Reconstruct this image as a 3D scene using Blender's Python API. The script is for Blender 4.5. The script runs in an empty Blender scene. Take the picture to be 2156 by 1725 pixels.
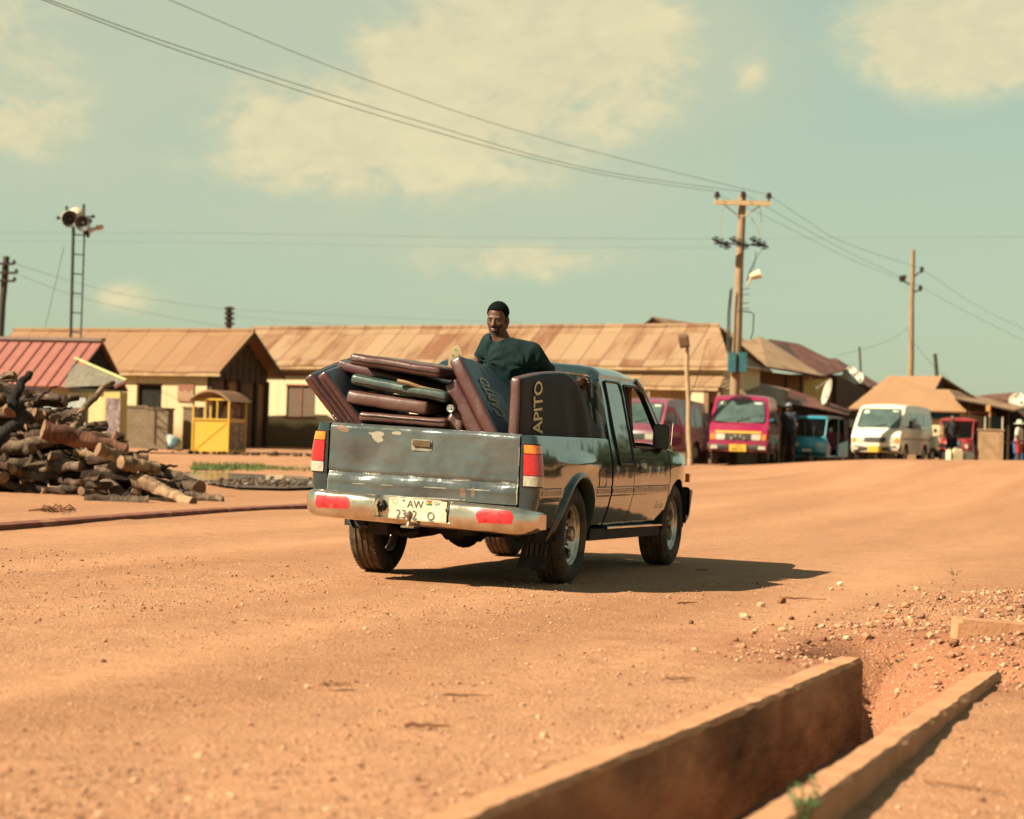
import bpy, bmesh, math, random
import numpy as np
from mathutils import Vector, Matrix, Euler, noise as mnoise
random.seed(7)
PI = math.pi
SC = bpy.context.scene
COL = SC.collection
R_ = math.radians

# ---------------------------------------------------------------- camera geometry
FPX, CW, CH = 4501.0, 2156.0, 1725.0
PITCH, ROLL, CAMH = R_(0.73), R_(1.7), 1.021

def ray(u, v):
    X, Y = u - CW / 2, -(v - CH / 2)
    c, s = math.cos(ROLL), math.sin(ROLL)
    x, y = (c * X - s * Y) / FPX, (s * X + c * Y) / FPX
    cp, sp = math.cos(PITCH), math.sin(PITCH)
    return Vector((x, cp - y * sp, sp + y * cp))

def at(u, v, d):
    r = ray(u, v)
    return Vector((0, 0, CAMH)) + r * (d / r.y)

def sstep(a, b, x):
    t = min(1.0, max(0.0, (x - a) / (b - a)))
    return t * t * (3 - 2 * t)

# ---------------------------------------------------------------- object helpers
def link(o, parent=None):
    COL.objects.link(o)
    if parent is not None:
        o.parent = parent
    return o

def tag(o, label=None, cat=None, group=None, kind=None):
    if label: o['label'] = label
    if cat: o['category'] = cat
    if group: o['group'] = group
    if kind: o['kind'] = kind
    return o

def empty(name, label, cat, mw=None, loc=None, rz=0.0, group=None):
    o = bpy.data.objects.new(name, None)
    COL.objects.link(o)
    o.empty_display_size = 0.2
    if mw is not None: o.matrix_world = mw
    else:
        o.location = loc or (0, 0, 0)
        o.rotation_euler = (0, 0, rz)
    return tag(o, label, cat, group)

class MB:
    """collects faces of one mesh"""
    def __init__(s):
        s.v = []; s.f = []; s.m = []
    def add(s, vs, fs, mi=0):
        b = len(s.v)
        s.v.extend([tuple(p) for p in vs])
        for f in fs:
            s.f.append(tuple(b + i for i in f)); s.m.append(mi)
        return b
    def quad(s, a, b, c, d, mi=0):
        s.add([a, b, c, d], [(0, 1, 2, 3)], mi)
    def box(s, c, size, rot=None, mi=0, taper=1.0):
        sx, sy, sz = [q / 2 for q in size]
        vs = []
        for z in (-1, 1):
            t = taper if z > 0 else 1.0
            for x, y in ((-1, -1), (1, -1), (1, 1), (-1, 1)):
                vs.append(Vector((x * sx * t, y * sy * t, z * sz)))
        if rot is not None:
            M = rot if isinstance(rot, Matrix) else Euler(rot).to_matrix()
            vs = [M @ p for p in vs]
        c = Vector(c)
        s.add([p + c for p in vs], [(3, 2, 1, 0), (4, 5, 6, 7), (0, 1, 5, 4), (1, 2, 6, 5), (2, 3, 7, 6), (3, 0, 4, 7)], mi)
    def b2(s, lo, hi, mi=0):
        s.box([(a + b) / 2 for a, b in zip(lo, hi)], [abs(b - a) for a, b in zip(lo, hi)], None, mi)
    def hexa(s, p, mi=0):
        s.add(p, [(3, 2, 1, 0), (4, 5, 6, 7), (0, 1, 5, 4), (1, 2, 6, 5), (2, 3, 7, 6), (3, 0, 4, 7)], mi)
    def tube(s, pts, r, seg=8, mi=0, caps=True, closed=False, mcap=None, flat=1.0):
        pts = [Vector(p) for p in pts]
        n = len(pts)
        rr = r if isinstance(r, (list, tuple)) else [r] * n
        up = None; vs = []
        for i, p in enumerate(pts):
            if closed: t = pts[(i + 1) % n] - pts[i - 1]
            else: t = pts[min(i + 1, n - 1)] - pts[max(i - 1, 0)]
            if t.length < 1e-9: t = Vector((0, 0, 1))
            t.normalize()
            if up is None:
                up = Vector((0, 0, 1)) if abs(t.z) < 0.9 else Vector((1, 0, 0))
            a = up - t * up.dot(t)
            if a.length < 1e-6: a = t.orthogonal()
            a.normalize(); up = a
            b = t.cross(a)
            for k in range(seg):
                w = 2 * PI * k / seg
                vs.append(p + (a * math.cos(w) * flat + b * math.sin(w)) * rr[i])
        fs = []
        for i in range(n if closed else n - 1):
            j = (i + 1) % n
            for k in range(seg):
                l = (k + 1) % seg
                fs.append((i * seg + k, i * seg + l, j * seg + l, j * seg + k))
        b = s.add(vs, fs, mi)
        if caps and not closed:
            mc = mi if mcap is None else mcap
            s.f.append(tuple(b + k for k in reversed(range(seg)))); s.m.append(mc)
            s.f.append(tuple(b + (n - 1) * seg + k for k in range(seg))); s.m.append(mc)
    def lathe(s, prof, M=None, seg=32, mi=0, close=False):
        """prof: list of (r, h) turned about local z"""
        vs = []
        for k in range(seg):
            w = 2 * PI * k / seg
            for r, h in prof:
                p = Vector((r * math.cos(w), r * math.sin(w), h))
                vs.append(M @ p if M is not None else p)
        n = len(prof); fs = []
        for k in range(seg):
            l = (k + 1) % seg
            for i in range(n - 1 + (1 if close else 0)):
                j = (i + 1) % n
                fs.append((k * n + i, l * n + i, l * n + j, k * n + j))
        s.add(vs, fs, mi)
    def grid(s, fn, us, vs_, mi=0, flip=False):
        nu, nv = len(us), len(vs_)
        P = [fn(u, v) for u in us for v in vs_]
        F = []
        for i in range(nu - 1):
            for j in range(nv - 1):
                q = (i * nv + j, (i + 1) * nv + j, (i + 1) * nv + j + 1, i * nv + j + 1)
                F.append(tuple(reversed(q)) if flip else q)
        s.add(P, F, mi)
    def panel(s, outlines, fn, res, mi=0, lip=None, flip=False):
        """flat 2D outlines (even-odd) meshed on a grid snapped to the outline, mapped to 3D by fn(a,b)"""
        segs = []; corners = []
        for ol in outlines:
            n = len(ol)
            for i in range(n):
                a, b, c = np.array(ol[i - 1]), np.array(ol[i]), np.array(ol[(i + 1) % n])
                segs.append((b, c))
                d1, d2 = b - a, c - b
                l = np.linalg.norm(d1) * np.linalg.norm(d2) + 1e-12
                if np.dot(d1, d2) / l < math.cos(R_(28)): corners.append(b)
        A = np.array([q[0] for q in segs], float); B = np.array([q[1] for q in segs], float)
        lo = np.minimum(A.min(0), B.min(0)); hi = np.maximum(A.max(0), B.max(0))
        nx = max(2, int(round((hi[0] - lo[0]) / res)) + 1); ny = max(2, int(round((hi[1] - lo[1]) / res)) + 1)
        gx = np.linspace(lo[0], hi[0], nx); gy = np.linspace(lo[1], hi[1], ny)
        X, Y = np.meshgrid(gx, gy, indexing='ij')
        cx = (X[:-1, :-1] + X[1:, 1:]) / 2; cy = (Y[:-1, :-1] + Y[1:, 1:]) / 2
        ins = np.zeros(cx.shape, bool)
        for a, b in zip(A, B):
            cond = (a[1] > cy) != (b[1] > cy)
            with np.errstate(divide='ignore', invalid='ignore'):
                xi = (b[0] - a[0]) * (cy - a[1]) / (b[1] - a[1] + 1e-18) + a[0]
            ins ^= cond & (cx < xi)
        cnt = np.zeros(X.shape, int)
        for di in (0, 1):
            for dj in (0, 1):
                cnt[di:di + ins.shape[0], dj:dj + ins.shape[1]] += ins
        bd = (cnt > 0) & (cnt < 4)
        idx = np.argwhere(bd)
        Pp = np.stack([X[bd], Y[bd]], 1)
        if len(Pp):
            D = B - A; L2 = (D * D).sum(1) + 1e-18
            T = np.clip(((Pp[:, None, :] - A[None]) * D[None]).sum(2) / L2[None], 0, 1)
            Q = A[None] + T[..., None] * D[None]
            d = ((Pp[:, None, :] - Q) ** 2).sum(2)
            k = d.argmin(1)
            S = Q[np.arange(len(Pp)), k]
            for c in corners:
                j = ((Pp - c) ** 2).sum(1).argmin(); S[j] = c
            X[bd] = S[:, 0]; Y[bd] = S[:, 1]
        ids = -np.ones(X.shape, int); vs = []; fs = []
        for i, j in np.argwhere(cnt > 0):
            ids[i, j] = len(vs); vs.append(Vector(fn(float(X[i, j]), float(Y[i, j]))))
        ec = {}
        for i, j in np.argwhere(ins):
            q = (ids[i, j], ids[i + 1, j], ids[i + 1, j + 1], ids[i, j + 1])
            if flip: q = tuple(reversed(q))
            fs.append(q)
            for m in range(4):
                e = (q[m], q[(m + 1) % 4]); ec[e] = 1
        if lip is not None:
            mp = {}; lip = Vector(lip)
            for (a, b) in list(ec):
                if (b, a) not in ec:
                    for w in (a, b):
                        if w not in mp:
                            mp[w] = len(vs); vs.append(vs[w] + lip)
                    fs.append((b, a, mp[a], mp[b]))
        s.add(vs, fs, mi)
    def build(s, name, mats, parent=None, smooth=35, merge=0.0, mw=None, xf=None):
        me = bpy.data.meshes.new(name)
        vs = s.v if xf is None else [tuple(xf(p)) for p in s.v]
        me.from_pydata(vs, [], s.f)
        if not isinstance(mats, (list, tuple)): mats = [mats]
        for m in mats: me.materials.append(m)
        me.polygons.foreach_set('material_index', s.m)
        if merge > 0:
            bm = bmesh.new(); bm.from_mesh(me)
            bmesh.ops.remove_doubles(bm, verts=bm.verts, dist=merge)
            bm.to_mesh(me); bm.free()
        if smooth:
            me.polygons.foreach_set('use_smooth', [True] * len(me.polygons))
            if smooth < 180: me.set_sharp_from_angle(angle=R_(smooth))
        me.update()
        o = link(bpy.data.objects.new(name, me), parent)
        if mw is not None: o.matrix_world = mw
        return o

def copy_tree(o, parent=None):
    c = o.copy(); COL.objects.link(c)
    if parent is not None: c.parent = parent
    for ch in list(o.children): copy_tree(ch, c)
    return c

def rrect(x0, y0, x1, y1, r, n=5):
    pts = []
    for cx, cy, a0 in ((x1 - r, y0 + r, -90), (x1 - r, y1 - r, 0), (x0 + r, y1 - r, 90), (x0 + r, y0 + r, 180)):
        for k in range(n + 1):
            a = R_(a0 + 90 * k / n); pts.append((cx + r * math.cos(a), cy + r * math.sin(a)))
    return pts

def rpoly(pts, r, n=4):
    """polygon with rounded corners"""
    out = []; m = len(pts)
    for i in range(m):
        a, b, c = Vector(pts[i - 1]), Vector(pts[i]), Vector(pts[(i + 1) % m])
        d1 = (a - b); d2 = (c - b)
        q = min(r, d1.length * .45, d2.length * .45)
        p, s_ = b + d1.normalized() * q, b + d2.normalized() * q
        for k in range(n + 1):
            t = k / n
            out.append(tuple(p * (1 - t) ** 2 + b * 2 * t * (1 - t) + s_ * t * t))
    return out

def text_mesh(body, size=1.0, shear=0.0, spacing=1.0):
    cu = bpy.data.curves.new('lettering', 'FONT')
    cu.body = body; cu.size = size; cu.align_x = 'CENTER'; cu.align_y = 'CENTER'
    cu.shear = shear; cu.offset = .018 if size > .5 else 0.0; cu.space_character = spacing; cu.resolution_u = 3
    o = bpy.data.objects.new('lettering', cu); COL.objects.link(o)
    dg = bpy.context.evaluated_depsgraph_get()
    me = bpy.data.meshes.new_from_object(o.evaluated_get(dg))
    bm = bmesh.new(); bm.from_mesh(me)
    bmesh.ops.triangulate(bm, faces=bm.faces)
    vs = [tuple(p.co) for p in bm.verts]; bm.verts.index_update()
    fs = [tuple(q.index for q in f.verts) for f in bm.faces]
    bm.free(); bpy.data.objects.remove(o); bpy.data.meshes.remove(me)
    return vs, fs

# ---------------------------------------------------------------- signed-distance bodies
def sd_cone(P, a, b, ra, rb):
    a = np.array(a, float); b = np.array(b, float); ab = b - a
    t = np.clip(((P - a) @ ab) / (ab @ ab + 1e-12), 0, 1)
    return np.linalg.norm(P - a - t[..., None] * ab, axis=-1) - (ra + t * (rb - ra))

def sd_ell(P, c, r, R=None):
    q = P - np.array(c, float)
    if R is not None: q = q @ np.array(R, float)
    r = np.array(r, float)
    k0 = np.linalg.norm(q / r, axis=-1); k1 = np.linalg.norm(q / (r * r), axis=-1)
    return k0 * (k0 - 1) / (k1 + 1e-9)

def smin(a, b, k):
    h = np.clip(0.5 + 0.5 * (b - a) / k, 0, 1)
    return b * (1 - h) + a * h - k * h * (1 - h)

def surfnet(fn, lo, hi, h):
    ax = [np.arange(l, u + h, h) for l, u in zip(lo, hi)]
    n = tuple(len(a) for a in ax)
    # coarse pass first, the fine field is only evaluated near the surface
    B = 6; ca = [np.append(a[::B], a[-1] + h * B) for a in ax]
    Cg = fn(np.stack(np.meshgrid(*ca, indexing='ij'), -1))
    D = np.full(n, 1.0); lim = B * h * 1.5
    for i in range(len(ca[0]) - 1):
        for j in range(len(ca[1]) - 1):
            for k in range(len(ca[2]) - 1):
                blk = Cg[i:i + 2, j:j + 2, k:k + 2]; sl = (slice(i * B, i * B + B), slice(j * B, j * B + B), slice(k * B, k * B + B))
                if np.abs(blk).min() > lim: D[sl] = 1.0 if blk.flat[0] > 0 else -1.0
                else:
                    q = [ax[m][sl[m]] for m in range(3)]
                    if min(len(z) for z in q): D[sl] = fn(np.stack(np.meshgrid(*q, indexing='ij'), -1))
    c = [D[i:n[0] - 1 + i, j:n[1] - 1 + j, k:n[2] - 1 + k] for i in (0, 1) for j in (0, 1) for k in (0, 1)]
    offs = [(i, j, k) for i in (0, 1) for j in (0, 1) for k in (0, 1)]
    C = np.stack(c, -1)
    neg = (C < 0).sum(-1); act = (neg > 0) & (neg < 8)
    S = np.zeros(act.shape + (3,)); N = np.zeros(act.shape)
    for a in range(8):
        for b in range(a + 1, 8):
            if sum(abs(offs[a][q] - offs[b][q]) for q in range(3)) != 1: continue
            da, db = C[..., a], C[..., b]
            m = (da < 0) != (db < 0)
            t = np.where(m, da / (da - db + 1e-18), 0)
            for q in range(3):
                S[..., q] += np.where(m, offs[a][q] + t * (offs[b][q] - offs[a][q]), 0)
            N += m
    ids = -np.ones(act.shape, int); ids[act] = np.arange(act.sum())
    I = np.argwhere(act)
    V = (I + S[act] / N[act][:, None]) * h + np.array(lo)
    F = []
    for axn in range(3):
        sl0 = [slice(None)] * 3; sl1 = [slice(None)] * 3
        sl0[axn] = slice(0, -1); sl1[axn] = slice(1, None)
        d0, d1 = D[tuple(sl0)], D[tuple(sl1)]
        E = np.argwhere((d0 < 0) != (d1 < 0))
        o1, o2 = (axn + 1) % 3, (axn + 2) % 3
        for e in E:
            if e[o1] < 1 or e[o2] < 1 or e[o1] >= n[o1] - 1 or e[o2] >= n[o2] - 1: continue
            q = []
            for s1, s2 in ((1, 1), (0, 1), (0, 0), (1, 0)):
                w = e.copy(); w[o1] -= s1; w[o2] -= s2
                q.append(ids[tuple(w)])
            if min(q) < 0: continue
            if d0[tuple(e)] > 0: q = q[::-1]
            F.append(tuple(int(z) for z in q))
    return V, F

def sdf_obj(name, fn, lo, hi, h, mats, parent, mfn=None):
    V, F = surfnet(fn, lo, hi, h)
    mb = MB(); mb.add(V.tolist(), F)
    if mfn is not None:
        Cn = np.array([V[list(f)].mean(0) for f in F])
        mb.m = [int(x) for x in mfn(Cn)]
    return mb.build(name, mats, parent, smooth=180)
# ---------------------------------------------------------------- materials
class NT:
    def __init__(s, m):
        m.use_nodes = True
        s.t = m.node_tree; s.n = s.t.nodes; s.n.clear()
    def new(s, ty, **kw):
        n = s.n.new(ty)
        for k, v in kw.items():
            if k.startswith('_'): setattr(n, k[1:], v)
            else:
                key = k.replace('__', ' ')
                n.inputs[int(key[1:]) if key[0] == 'i' and key[1:].isdigit() else key].default_value = v
        return n
    def lk(s, a, b):
        s.t.links.new(a, b)
    def tex(s, coord='Object', scale=(1, 1, 1), rot=(0, 0, 0)):
        tc = s.new('ShaderNodeTexCoord'); mp = s.new('ShaderNodeMapping')
        mp.inputs['Scale'].default_value = scale; mp.inputs['Rotation'].default_value = rot
        s.lk(tc.outputs[coord], mp.inputs['Vector']); return mp.outputs[0]
    def noise(s, vec, scale, detail=4, rough=.55, dist=0.0):
        n = s.new('ShaderNodeTexNoise'); n.inputs['Scale'].default_value = scale
        n.inputs['Detail'].default_value = detail; n.inputs['Roughness'].default_value = rough
        n.inputs['Distortion'].default_value = dist
        s.lk(vec, n.inputs['Vector']); return n.outputs['Fac']
    def ramp(s, fac, stops):
        r = s.new('ShaderNodeValToRGB'); el = r.color_ramp.elements
        while len(el) < len(stops): el.new(0.5)
        for e, (p, c) in zip(el, stops):
            e.position = p
            e.color = (c, c, c, 1) if isinstance(c, (int, float)) else (*c, 1)
        s.lk(fac, r.inputs[0]); return r.outputs[0]
    def mix(s, fac, a, b, mode='MIX'):
        m = s.new('ShaderNodeMix', _data_type='RGBA', _blend_type=mode)
        for sock, val in ((0, fac), (6, a), (7, b)):
            if hasattr(val, 'is_linked') or isinstance(val, bpy.types.NodeSocket): s.lk(val, m.inputs[sock])
            elif isinstance(val, (int, float)): m.inputs[sock].default_value = val if sock == 0 else (val, val, val, 1)
            else: m.inputs[sock].default_value = (*val, 1)
        return m.outputs[2]
    def math(s, op, a, b=None, c=None, clamp=False):
        m = s.new('ShaderNodeMath', _operation=op, _use_clamp=clamp)
        for i, v in enumerate((a, b, c)):
            if v is None: continue
            if isinstance(v, bpy.types.NodeSocket): s.lk(v, m.inputs[i])
            else: m.inputs[i].default_value = v
        return m.outputs[0]
    def bsdf(s, col, rough=.8, metal=0.0, coat=0.0, bump=None, bstr=.3, bdist=.01, spec=.4, coatr=.08, normal=None):
        b = s.new('ShaderNodeBsdfPrincipled')
        for key, v in (('Base Color', col), ('Roughness', rough), ('Metallic', metal), ('Coat Weight', coat), ('Specular IOR Level', spec), ('Coat Roughness', coatr)):
            if isinstance(v, bpy.types.NodeSocket): s.lk(v, b.inputs[key])
            elif isinstance(v, (tuple, list)): b.inputs[key].default_value = (*v, 1)
            else: b.inputs[key].default_value = v
        if bump is not None:
            bp = s.new('ShaderNodeBump'); bp.inputs['Strength'].default_value = bstr; bp.inputs['Distance'].default_value = bdist
            s.lk(bump, bp.inputs['Height']); s.lk(bp.outputs[0], b.inputs['Normal'])
        o = s.new('ShaderNodeOutputMaterial'); s.lk(b.outputs[0], o.inputs[0])
        return b

_mc = {}
def M(name, col, col2=None, scale=4.0, rough=.7, metal=0.0, coat=0.0, spec=.4, bump=0.0, bscale=None, bdist=.01,
      lo=.35, hi=.68, stain=None, sscale=1.5, slo=.55, shi=.7, stretch=(1, 1, 1), det=5, coord='Object', coatr=.08):
    """procedural surface: two-tone noise, optional stain colour, optional bump"""
    if name in _mc: return _mc[name]
    m = bpy.data.materials.new(name); t = NT(m)
    vec = t.tex(coord, stretch)
    c2 = col2 or tuple(x * .78 for x in col)
    c = t.ramp(t.noise(vec, scale, det), [(lo, c2), (hi, col)])
    if stain:
        f = t.ramp(t.noise(vec, sscale, 6, .62), [(slo, 0.0), (shi, 1.0)])
        c = t.mix(f, c, stain)
    rg = t.ramp(t.noise(vec, scale * 1.7, 3), [(.3, max(0.02, rough - .06)), (.7, min(1, rough + .06))])
    bh = t.noise(vec, bscale or scale * 6, 4) if bump else None
    t.bsdf(c, rg, metal, coat, bh, bump, bdist, spec, coatr)
    _mc[name] = m
    return m

def tin_roof(name, col, col2, rust, pitch=.09, seam=.75, rlo=.5, rhi=.72, dark=.6, axis=0):
    """corrugated sheets with laps, rust and streaks running down the slope (object x = along the ridge)"""
    if name in _mc: return _mc[name]
    m = bpy.data.materials.new(name); t = NT(m)
    tc = t.new('ShaderNodeTexCoord')
    sp = t.new('ShaderNodeSeparateXYZ'); t.lk(tc.outputs['Object'], sp.inputs[0])
    X, Y = sp.outputs[axis], sp.outputs[1 - axis]
    sx = t.math('DIVIDE', X, seam)
    cell = t.math('FLOOR', sx)
    row = t.math('FLOOR', t.math('DIVIDE', Y, 1.75))
    cb = t.new('ShaderNodeCombineXYZ'); t.lk(cell, cb.inputs[0]); t.lk(row, cb.inputs[1])
    wn = t.new('ShaderNodeTexWhiteNoise', _noise_dimensions='2D'); t.lk(cb.outputs[0], wn.inputs['Vector'])
    base = t.mix(wn.outputs['Value'], col, col2)
    v1 = t.new('ShaderNodeMapping'); v1.inputs['Scale'].default_value = (1.6, .28, .28) if axis == 0 else (.28, 1.6, .28)
    t.lk(tc.outputs['Object'], v1.inputs[0])
    n1 = t.noise(v1.outputs[0], 1.4, 7, .65)
    n2 = t.noise(tc.outputs['Object'], .45, 4)
    per = t.math('MULTIPLY_ADD', wn.outputs['Value'], .16, -.08)
    fr = t.ramp(t.math('ADD', t.math('ADD', t.math('MULTIPLY', n1, .62), t.math('MULTIPLY', n2, .38)), per), [(rlo, 0.0), (rhi, 1.0)])
    c = t.mix(fr, base, rust)
    fx = t.math('FRACT', sx)
    lap = t.math('LESS_THAN', fx, .045)
    c = t.mix(t.math('MULTIPLY', lap, dark), c, tuple(x * .35 for x in rust))
    fy = t.math('LESS_THAN', t.math('FRACT', t.math('DIVIDE', Y, 1.75)), .015)
    c = t.mix(t.math('MULTIPLY', fy, dark * .8), c, tuple(x * .4 for x in rust))
    w = t.math('SINE', t.math('MULTIPLY', X, 2 * PI / pitch))
    rr = t.ramp(fr, [(0, .55), (1, .85)])
    t.bsdf(c, rr, 0.0, 0, w, .6, .012, .3)
    _mc[name] = m
    return m

def ground_mat():
    m = bpy.data.materials.new('laterite_earth'); t = NT(m)
    v = t.tex('Object'); tr = t.tex('Object', (1, 1, 1), (0, 0, R_(19)))
    st = t.new('ShaderNodeMapping'); st.inputs['Scale'].default_value = (1.0, .12, 1.0); t.lk(tr, st.inputs[0])
    band = t.noise(st.outputs[0], .75, 4, .5, .4)
    # compacted wheel lines along the road (perpendicular offset from the pickup's path)
    so_ = t.new('ShaderNodeVectorMath', _operation='DOT_PRODUCT'); t.lk(v, so_.inputs[0]); so_.inputs[1].default_value = (.951, -.309, 0)
    wob = t.math('MULTIPLY_ADD', t.noise(st.outputs[0], .35, 2), .9, -.45)
    off = t.math('ADD', so_.outputs['Value'], wob); trk = None
    for c0, wd in ((-9.3, .5), (-7.6, .45), (-5.75, .32), (-4.32, .32), (-2.4, .5), (-.6, .4)):
        q = t.math('DIVIDE', t.math('SUBTRACT', off, c0), wd); e = t.math('POWER', 2.718, t.math('MULTIPLY', t.math('MULTIPLY', q, q), -1.0)); trk = e if trk is None else t.math('MAXIMUM', trk, e)
    trk = t.math('MULTIPLY', trk, t.ramp(t.noise(st.outputs[0], 1.6, 4), [(.35, .1), (.65, 1.0)]))
    big = t.noise(v, .22, 5, .55)
    mid = t.noise(v, 2.2, 6, .62)
    fine = t.noise(v, 38, 5, .7)
    grain = t.noise(v, 130, 3, .7)
    c = t.ramp(band, [(.35, (.315, .152, .078)), (.5, (.375, .188, .099)), (.66, (.42, .222, .122))])
    n9 = t.noise(v, 8.5, 6, .7)
    c = t.mix(t.ramp(n9, [(.36, .45), (.48, 0.0)]), c, (.20, .088, .04))
    c = t.mix(t.ramp(n9, [(.56, 0.0), (.68, .4)]), c, (.50, .29, .165))
    c = t.mix(t.ramp(big, [(.42, 0.0), (.7, .3)]), c, (.34, .165, .09))
    c = t.mix(t.ramp(mid, [(.35, .25), (.6, 0.0)]), c, (.21, .10, .047))
    c = t.mix(t.ramp(fine, [(.50, 0.0), (.72, .55)]), c, (.44, .26, .14))
    c = t.mix(t.ramp(fine, [(.30, .6), (.45, 0.0)]), c, (.13, .06, .028))
    c = t.mix(t.ramp(grain, [(.33, .5), (.5, 0.0)]), c, (.15, .07, .033))
    c = t.mix(t.ramp(grain, [(.62, 0.0), (.75, .6)]), c, (.5, .33, .2))
    c = t.mix(t.math('MULTIPLY', trk, .22), c, (.46, .26, .145))
    # freshly dug, redder spoil round the trench end
    ds = t.new('ShaderNodeVectorMath', _operation='SUBTRACT'); t.lk(v, ds.inputs[0]); ds.inputs[1].default_value = (2.35, 10.9, 0)
    dl = t.new('ShaderNodeVectorMath', _operation='LENGTH'); t.lk(ds.outputs[0], dl.inputs[0])
    spoil = t.ramp(t.math('ADD', t.math('DIVIDE', dl.outputs['Value'], 3.0), t.math('MULTIPLY', t.math('SUBTRACT', mid, .5), .7)), [(.32, .7), (.62, 0.0)])
    c = t.mix(spoil, c, (.235, .095, .05))
    v2 = t.new('ShaderNodeTexVoronoi'); v2.inputs['Scale'].default_value = 85; t.lk(v, v2.inputs['Vector'])
    sp2 = t.new('ShaderNodeSeparateColor'); t.lk(v2.outputs['Color'], sp2.inputs[0])
    pk = t.math('MULTIPLY', t.math('GREATER_THAN', sp2.outputs[0], .5), t.math('LESS_THAN', v2.outputs['Distance'], .36))
    c = t.mix(t.math('MULTIPLY', pk, .75), c, t.ramp(sp2.outputs[1], [(0, (.17, .075, .042)), (.45, (.36, .18, .10)), (1, (.60, .40, .26))]))
    vo = t.new('ShaderNodeTexVoronoi'); vo.inputs['Scale'].default_value = 55; t.lk(v, vo.inputs['Vector'])
    h = t.math('ADD', t.math('MULTIPLY', fine, .9), t.math('ADD', t.math('MULTIPLY', grain, .35), t.math('MULTIPLY', mid, 1.2)))
    h = t.math('SUBTRACT', h, t.math('MULTIPLY', vo.outputs['Distance'], .35))
    h = t.math('MULTIPLY', h, t.math('MULTIPLY_ADD', trk, -.5, 1.0))
    t.bsdf(c, .93, 0, 0, h, .75, .022, .15)
    return m

def glass_mat(name, tint=(.75, .85, .8), op=.25, rough=.03, dark=(.02, .03, .03)):
    m = bpy.data.materials.new(name); t = NT(m)
    n = t.noise(t.tex('Object'), 3, 4)
    tr = t.new('ShaderNodeBsdfTransparent'); tr.inputs[0].default_value = (*tint, 1)
    pb = t.new('ShaderNodeBsdfPrincipled')
    pb.inputs['Base Color'].default_value = (*dark, 1); pb.inputs['Specular IOR Level'].default_value = .8
    t.lk(t.ramp(n, [(.3, rough), (.7, rough + .05)]), pb.inputs['Roughness'])
    lw = t.new('ShaderNodeLayerWeight'); lw.inputs[0].default_value = .35
    f = t.math('ADD', t.math('MULTIPLY', lw.outputs['Fresnel'], .8), op, clamp=True)
    mx = t.new('ShaderNodeMixShader'); t.lk(f, mx.inputs[0]); t.lk(tr.outputs[0], mx.inputs[1]); t.lk(pb.outputs[0], mx.inputs[2])
    o = t.new('ShaderNodeOutputMaterial'); t.lk(mx.outputs[0], o.inputs[0])
    return m

def paint_mat(name, col, dust, dustamt=.35, rough=.18, chips=None, metal=.0, coat=1.0, clo=.66, bump=0.0, cscale=9, dlo=.4, dhi=.75, spec=.45):
    m = bpy.data.materials.new(name); t = NT(m)
    v = t.tex('Object')
    n1 = t.noise(v, 2.3, 6, .6); n2 = t.noise(v, 14, 5, .65)
    c = t.mix(t.ramp(n2, [(.3, 0.0), (.7, .35)]), col, tuple(x * .7 for x in col))
    d = t.math('MULTIPLY', t.ramp(t.math('ADD', t.math('MULTIPLY', n1, .7), t.math('MULTIPLY', n2, .3)), [(dlo, 0.0), (dhi, 1.0)]), dustamt)
    c = t.mix(d, c, dust)
    r = t.math('ADD', t.math('MULTIPLY', d, .5), rough)
    cw = t.math('SUBTRACT', coat, t.math('MULTIPLY', d, coat * .6))
    if chips:
        f = t.ramp(t.noise(v, cscale, 8, .7), [(clo, 0.0), (clo + .02, 1.0)])
        c = t.mix(f, c, chips); r = t.math('MAXIMUM', r, t.math('MULTIPLY', f, .8))
        cw = t.math('MULTIPLY', cw, t.math('SUBTRACT', 1.0, f))
    t.bsdf(c, r, metal, cw, t.math('ADD', n1, t.math('MULTIPLY', t.noise(v, 11, 3, .5, 1.8), .3)) if bump else None, bump, .02, spec)
    return m

def cloth_mat(name, a, b):
    m = bpy.data.materials.new(name); t = NT(m)
    n = t.noise(t.tex('Object', (1, 1, 1.0), (.3, .7, .2)), 6, 2, .4, 1.6); n2 = t.noise(t.tex('Object', (2.2, 2.2, .7), (.2, .9, 0)), 11, 4, .55, 1.2)
    h = t.math('ADD', n, t.math('MULTIPLY', n2, .7))
    t.bsdf(t.ramp(t.noise(t.tex('Object'), 6, 4), [(.35, a), (.7, b)]), .85, 0, 0, h, .5, .016, .15)
    return m

def bark_mat(name, a, b, stretch=(9, 9, 1.2)):
    m = bpy.data.materials.new(name); t = NT(m)
    v = t.tex('Object', stretch)
    oi = t.new('ShaderNodeObjectInfo')
    n = t.noise(v, 2.5, 7, .68, .4)
    c = t.ramp(n, [(.32, tuple(x * .35 for x in a)), (.5, a), (.68, b)])
    n3 = t.noise(t.tex('Object', (1.5, 1.5, 1.0)), 2.2, 3)
    c = t.mix(t.ramp(n3, [(.48, 0.0), (.6, .55)]), c, tuple(x * 1.5 for x in b))
    hs = t.new('ShaderNodeHueSaturation'); t.lk(c, hs.inputs['Color'])
    t.lk(t.math('MULTIPLY_ADD', oi.outputs['Random'], .85, .42), hs.inputs['Value'])
    t.bsdf(hs.outputs[0], .9, 0, 0, n, 1.0, .03, .2)
    return m

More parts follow.
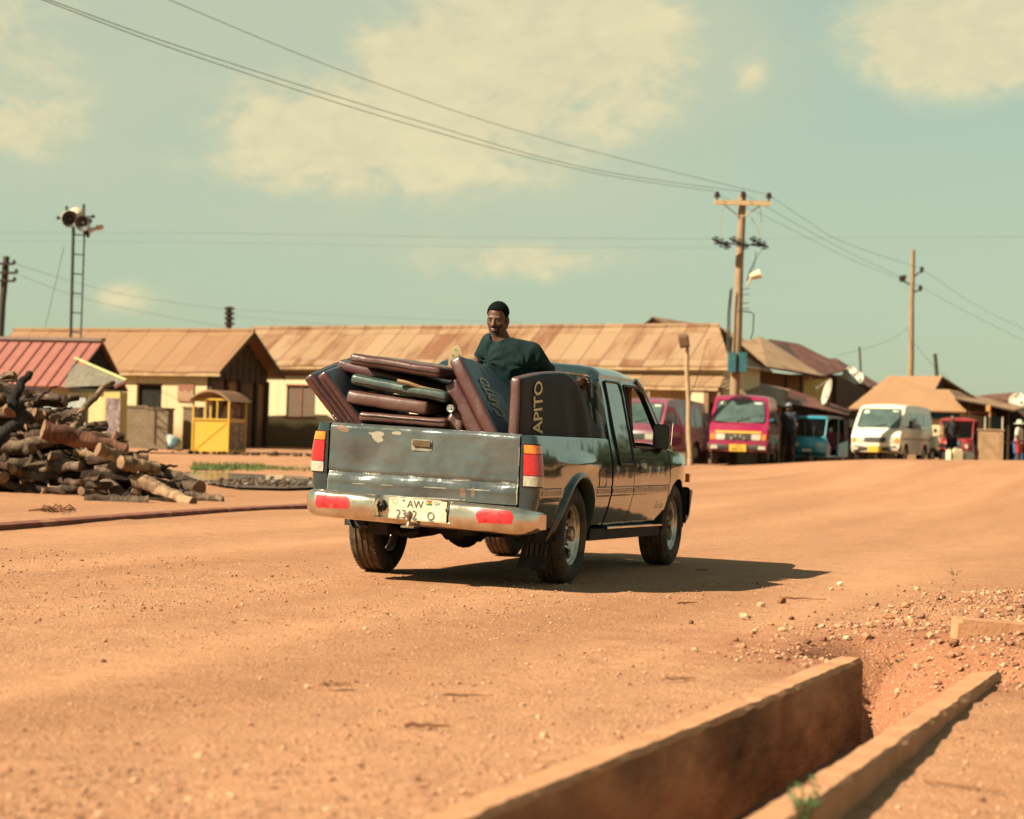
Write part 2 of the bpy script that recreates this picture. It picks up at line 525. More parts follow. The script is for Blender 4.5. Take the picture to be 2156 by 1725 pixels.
def brick_mat(name, c1, c2, mortar, scale=2.5, bw=.5, rh=.25):
    m = bpy.data.materials.new(name); t = NT(m)
    v = t.tex('Object', (1, 1, 1), (R_(90), 0, 0))
    b = t.new('ShaderNodeTexBrick'); b.inputs['Scale'].default_value = scale
    b.inputs['Brick Width'].default_value = bw; b.inputs['Row Height'].default_value = rh
    b.inputs['Color1'].default_value = (*c1, 1); b.inputs['Color2'].default_value = (*c2, 1); b.inputs['Mortar'].default_value = (*mortar, 1)
    b.inputs['Mortar Size'].default_value = .012
    t.lk(v, b.inputs['Vector'])
    n = t.noise(t.tex('Object'), 1.6, 6, .6)
    c = t.mix(t.ramp(n, [(.4, 0.0), (.7, .6)]), b.outputs[0], tuple(x * .5 for x in c2))
    t.bsdf(c, .9, 0, 0, t.noise(t.tex('Object'), 25, 4), .3, .01, .2)
    return m

def wall_mat(name, col, dirt, level=.7, soft=.35, streak=.3, coord='Object'):
    """limewashed wall with a splash-dirt band of its own ragged shape near the ground (object z)"""
    if name in _mc: return _mc[name]
    m = bpy.data.materials.new(name); t = NT(m)
    tc = t.new('ShaderNodeTexCoord'); sp = t.new('ShaderNodeSeparateXYZ'); t.lk(tc.outputs[coord], sp.inputs[0])
    n = t.noise(tc.outputs[coord], .9, 5, .6); n2 = t.noise(tc.outputs[coord], 6, 6, .65)
    z = t.math('ADD', sp.outputs[2], t.math('MULTIPLY', t.math('SUBTRACT', n, .5), -1.1))
    f = t.new('ShaderNodeMapRange'); f.inputs['From Min'].default_value = level + soft; f.inputs['From Max'].default_value = level - soft * .2
    t.lk(z, f.inputs['Value'])
    st = t.new('ShaderNodeMapping'); st.inputs['Scale'].default_value = (3, 3, .25); t.lk(tc.outputs[coord], st.inputs[0])
    s_ = t.ramp(t.noise(st.outputs[0], 1.2, 6, .6), [(.52, 0.0), (.75, streak)])
    c = t.mix(t.ramp(n2, [(.3, .25), (.6, 0.0)]), col, tuple(x * .75 for x in col))
    c = t.mix(s_, c, dirt)
    c = t.mix(f.outputs[0], c, dirt)
    t.bsdf(c, .9, 0, 0, n2, .25, .01, .2)
    _mc[name] = m
    return m
# ---------------------------------------------------------------- camera, light, sky
cam = bpy.data.cameras.new('camera'); camo = link(bpy.data.objects.new('camera', cam))
cam.sensor_width = 36.0; cam.lens = FPX / CW * 36.0
cam.clip_start = 0.1; cam.clip_end = 6000
_f = ray(CW / 2, CH / 2).normalized(); _r = (ray(CW / 2 + 100, CH / 2) - ray(CW / 2 - 100, CH / 2)).normalized()
_u = _r.cross(_f).normalized()
camo.matrix_world = Matrix(((_r.x, _u.x, -_f.x, 0), (_r.y, _u.y, -_f.y, 0), (_r.z, _u.z, -_f.z, CAMH), (0, 0, 0, 1)))
cam.dof.use_dof = True; cam.dof.focus_distance = 15.2; cam.dof.aperture_fstop = 2.8
SC.camera = camo
SC.view_settings.view_transform = 'Standard'; SC.view_settings.look = 'None'
SC.view_settings.exposure = 1.4; SC.view_settings.gamma = 1.0
SC.render.film_transparent = False
SC.cycles.max_bounces = 8; SC.cycles.transparent_max_bounces = 12
SC.cycles.caustics_reflective = False; SC.cycles.caustics_refractive = False

SUN = Vector((-1.119, -.53, 1.0)).normalized()
SUN_EL = math.asin(SUN.z); SUN_AZ = math.atan2(SUN.x, SUN.y)
sl = bpy.data.lights.new('sun', 'SUN'); sl.energy = 5.0; sl.angle = R_(.5); sl.color = (1.0, .84, .62)
so = link(bpy.data.objects.new('sun', sl)); so.rotation_euler = SUN.to_track_quat('Z', 'Y').to_euler(); so.location = (-30, -20, 40)

def make_world():
    w = bpy.data.worlds.new('World'); SC.world = w; w.use_nodes = True
    t = NT(w)
    sky = t.new('ShaderNodeTexSky', _sky_type='NISHITA', _sun_disc=False)
    sky.sun_elevation = SUN_EL; sky.sun_rotation = SUN_AZ
    sky.air_density = 1.0; sky.dust_density = 2.0; sky.ozone_density = 1.5
    tc = t.new('ShaderNodeTexCoord'); D = tc.outputs['Generated']
    sp = t.new('ShaderNodeSeparateXYZ'); t.lk(D, sp.inputs[0])
    yy = t.math('MAXIMUM', sp.outputs[1], .02)
    gx = t.math('DIVIDE', sp.outputs[0], yy); gz = t.math('DIVIDE', sp.outputs[2], yy)
    cb = t.new('ShaderNodeCombineXYZ'); t.lk(gx, cb.inputs[0]); t.lk(gz, cb.inputs[1]); G = cb.outputs[0]
    # tinted clear sky
    base = t.mix(1.0, sky.outputs[0], (.62, .70, .475), 'MULTIPLY')
    lum = t.ramp(sp.outputs[2], [(0.0, (1.95, 2.26, 1.56)), (.08, (1.80, 2.12, 1.57)), (.25, (1.62, 2.02, 1.55)), (.5, (1.0, 1.35, 1.12)), (1.0, (.6, .85, .85))])
    base = t.mix(.8, base, lum)
    # clouds: soft heaps placed by bearing and height, broken up by noise
    n1 = t.noise(t.tex('Generated', (1, 1, 1.7)), 21.0, 9, .6, .8)
    n2 = t.noise(t.tex('Generated', (1, 1, 1.7)), 75.0, 6, .62, .3)
    nn = t.math('ADD', t.math('MULTIPLY', t.math('SUBTRACT', n1, .5), 1.5), t.math('MULTIPLY', t.math('SUBTRACT', n2, .5), .6))
    def field(blobs):
        acc = None
        for (px, py, rx, ry, wt) in blobs:
            r = ray(px, py); c = (r.x / r.y, r.z / r.y, 0)
            a = t.new('ShaderNodeVectorMath', _operation='SUBTRACT'); t.lk(G, a.inputs[0]); a.inputs[1].default_value = c
            b = t.new('ShaderNodeVectorMath', _operation='MULTIPLY'); t.lk(a.outputs[0], b.inputs[0]); b.inputs[1].default_value = (FPX / rx, FPX / ry, 0)
            d = t.new('ShaderNodeVectorMath', _operation='DOT_PRODUCT'); t.lk(b.outputs[0], d.inputs[0]); t.lk(b.outputs[0], d.inputs[1])
            e = t.math('MULTIPLY', t.math('POWER', 2.718, t.math('MULTIPLY', d.outputs['Value'], -1.0)), wt)
            acc = e if acc is None else t.math('ADD', acc, e)
        return acc
    soft = field([(1080, 150, 480, 230, .95), (640, 330, 300, 130, .62), (980, 350, 280, 110, .6), (150, 60, 420, 190, .75), (1250, 60, 260, 120, .5), (60, 300, 220, 150, .4), (40, 280, 200, 110, .5),
                  (1060, 540, 420, 55, .5), (930, 620, 140, 40, .36), (280, 640, 150, 60, .4), (1480, 90, 240, 130, .3), (1750, 590, 90, 70, .16), (1300, 420, 260, 60, .3), (420, 480, 400, 80, .2), (700, 60, 300, 120, .25)])
    hard = field([(1010, 80, 210, 150, .8), (1310, 100, 190, 110, .75), (1180, 60, 200, 130, .55), (860, 170, 190, 110, .55), (930, 330, 270, 95, .65), (640, 310, 240, 105, .6), (560, 220, 150, 70, .35), (1150, 240, 240, 90, .42), (1060, 560, 230, 50, .5), (40, 60, 260, 110, .4),
                  (1960, 75, 165, 105, 1.3), (2130, 65, 170, 100, 1.3), (60, 260, 130, 80, .75), (1580, 150, 38, 42, .55), (265, 620, 70, 48, .62), (1150, 545, 140, 28, .35)])
    ms = t.new('ShaderNodeMapRange', _interpolation_type='SMOOTHSTEP'); ms.inputs['From Min'].default_value = .06; ms.inputs['From Max'].default_value = .72
    t.lk(t.math('MULTIPLY', soft, t.math('MULTIPLY_ADD', nn, 1.1, 1.0)), ms.inputs['Value'])
    mh = t.new('ShaderNodeMapRange', _interpolation_type='SMOOTHSTEP'); mh.inputs['From Min'].default_value = .10; mh.inputs['From Max'].default_value = .74
    t.lk(t.math('MULTIPLY', hard, t.math('MULTIPLY_ADD', nn, 2.0, 1.0)), mh.inputs['Value'])
    # scattered clouds over the rest of the dome
    ng = t.noise(t.tex('Generated', (1, 1, 2.2)), 2.6, 8, .58)
    mg = t.new('ShaderNodeMapRange', _interpolation_type='SMOOTHSTEP'); mg.inputs['From Min'].default_value = .50; mg.inputs['From Max'].default_value = .72
    t.lk(ng, mg.inputs['Value'])
    front = t.new('ShaderNodeMapRange'); front.inputs['From Min'].default_value = .75; front.inputs['From Max'].default_value = .9; front.inputs['To Min'].default_value = .8; front.inputs['To Max'].default_value = 0.0
    t.lk(sp.outputs[1], front.inputs['Value'])
    mgf = t.math('MULTIPLY', mg.outputs[0], front.outputs[0])
    c = t.mix(mgf, base, (2.5, 2.3, 1.5))
    c = t.mix(t.math('MULTIPLY', ms.outputs[0], .46), c, (2.3, 2.3, 1.58))
    c = t.mix(t.math('MULTIPLY', mh.outputs[0], .85), c, t.ramp(t.math('ADD', t.math('MULTIPLY', n1, .6), t.math('MULTIPLY', n2, .4)), [(.34, (2.6, 2.42, 1.56)), (.62, (3.2, 2.84, 1.72))]))
    bg = t.new('ShaderNodeBackground'); bg.inputs['Strength'].default_value = .1
    t.lk(c, bg.inputs['Color'])
    o = t.new('ShaderNodeOutputWorld'); t.lk(bg.outputs[0], o.inputs[0])
make_world()

# ---------------------------------------------------------------- ground
DA = Vector((-.03, 5.7)); DD = Vector((.345, .9386)); DN = Vector((.9386, -.345))   # drain line, along and across (to the right)
def ts(x, y):
    p = Vector((x, y)) - DA; return p.dot(DN), p.dot(DD)
def xy(t, s):
    p = DA + DN * t + DD * s; return p.x, p.y
XF = [-40, -20, -8, 6.5, 9, 11, 18, 40]; ZF = [.25, .2, .25, .35, .56, .69, .84, .95]
def base_z(x, y):
    near = -.0148 * max(-9, min(9, x))
    zf = float(np.interp(x, XF, ZF))
    s = sstep(28, 62, y)
    z = near * (1 - s) + zf * s
    if y > 60:
        k = sstep(62, 76, y)
        z += k * float(np.interp(x, [-10, 4, 9, 30], [.16, .18, -.3, -.35]))
    return z
def fb(x, y, sc, o=3):
    return mnoise.fractal(Vector((x * sc, y * sc, 3.7)), 1.0, 2.0, o)
KERB = []
def kerb_y(x):
    return float(np.interp(x, [-40, -6, -4.1, -3.9, -2.6, 1.5, 5.0, 9.0], [4.0, 18.2, 20.4, 22.5, 27.5, 43, 52, 56]))
def ground_z(x, y, micro=True):
    z = base_z(x, y)
    t, s = ts(x, y)
    if -12 < s < 16 and -3 < t < 8:
        # right-hand verge lies lower than the road
        lo = sstep(.4, .75, t) * (1 - sstep(5.0, 6.5, s)) * (.085 - .045 * sstep(0, 5, s))
        z -= lo
        m = .13 * math.exp(-((t - .75) / .75) ** 2) * sstep(5.3, 6.6, s) * (1 - sstep(9.5, 13, s))
        m *= .75 + .6 * fb(x, y, 1.3)
        z += m
        wl = (1.0 if t > -.05 else 0.0) if s < 5.2 else sstep(-.42, .02, t)
        wr = (1.0 if t < .63 else 0.0) if s < 5.0 else 1 - sstep(.58, .95, t)
        w_ = wl * wr
        if w_ > 0 and s < 7.2:
            k = sstep(5.15, 6.5, s + .55 * max(0, min(.7, t)) + .22 * fb(x, y, 2.0))
            zt = base_z(x, y) - .62 + (.05 * fb(x, y, 5) if s > 3.4 else 0)
            kk = 1 - (1 - k) * w_
            z = z * kk + zt * (1 - kk) + (.035 * fb(x, y, 4) * (1 - abs(2 * kk - 1)) if s > 4 else 0)
    # wheel ruts and loose ridges along the road
    if micro and y < 60:
        w = 1 - .93 * sstep(12, 24, y)
        a = fb(t * 1.0, s * .15, 1.1)
        z += w * (.012 * a + .010 * fb(x, y, 2.6) + .006 * fb(x, y, 9))
    # dirt beyond the left kerb lies a little higher
    if x < 1 and y > kerb_y(x) + .15 and y < 60: z += .025 * sstep(.15, 1.0, y - kerb_y(x)) + .012 * fb(x, y, .8)
    return z
def hit_ground(u, v, dmax=90, dz=0.0):
    r = ray(u, v); d = 4.0
    while d < dmax:
        p = Vector((0, 0, CAMH)) + r * d
        if p.z <= ground_z(p.x, p.y, False) + dz: return p
        d += .02 + d * .002
    return at(u, v, dmax)
def seq(stops):
    out = []
    for a, b, st in stops:
        n = max(1, int(round((b - a) / st))); out += [a + (b - a) * i / n for i in range(n)]
    out.append(stops[-1][1]); return out
def geo(a, first, g, end):
    out = [a]; st = first
    while out[-1] < end: out.append(out[-1] + st); st *= g
    return out
def make_ground():
    mb = MB()
    tl = [-q for q in reversed(geo(7, .35, 1.14, 3000))] + seq([(-7 + .25, -2, .16), (-2, -.2, .075), (-.2, -.055, .03), (-.055, -.04, .015), (-.04, .61, .1), (.61, .63, .02), (.63, .70, .035), (.70, 2.6, .075), (2.6, 6, .16)]) + geo(6.2, .3, 1.14, 3000)
    sl_ = [-q for q in reversed(geo(2.5, .4, 1.2, 3000))] + seq([(-2.1, 9, .075), (9, 24, .22), (24, 60, .8)]) + geo(61, 1.0, 1.12, 3000)
    def fn(t, s):
        x, y = xy(t, s)
        return (x, y, ground_z(x, y))
    mb.grid(fn, tl, sl_)
    o = mb.build('ground', [ground_mat()], None, smooth=180)
    tag(o, kind='structure')
make_ground()

# ---------------------------------------------------------------- the drain
conc = M('dusty_concrete', (.42, .225, .12), (.33, .17, .088), 5, .92, bump=.6, bscale=40, stain=(.22, .11, .058), sscale=2.6, slo=.56, shi=.78, spec=.15)
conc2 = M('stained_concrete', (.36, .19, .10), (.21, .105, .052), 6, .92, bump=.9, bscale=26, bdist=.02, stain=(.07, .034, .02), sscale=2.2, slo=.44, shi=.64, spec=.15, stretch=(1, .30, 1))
def wall_strip(name, label, t0_, t1_, s0, s1, ztop, zbot, mats, jag=.012, skew=0.0, near=0.0):
    mb = MB(); n = int((s1 - s0) / .05)
    for i in range(n):
        vs = []
        for k in (i, i + 1):
            s = s0 + (s1 - s0) * k / n; t0 = t0_ + near * max(0, 1 - s / 5); t1 = t1_ + near * max(0, 1 - s / 5)
            a = mnoise.noise(Vector((s * 2.2, t0_, 1))) * jag + mnoise.noise(Vector((s * 9, t0_, 4))) * jag * .5
            b = mnoise.noise(Vector((s * 2.7, t1_, 7))) * jag + mnoise.noise(Vector((s * 11, t1_, 9))) * jag * .6
            zt = ztop(s) + mnoise.noise(Vector((s * 5, 2, 2))) * jag * .6
            sk0 = skew * (k / n) ** 8
            x0, y0 = xy(t0 + a, s - sk0); x1, y1 = xy(t1 + b, s)
            xc0, yc0 = xy(t0 + a + .012, s - sk0); xc1, yc1 = xy(t1 + b - .014, s)
            xm, ym = xy(t1 + b * .12 + .004, s); bz = base_z(x0, y0)
            vs.append([(x0, y0, bz + zbot), (x0, y0, bz + zt - .012), (xc0, yc0, bz + zt), (xc1, yc1, bz + zt), (x1, y1, bz + zt - .014), (xm, ym, bz + zt - .022 + .014 * mnoise.noise(Vector((s * 6, 5, 5)))), (xm, ym, bz + zbot)])
        for j in range(6):
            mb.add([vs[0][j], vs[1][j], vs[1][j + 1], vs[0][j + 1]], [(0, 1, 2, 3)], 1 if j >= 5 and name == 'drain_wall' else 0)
        if i == n - 1: mb.add(vs[1], [tuple(range(7))], 0)
        if i == 0: mb.add(vs[0], [tuple(reversed(range(7)))], 0)
    mw = Matrix.Translation((DA.x, DA.y, 0)) @ Matrix.Rotation(math.atan2(-DD.x, DD.y), 4, 'Z'); iv = mw.inverted()
    o = mb.build(name, mats, None, smooth=40, merge=.0005, mw=mw, xf=lambda p: iv @ Vector(p))
    return tag(o, label, 'drain wall')
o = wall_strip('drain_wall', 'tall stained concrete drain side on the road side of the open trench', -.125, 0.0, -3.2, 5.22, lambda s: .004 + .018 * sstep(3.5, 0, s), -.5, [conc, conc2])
o = wall_strip('drain_wall', 'low narrow concrete drain edge on the verge side of the trench, standing proud of the dirt', .575, .695, -3.2, 5.04, lambda s: .008 + .012 * sstep(4, 0, s), -.5, [conc], skew=.16, near=.045)
mb = MB()
def ffl(t, s):
    x, y = xy(t, s); return (x, y, base_z(x, y) - .40 + .01 * fb(x, y, 6))
mb.grid(ffl, seq([(-.01, .60, .06)]), seq([(-3.2, 4.9, .1)]))
tag(mb.build('drain_floor', M('drain_mud', (.20, .10, .055), (.11, .05, .028), 6, .8, bump=.5, bscale=30), None, 180), kind='structure')

# far concrete slab
sp_ = hit_ground(2034, 1352)
mb = MB(); mb.box((1.35, .12, .04), (2.7, .22, .34), (0, 0, 0))
o = mb.build('concrete_slab', [conc], None, 0)
bm = bmesh.new(); bm.from_mesh(o.data); bmesh.ops.bevel(bm, geom=bm.edges[:], offset=.02, segments=2); bm.to_mesh(o.data); bm.free()
o.location = (sp_.x - .02, sp_.y + .15, base_z(sp_.x, sp_.y) - .065); o.rotation_euler = (0, R_(3), R_(-2))
tag(o, 'broken concrete slab half buried in the gravel heap beyond the trench', 'slab')

# kerb on the far left side of the road
mb = MB()
prof = [(0, -.1), (0, .042), (.03, .054), (.16, .054), (.18, -.1)]
pl = [hit_ground(u, v) for u, v in ((-160, 1131), (0, 1117), (150, 1105), (320, 1091), (480, 1080), (640, 1072), (760, 1062), (840, 1054), (950, 1044))]
rows = []
for i, p in enumerate(pl):
    a = pl[max(0, i - 1)]; b = pl[min(len(pl) - 1, i + 1)]
    d = Vector((b.x - a.x, b.y - a.y)).normalized(); nrm = Vector((-d.y, d.x))
    rows.append([(p.x + nrm.x * q, p.y + nrm.y * q, base_z(p.x, p.y) + h) for q, h in prof])
for i in range(len(rows) - 1):
    for j in range(len(prof) - 1):
        mb.add([rows[i][j], rows[i + 1][j], rows[i + 1][j + 1], rows[i][j + 1]], [(0, 1, 2, 3)])
o = mb.build('kerb', [M('red_stained_kerb', (.21, .072, .046), (.14, .046, .03), 5, .9, stain=(.32, .16, .08), sscale=2.5, slo=.54, shi=.68, bump=.4, bscale=30)], None, 30, merge=.001)
tag(o, kind='structure')

# ---------------------------------------------------------------- gravel, stones, litter on the ground
ICO_V = []; ICO_F = []
def _ico():
    bm = bmesh.new(); bmesh.ops.create_icosphere(bm, subdivisions=1, radius=1)
    for v in bm.verts: ICO_V.append(v.co.copy())
    bm.verts.index_update()
    for f in bm.faces: ICO_F.append(tuple(v.index for v in f.verts))
    bm.free()
_ico()
def stone(mb, c, r, fl=.7, mi=0, jag=.28):
    e = Euler((random.uniform(-.4, .4), random.uniform(-.4, .4), random.uniform(0, 6.3))).to_matrix()
    s = Vector((r * random.uniform(.75, 1.25), r * random.uniform(.7, 1.1), r * fl * random.uniform(.7, 1.2)))
    mb.add([Vector(c) + e @ Vector((v.x * s.x, v.y * s.y, v.z * s.z)) * random.uniform(1 - jag, 1 + jag * .4) for v in ICO_V], ICO_F, mi)
PEB = [M('pebble_pale', (.50, .32, .20), (.36, .20, .12), 30, .9), M('pebble_ochre', (.38, .19, .11), (.27, .125, .068), 30, .9), M('pebble_brown', (.22, .10, .058), (.15, .068, .04), 30, .9)]
def make_gravel():
    rng = random.Random(11); mb = MB(); n = 0
    while n < 17000:
        # sample so that the density on the ground falls with distance
        y = 5.3 + 11 * rng.random() ** 2.0; x = (rng.random() - .5) * y * .52
        t, s = ts(x, y)
        if -.02 < t < .72 and s < 4.6: continue
        b = .5 + .9 * fb(t, s * .12, 1.3, 3)
        if y < 8.2: b += .32 * (8.2 - y) / 2.4
        if t > .72 and s < 5: b -= .45
        if t > -.6 and s > 4.6: b += .75
        if -.75 < t < -.2: b -= .2
        if rng.random() > b: continue
        r = min(.015, .0029 * math.exp(rng.gauss(0, .5)) * (1.0 + .035 * y))
        if t > -.6 and s > 4.6: r *= 1.7
        stone(mb, (x, y, ground_z(x, y) + r * .25), r, .75, rng.choice((0, 0, 1, 1, 1, 2)))
        n += 1
    n = 0
    while n < 5200:
        t = rng.uniform(-.9, 3.2); s = rng.uniform(4.9, 12.5)
        if rng.random() > math.exp(-((t - .9) / 1.1) ** 2) * (1 - sstep(8, 12.5, s)) + .08: continue
        x, y = xy(t, s); r = min(.034, .0075 * math.exp(rng.gauss(0, .55)))
        stone(mb, (x, y, ground_z(x, y) + r * .3), r, .75, rng.choice((0, 1, 1, 2, 2))); n += 1
    tag(mb.build('gravel', PEB, None, 0), 'loose ochre gravel strewn over the dirt road', 'gravel', kind='stuff')
make_gravel()
rocks = [(1568, 1303, .06, 'pale'), (1601, 1277, .045, 'square'), (1646, 1268, .05, 'brown'), (1750, 1242, .04, 'whitish'), (1768, 1235, .05, 'white'), (1455, 1312, .03, 'dark'), (1872, 1301, .05, 'ochre'), (1906, 1278, .055, 'ochre'), (1832, 1322, .05, 'sandy'), (1958, 1345, .05, 'sandy'), (2008, 1362, .055, 'brown'), (1700, 1352, .04, 'dark'), (1885, 1290, .04, 'sandy'), (1687, 1376, .035, 'brown'), (1622, 1316, .04, 'ochre'), (1920, 1312, .045, 'ochre')]
rk_lab = {0: 'pale stone at the lower end of the row of rocks along the road edge', 1: 'small squarish stone on the road edge just behind the pale rock', 2: 'flat brown clod lying behind the squarish stone on the road edge', 3: 'whitish stone beside the whitest rock on the road edge', 4: 'whitest stone of the row on the road edge by the gravel heap', 5: 'dark little clod alone on the road left of the trench end'}
for i, (u, v, r, kd) in enumerate(rocks):
    p = hit_ground(u, v); mb = MB(); random.seed(100 + i); r *= .72
    stone(mb, (0, 0, 0), r, .75, 0, .2)
    colr = {'pale': (.5, .34, .2), 'square': (.42, .26, .14), 'brown': (.2, .09, .04), 'whitish': (.52, .36, .23), 'white': (.56, .42, .29), 'dark': (.12, .055, .03), 'ochre': (.4, .2, .09), 'sandy': (.4, .24, .13)}[kd]
    o = mb.build('stone', M('stone_' + kd, colr, tuple(q * .7 for q in colr), 20, .9, bump=.5, bscale=60), None, 0)
    o.location = (p.x, p.y, ground_z(p.x, p.y) + r * .35)
    tag(o, rk_lab.get(i, 'stone half sunk in the gravel heap past the trench end'), 'stone', 'loose stones at the trench end')
def twig(u, v, ln, rz, r, name, label, cat, mat, flat=False):
    p = hit_ground(u, v); mb = MB(); n = 7
    pts = [Vector(((k / (n - 1) - .5) * ln, random.uniform(-.02, .02) * ln * 2, r + abs(math.sin(k * 1.7)) * r)) for k in range(n)]
    if flat:
        for k in range(n - 1):
            w0 = math.sin(PI * (k + .15) / n) * r * 3; w1 = math.sin(PI * (k + 1.15) / n) * r * 3
            mb.quad(pts[k] + Vector((0, -w0, 0)), pts[k + 1] + Vector((0, -w1, 0)), pts[k + 1] + Vector((0, w1, .01)), pts[k] + Vector((0, w0, .01)))
    else: mb.tube(pts, [r * (1 - .1 * k) for k in range(n)], 5)
    o = mb.build(name, mat, None, 40); o.location = (p.x, p.y, ground_z(p.x, p.y)); o.rotation_euler = (0, 0, rz)
    tag(o, label, cat, 'dry litter on the road')
dry = M('dry_stick', (.22, .10, .04), (.1, .045, .02), 20, .9)
for a in [(704, 1455, .13, .1, .009, 'dry_leaf', 'curled dry leaf on the road, farther of the two left litter bits', True), (900, 1541, .16, -.1, .009, 'twig', 'stubby brown twig lying on the near gravel in the middle of the road', False),
          (985, 1468, .2, .1, .005, 'twig', 'thin twig on the road between the stubby twig and the drain', False), (1430, 1436, .16, .3, .007, 'dry_leaf', 'curled dry leaf on the road beside the drain wall', True),
          (1448, 1272, .16, .6, .007, 'twig', 'short dark twig on the road beyond the drain wall', False), (1690, 1262, .34, -.3, .008, 'twig', 'pale straw piece at the road edge near the rocks', False), (1478, 1205, .1, .2, .01, 'dry_leaf', 'small dark leaf in the shadow of the pickup', True),
          (2040, 1668, .35, -.7, .005, 'twig', 'thin curved twig on the verge at the lower right', False)]:
    twig(*a[:5], a[5], a[6], 'leaf' if a[7] else 'twig', dry, a[7])

leafm = M('weed_leaf', (.07, .13, .035), (.035, .075, .02), 30, .6)
def weed(u, v, h, n, label, spread=1.0, dz=0.0):
    p = hit_ground(u, v, dz=dz) if dz == 0 else at(u, v, dz)
    z0 = ground_z(p.x, p.y) if dz == 0 else p.z
    rt = empty('weed_plant', label, 'weed', None, (p.x, p.y, z0)); mb = MB(); sb = MB()
    for i in range(n):
        az = random.uniform(0, 2 * PI); el = random.uniform(.35, 1.35); L = h * random.uniform(.6, 1.0)
        d = Vector((math.cos(az) * math.cos(el) * spread, math.sin(az) * math.cos(el) * spread, math.sin(el)))
        sb.tube([Vector((0, 0, -.02)), d * L * .5, d * L], [.003, .002, .0015], 5)
        for k in range(4):
            q = d * L * (.45 + .18 * k); s = L * random.uniform(.2, .34)
            w = Vector((random.gauss(0, 1), random.gauss(0, 1), random.gauss(.4, .5))).normalized(); sd = w.cross(Vector((0, 0, 1))).normalized() * s * .34
            mb.add([q, q + w * s * .5 + sd, q + w * s, q + w * s * .5 - sd], [(0, 1, 2, 3)])
    mb.build('leaf', leafm, rt, 0); sb.build('stem', M('weed_stem', (.1, .12, .04), (.06, .08, .03), 20, .7), rt, 40)
random.seed(5)
weed(1690, 1730, .12, 12, 'small green weed growing against the near end of the low drain edge', 1.1, 5.85)
weed(2010, 1212, .07, 6, 'tiny green sprig on the gravel at the far right road edge', 1.8)
weed(1878, 1412, .07, 6, 'tiny green sprig in the soil by the tip of the low drain edge', 1.8)
# ---------------------------------------------------------------- pickup truck
TA = R_(18.0)
MT = (Matrix.Translation((0, 0, CAMH)) @ Matrix.Rotation(R_(.85), 4, 'Y') @ Matrix.Translation((0, 0, -CAMH))
      @ Matrix.Translation((-.59, 14.47, 0)) @ Matrix.Rotation(-TA, 4, 'Z'))
def lean(p): return (p[0], p[1], p[2] - .02 * p[0])

GREEN = (.020, .044, .050)
paint = paint_mat('green_car_paint', GREEN, (.20, .13, .075), .14, .08, None, .40, 1.0, dlo=.48, dhi=.8)
def tailgate_paint():
    m = bpy.data.materials.new('worn_tailgate_paint'); t = NT(m)
    v = t.tex('Object'); tc = t.new('ShaderNodeTexCoord')
    n1 = t.noise(v, 2.4, 6, .6); n2 = t.noise(v, 17, 7, .68); n3 = t.noise(t.tex('Object', (1, 1, 9)), 3, 4)
    c = t.mix(t.ramp(n1, [(.35, 0.0), (.68, 1.0)]), (.050, .066, .070), (.125, .146, .146))
    c = t.mix(t.ramp(n3, [(.4, 0.0), (.7, .3)]), c, (.12, .10, .07))
    def blobs(lst, amp):
        acc = None
        for x, z, rx, rz in lst:
            a = t.new('ShaderNodeVectorMath', _operation='SUBTRACT'); t.lk(tc.outputs['Object'], a.inputs[0]); a.inputs[1].default_value = (x, 0, z)
            b = t.new('ShaderNodeVectorMath', _operation='MULTIPLY'); t.lk(a.outputs[0], b.inputs[0]); b.inputs[1].default_value = (1 / rx, 0, 1 / rz)
            l = t.new('ShaderNodeVectorMath', _operation='LENGTH'); t.lk(b.outputs[0], l.inputs[0])
            e = t.math('SUBTRACT', 1.0, l.outputs['Value'])
            acc = e if acc is None else t.math('MAXIMUM', acc, e)
        s = t.math('ADD', acc, t.math('MULTIPLY', t.math('SUBTRACT', n2, .5), amp))
        return t.ramp(s, [(.0, 0.0), (.06, 1.0)])
    cream = blobs([(-.345, .99, .05, .030), (-.33, .965, .03, .022), (-.37, 1.0, .035, .015), (-.2, 1.01, .03, .010), (-.35, .728, .05, .005), (.27, .716, .07, .006), (.1, .655, .09, .004), (-.25, .655, .07, .003), (-.45, .655, .05, .003), (.4, .655, .08, .003), (-.686, .65, .006, .06), (.683, .66, .006, .1), (.685, .9, .005, .06), (-.62, .585, .06, .006), (.1, .582, .2, .004)], 2.6)
    rust = blobs([(-.575, 1.018, .042, .015), (-.615, 1.035, .024, .014), (.3, .63, .025, .03), (.37, .635, .012, .03)], 2.2)
    c = t.mix(t.math('MULTIPLY', cream, .7), c, (.38, .34, .25))
    c = t.mix(t.math('MULTIPLY', rust, .8), c, (.17, .085, .05))
    wear = t.math('MAXIMUM', cream, rust)
    r = t.math('ADD', t.math('MULTIPLY_ADD', n1, .16, .13), t.math('MULTIPLY', wear, .5))
    t.bsdf(c, r, .35, t.math('MULTIPLY', t.math('SUBTRACT', 1.0, wear), .6), n1, .25, .05, .55)
    return m
tgpaint = tailgate_paint()
blackp = M('black_rubber_trim', (.010, .011, .011), (.006, .006, .006), 14, .5)
under = M('oily_underside', (.018, .013, .010), (.008, .007, .006), 9, .75, stain=(.10, .05, .025), sscale=3, slo=.6, shi=.8)
inside = M('dark_cab_trim', (.012, .013, .013), (.007, .007, .007), 9, .8)
tyre_m = M('dusty_tyre', (.030, .024, .020), (.016, .014, .012), 16, .85, stain=(.15, .085, .045), sscale=5, slo=.5, shi=.8, bump=.5, bscale=120, bdist=.004)
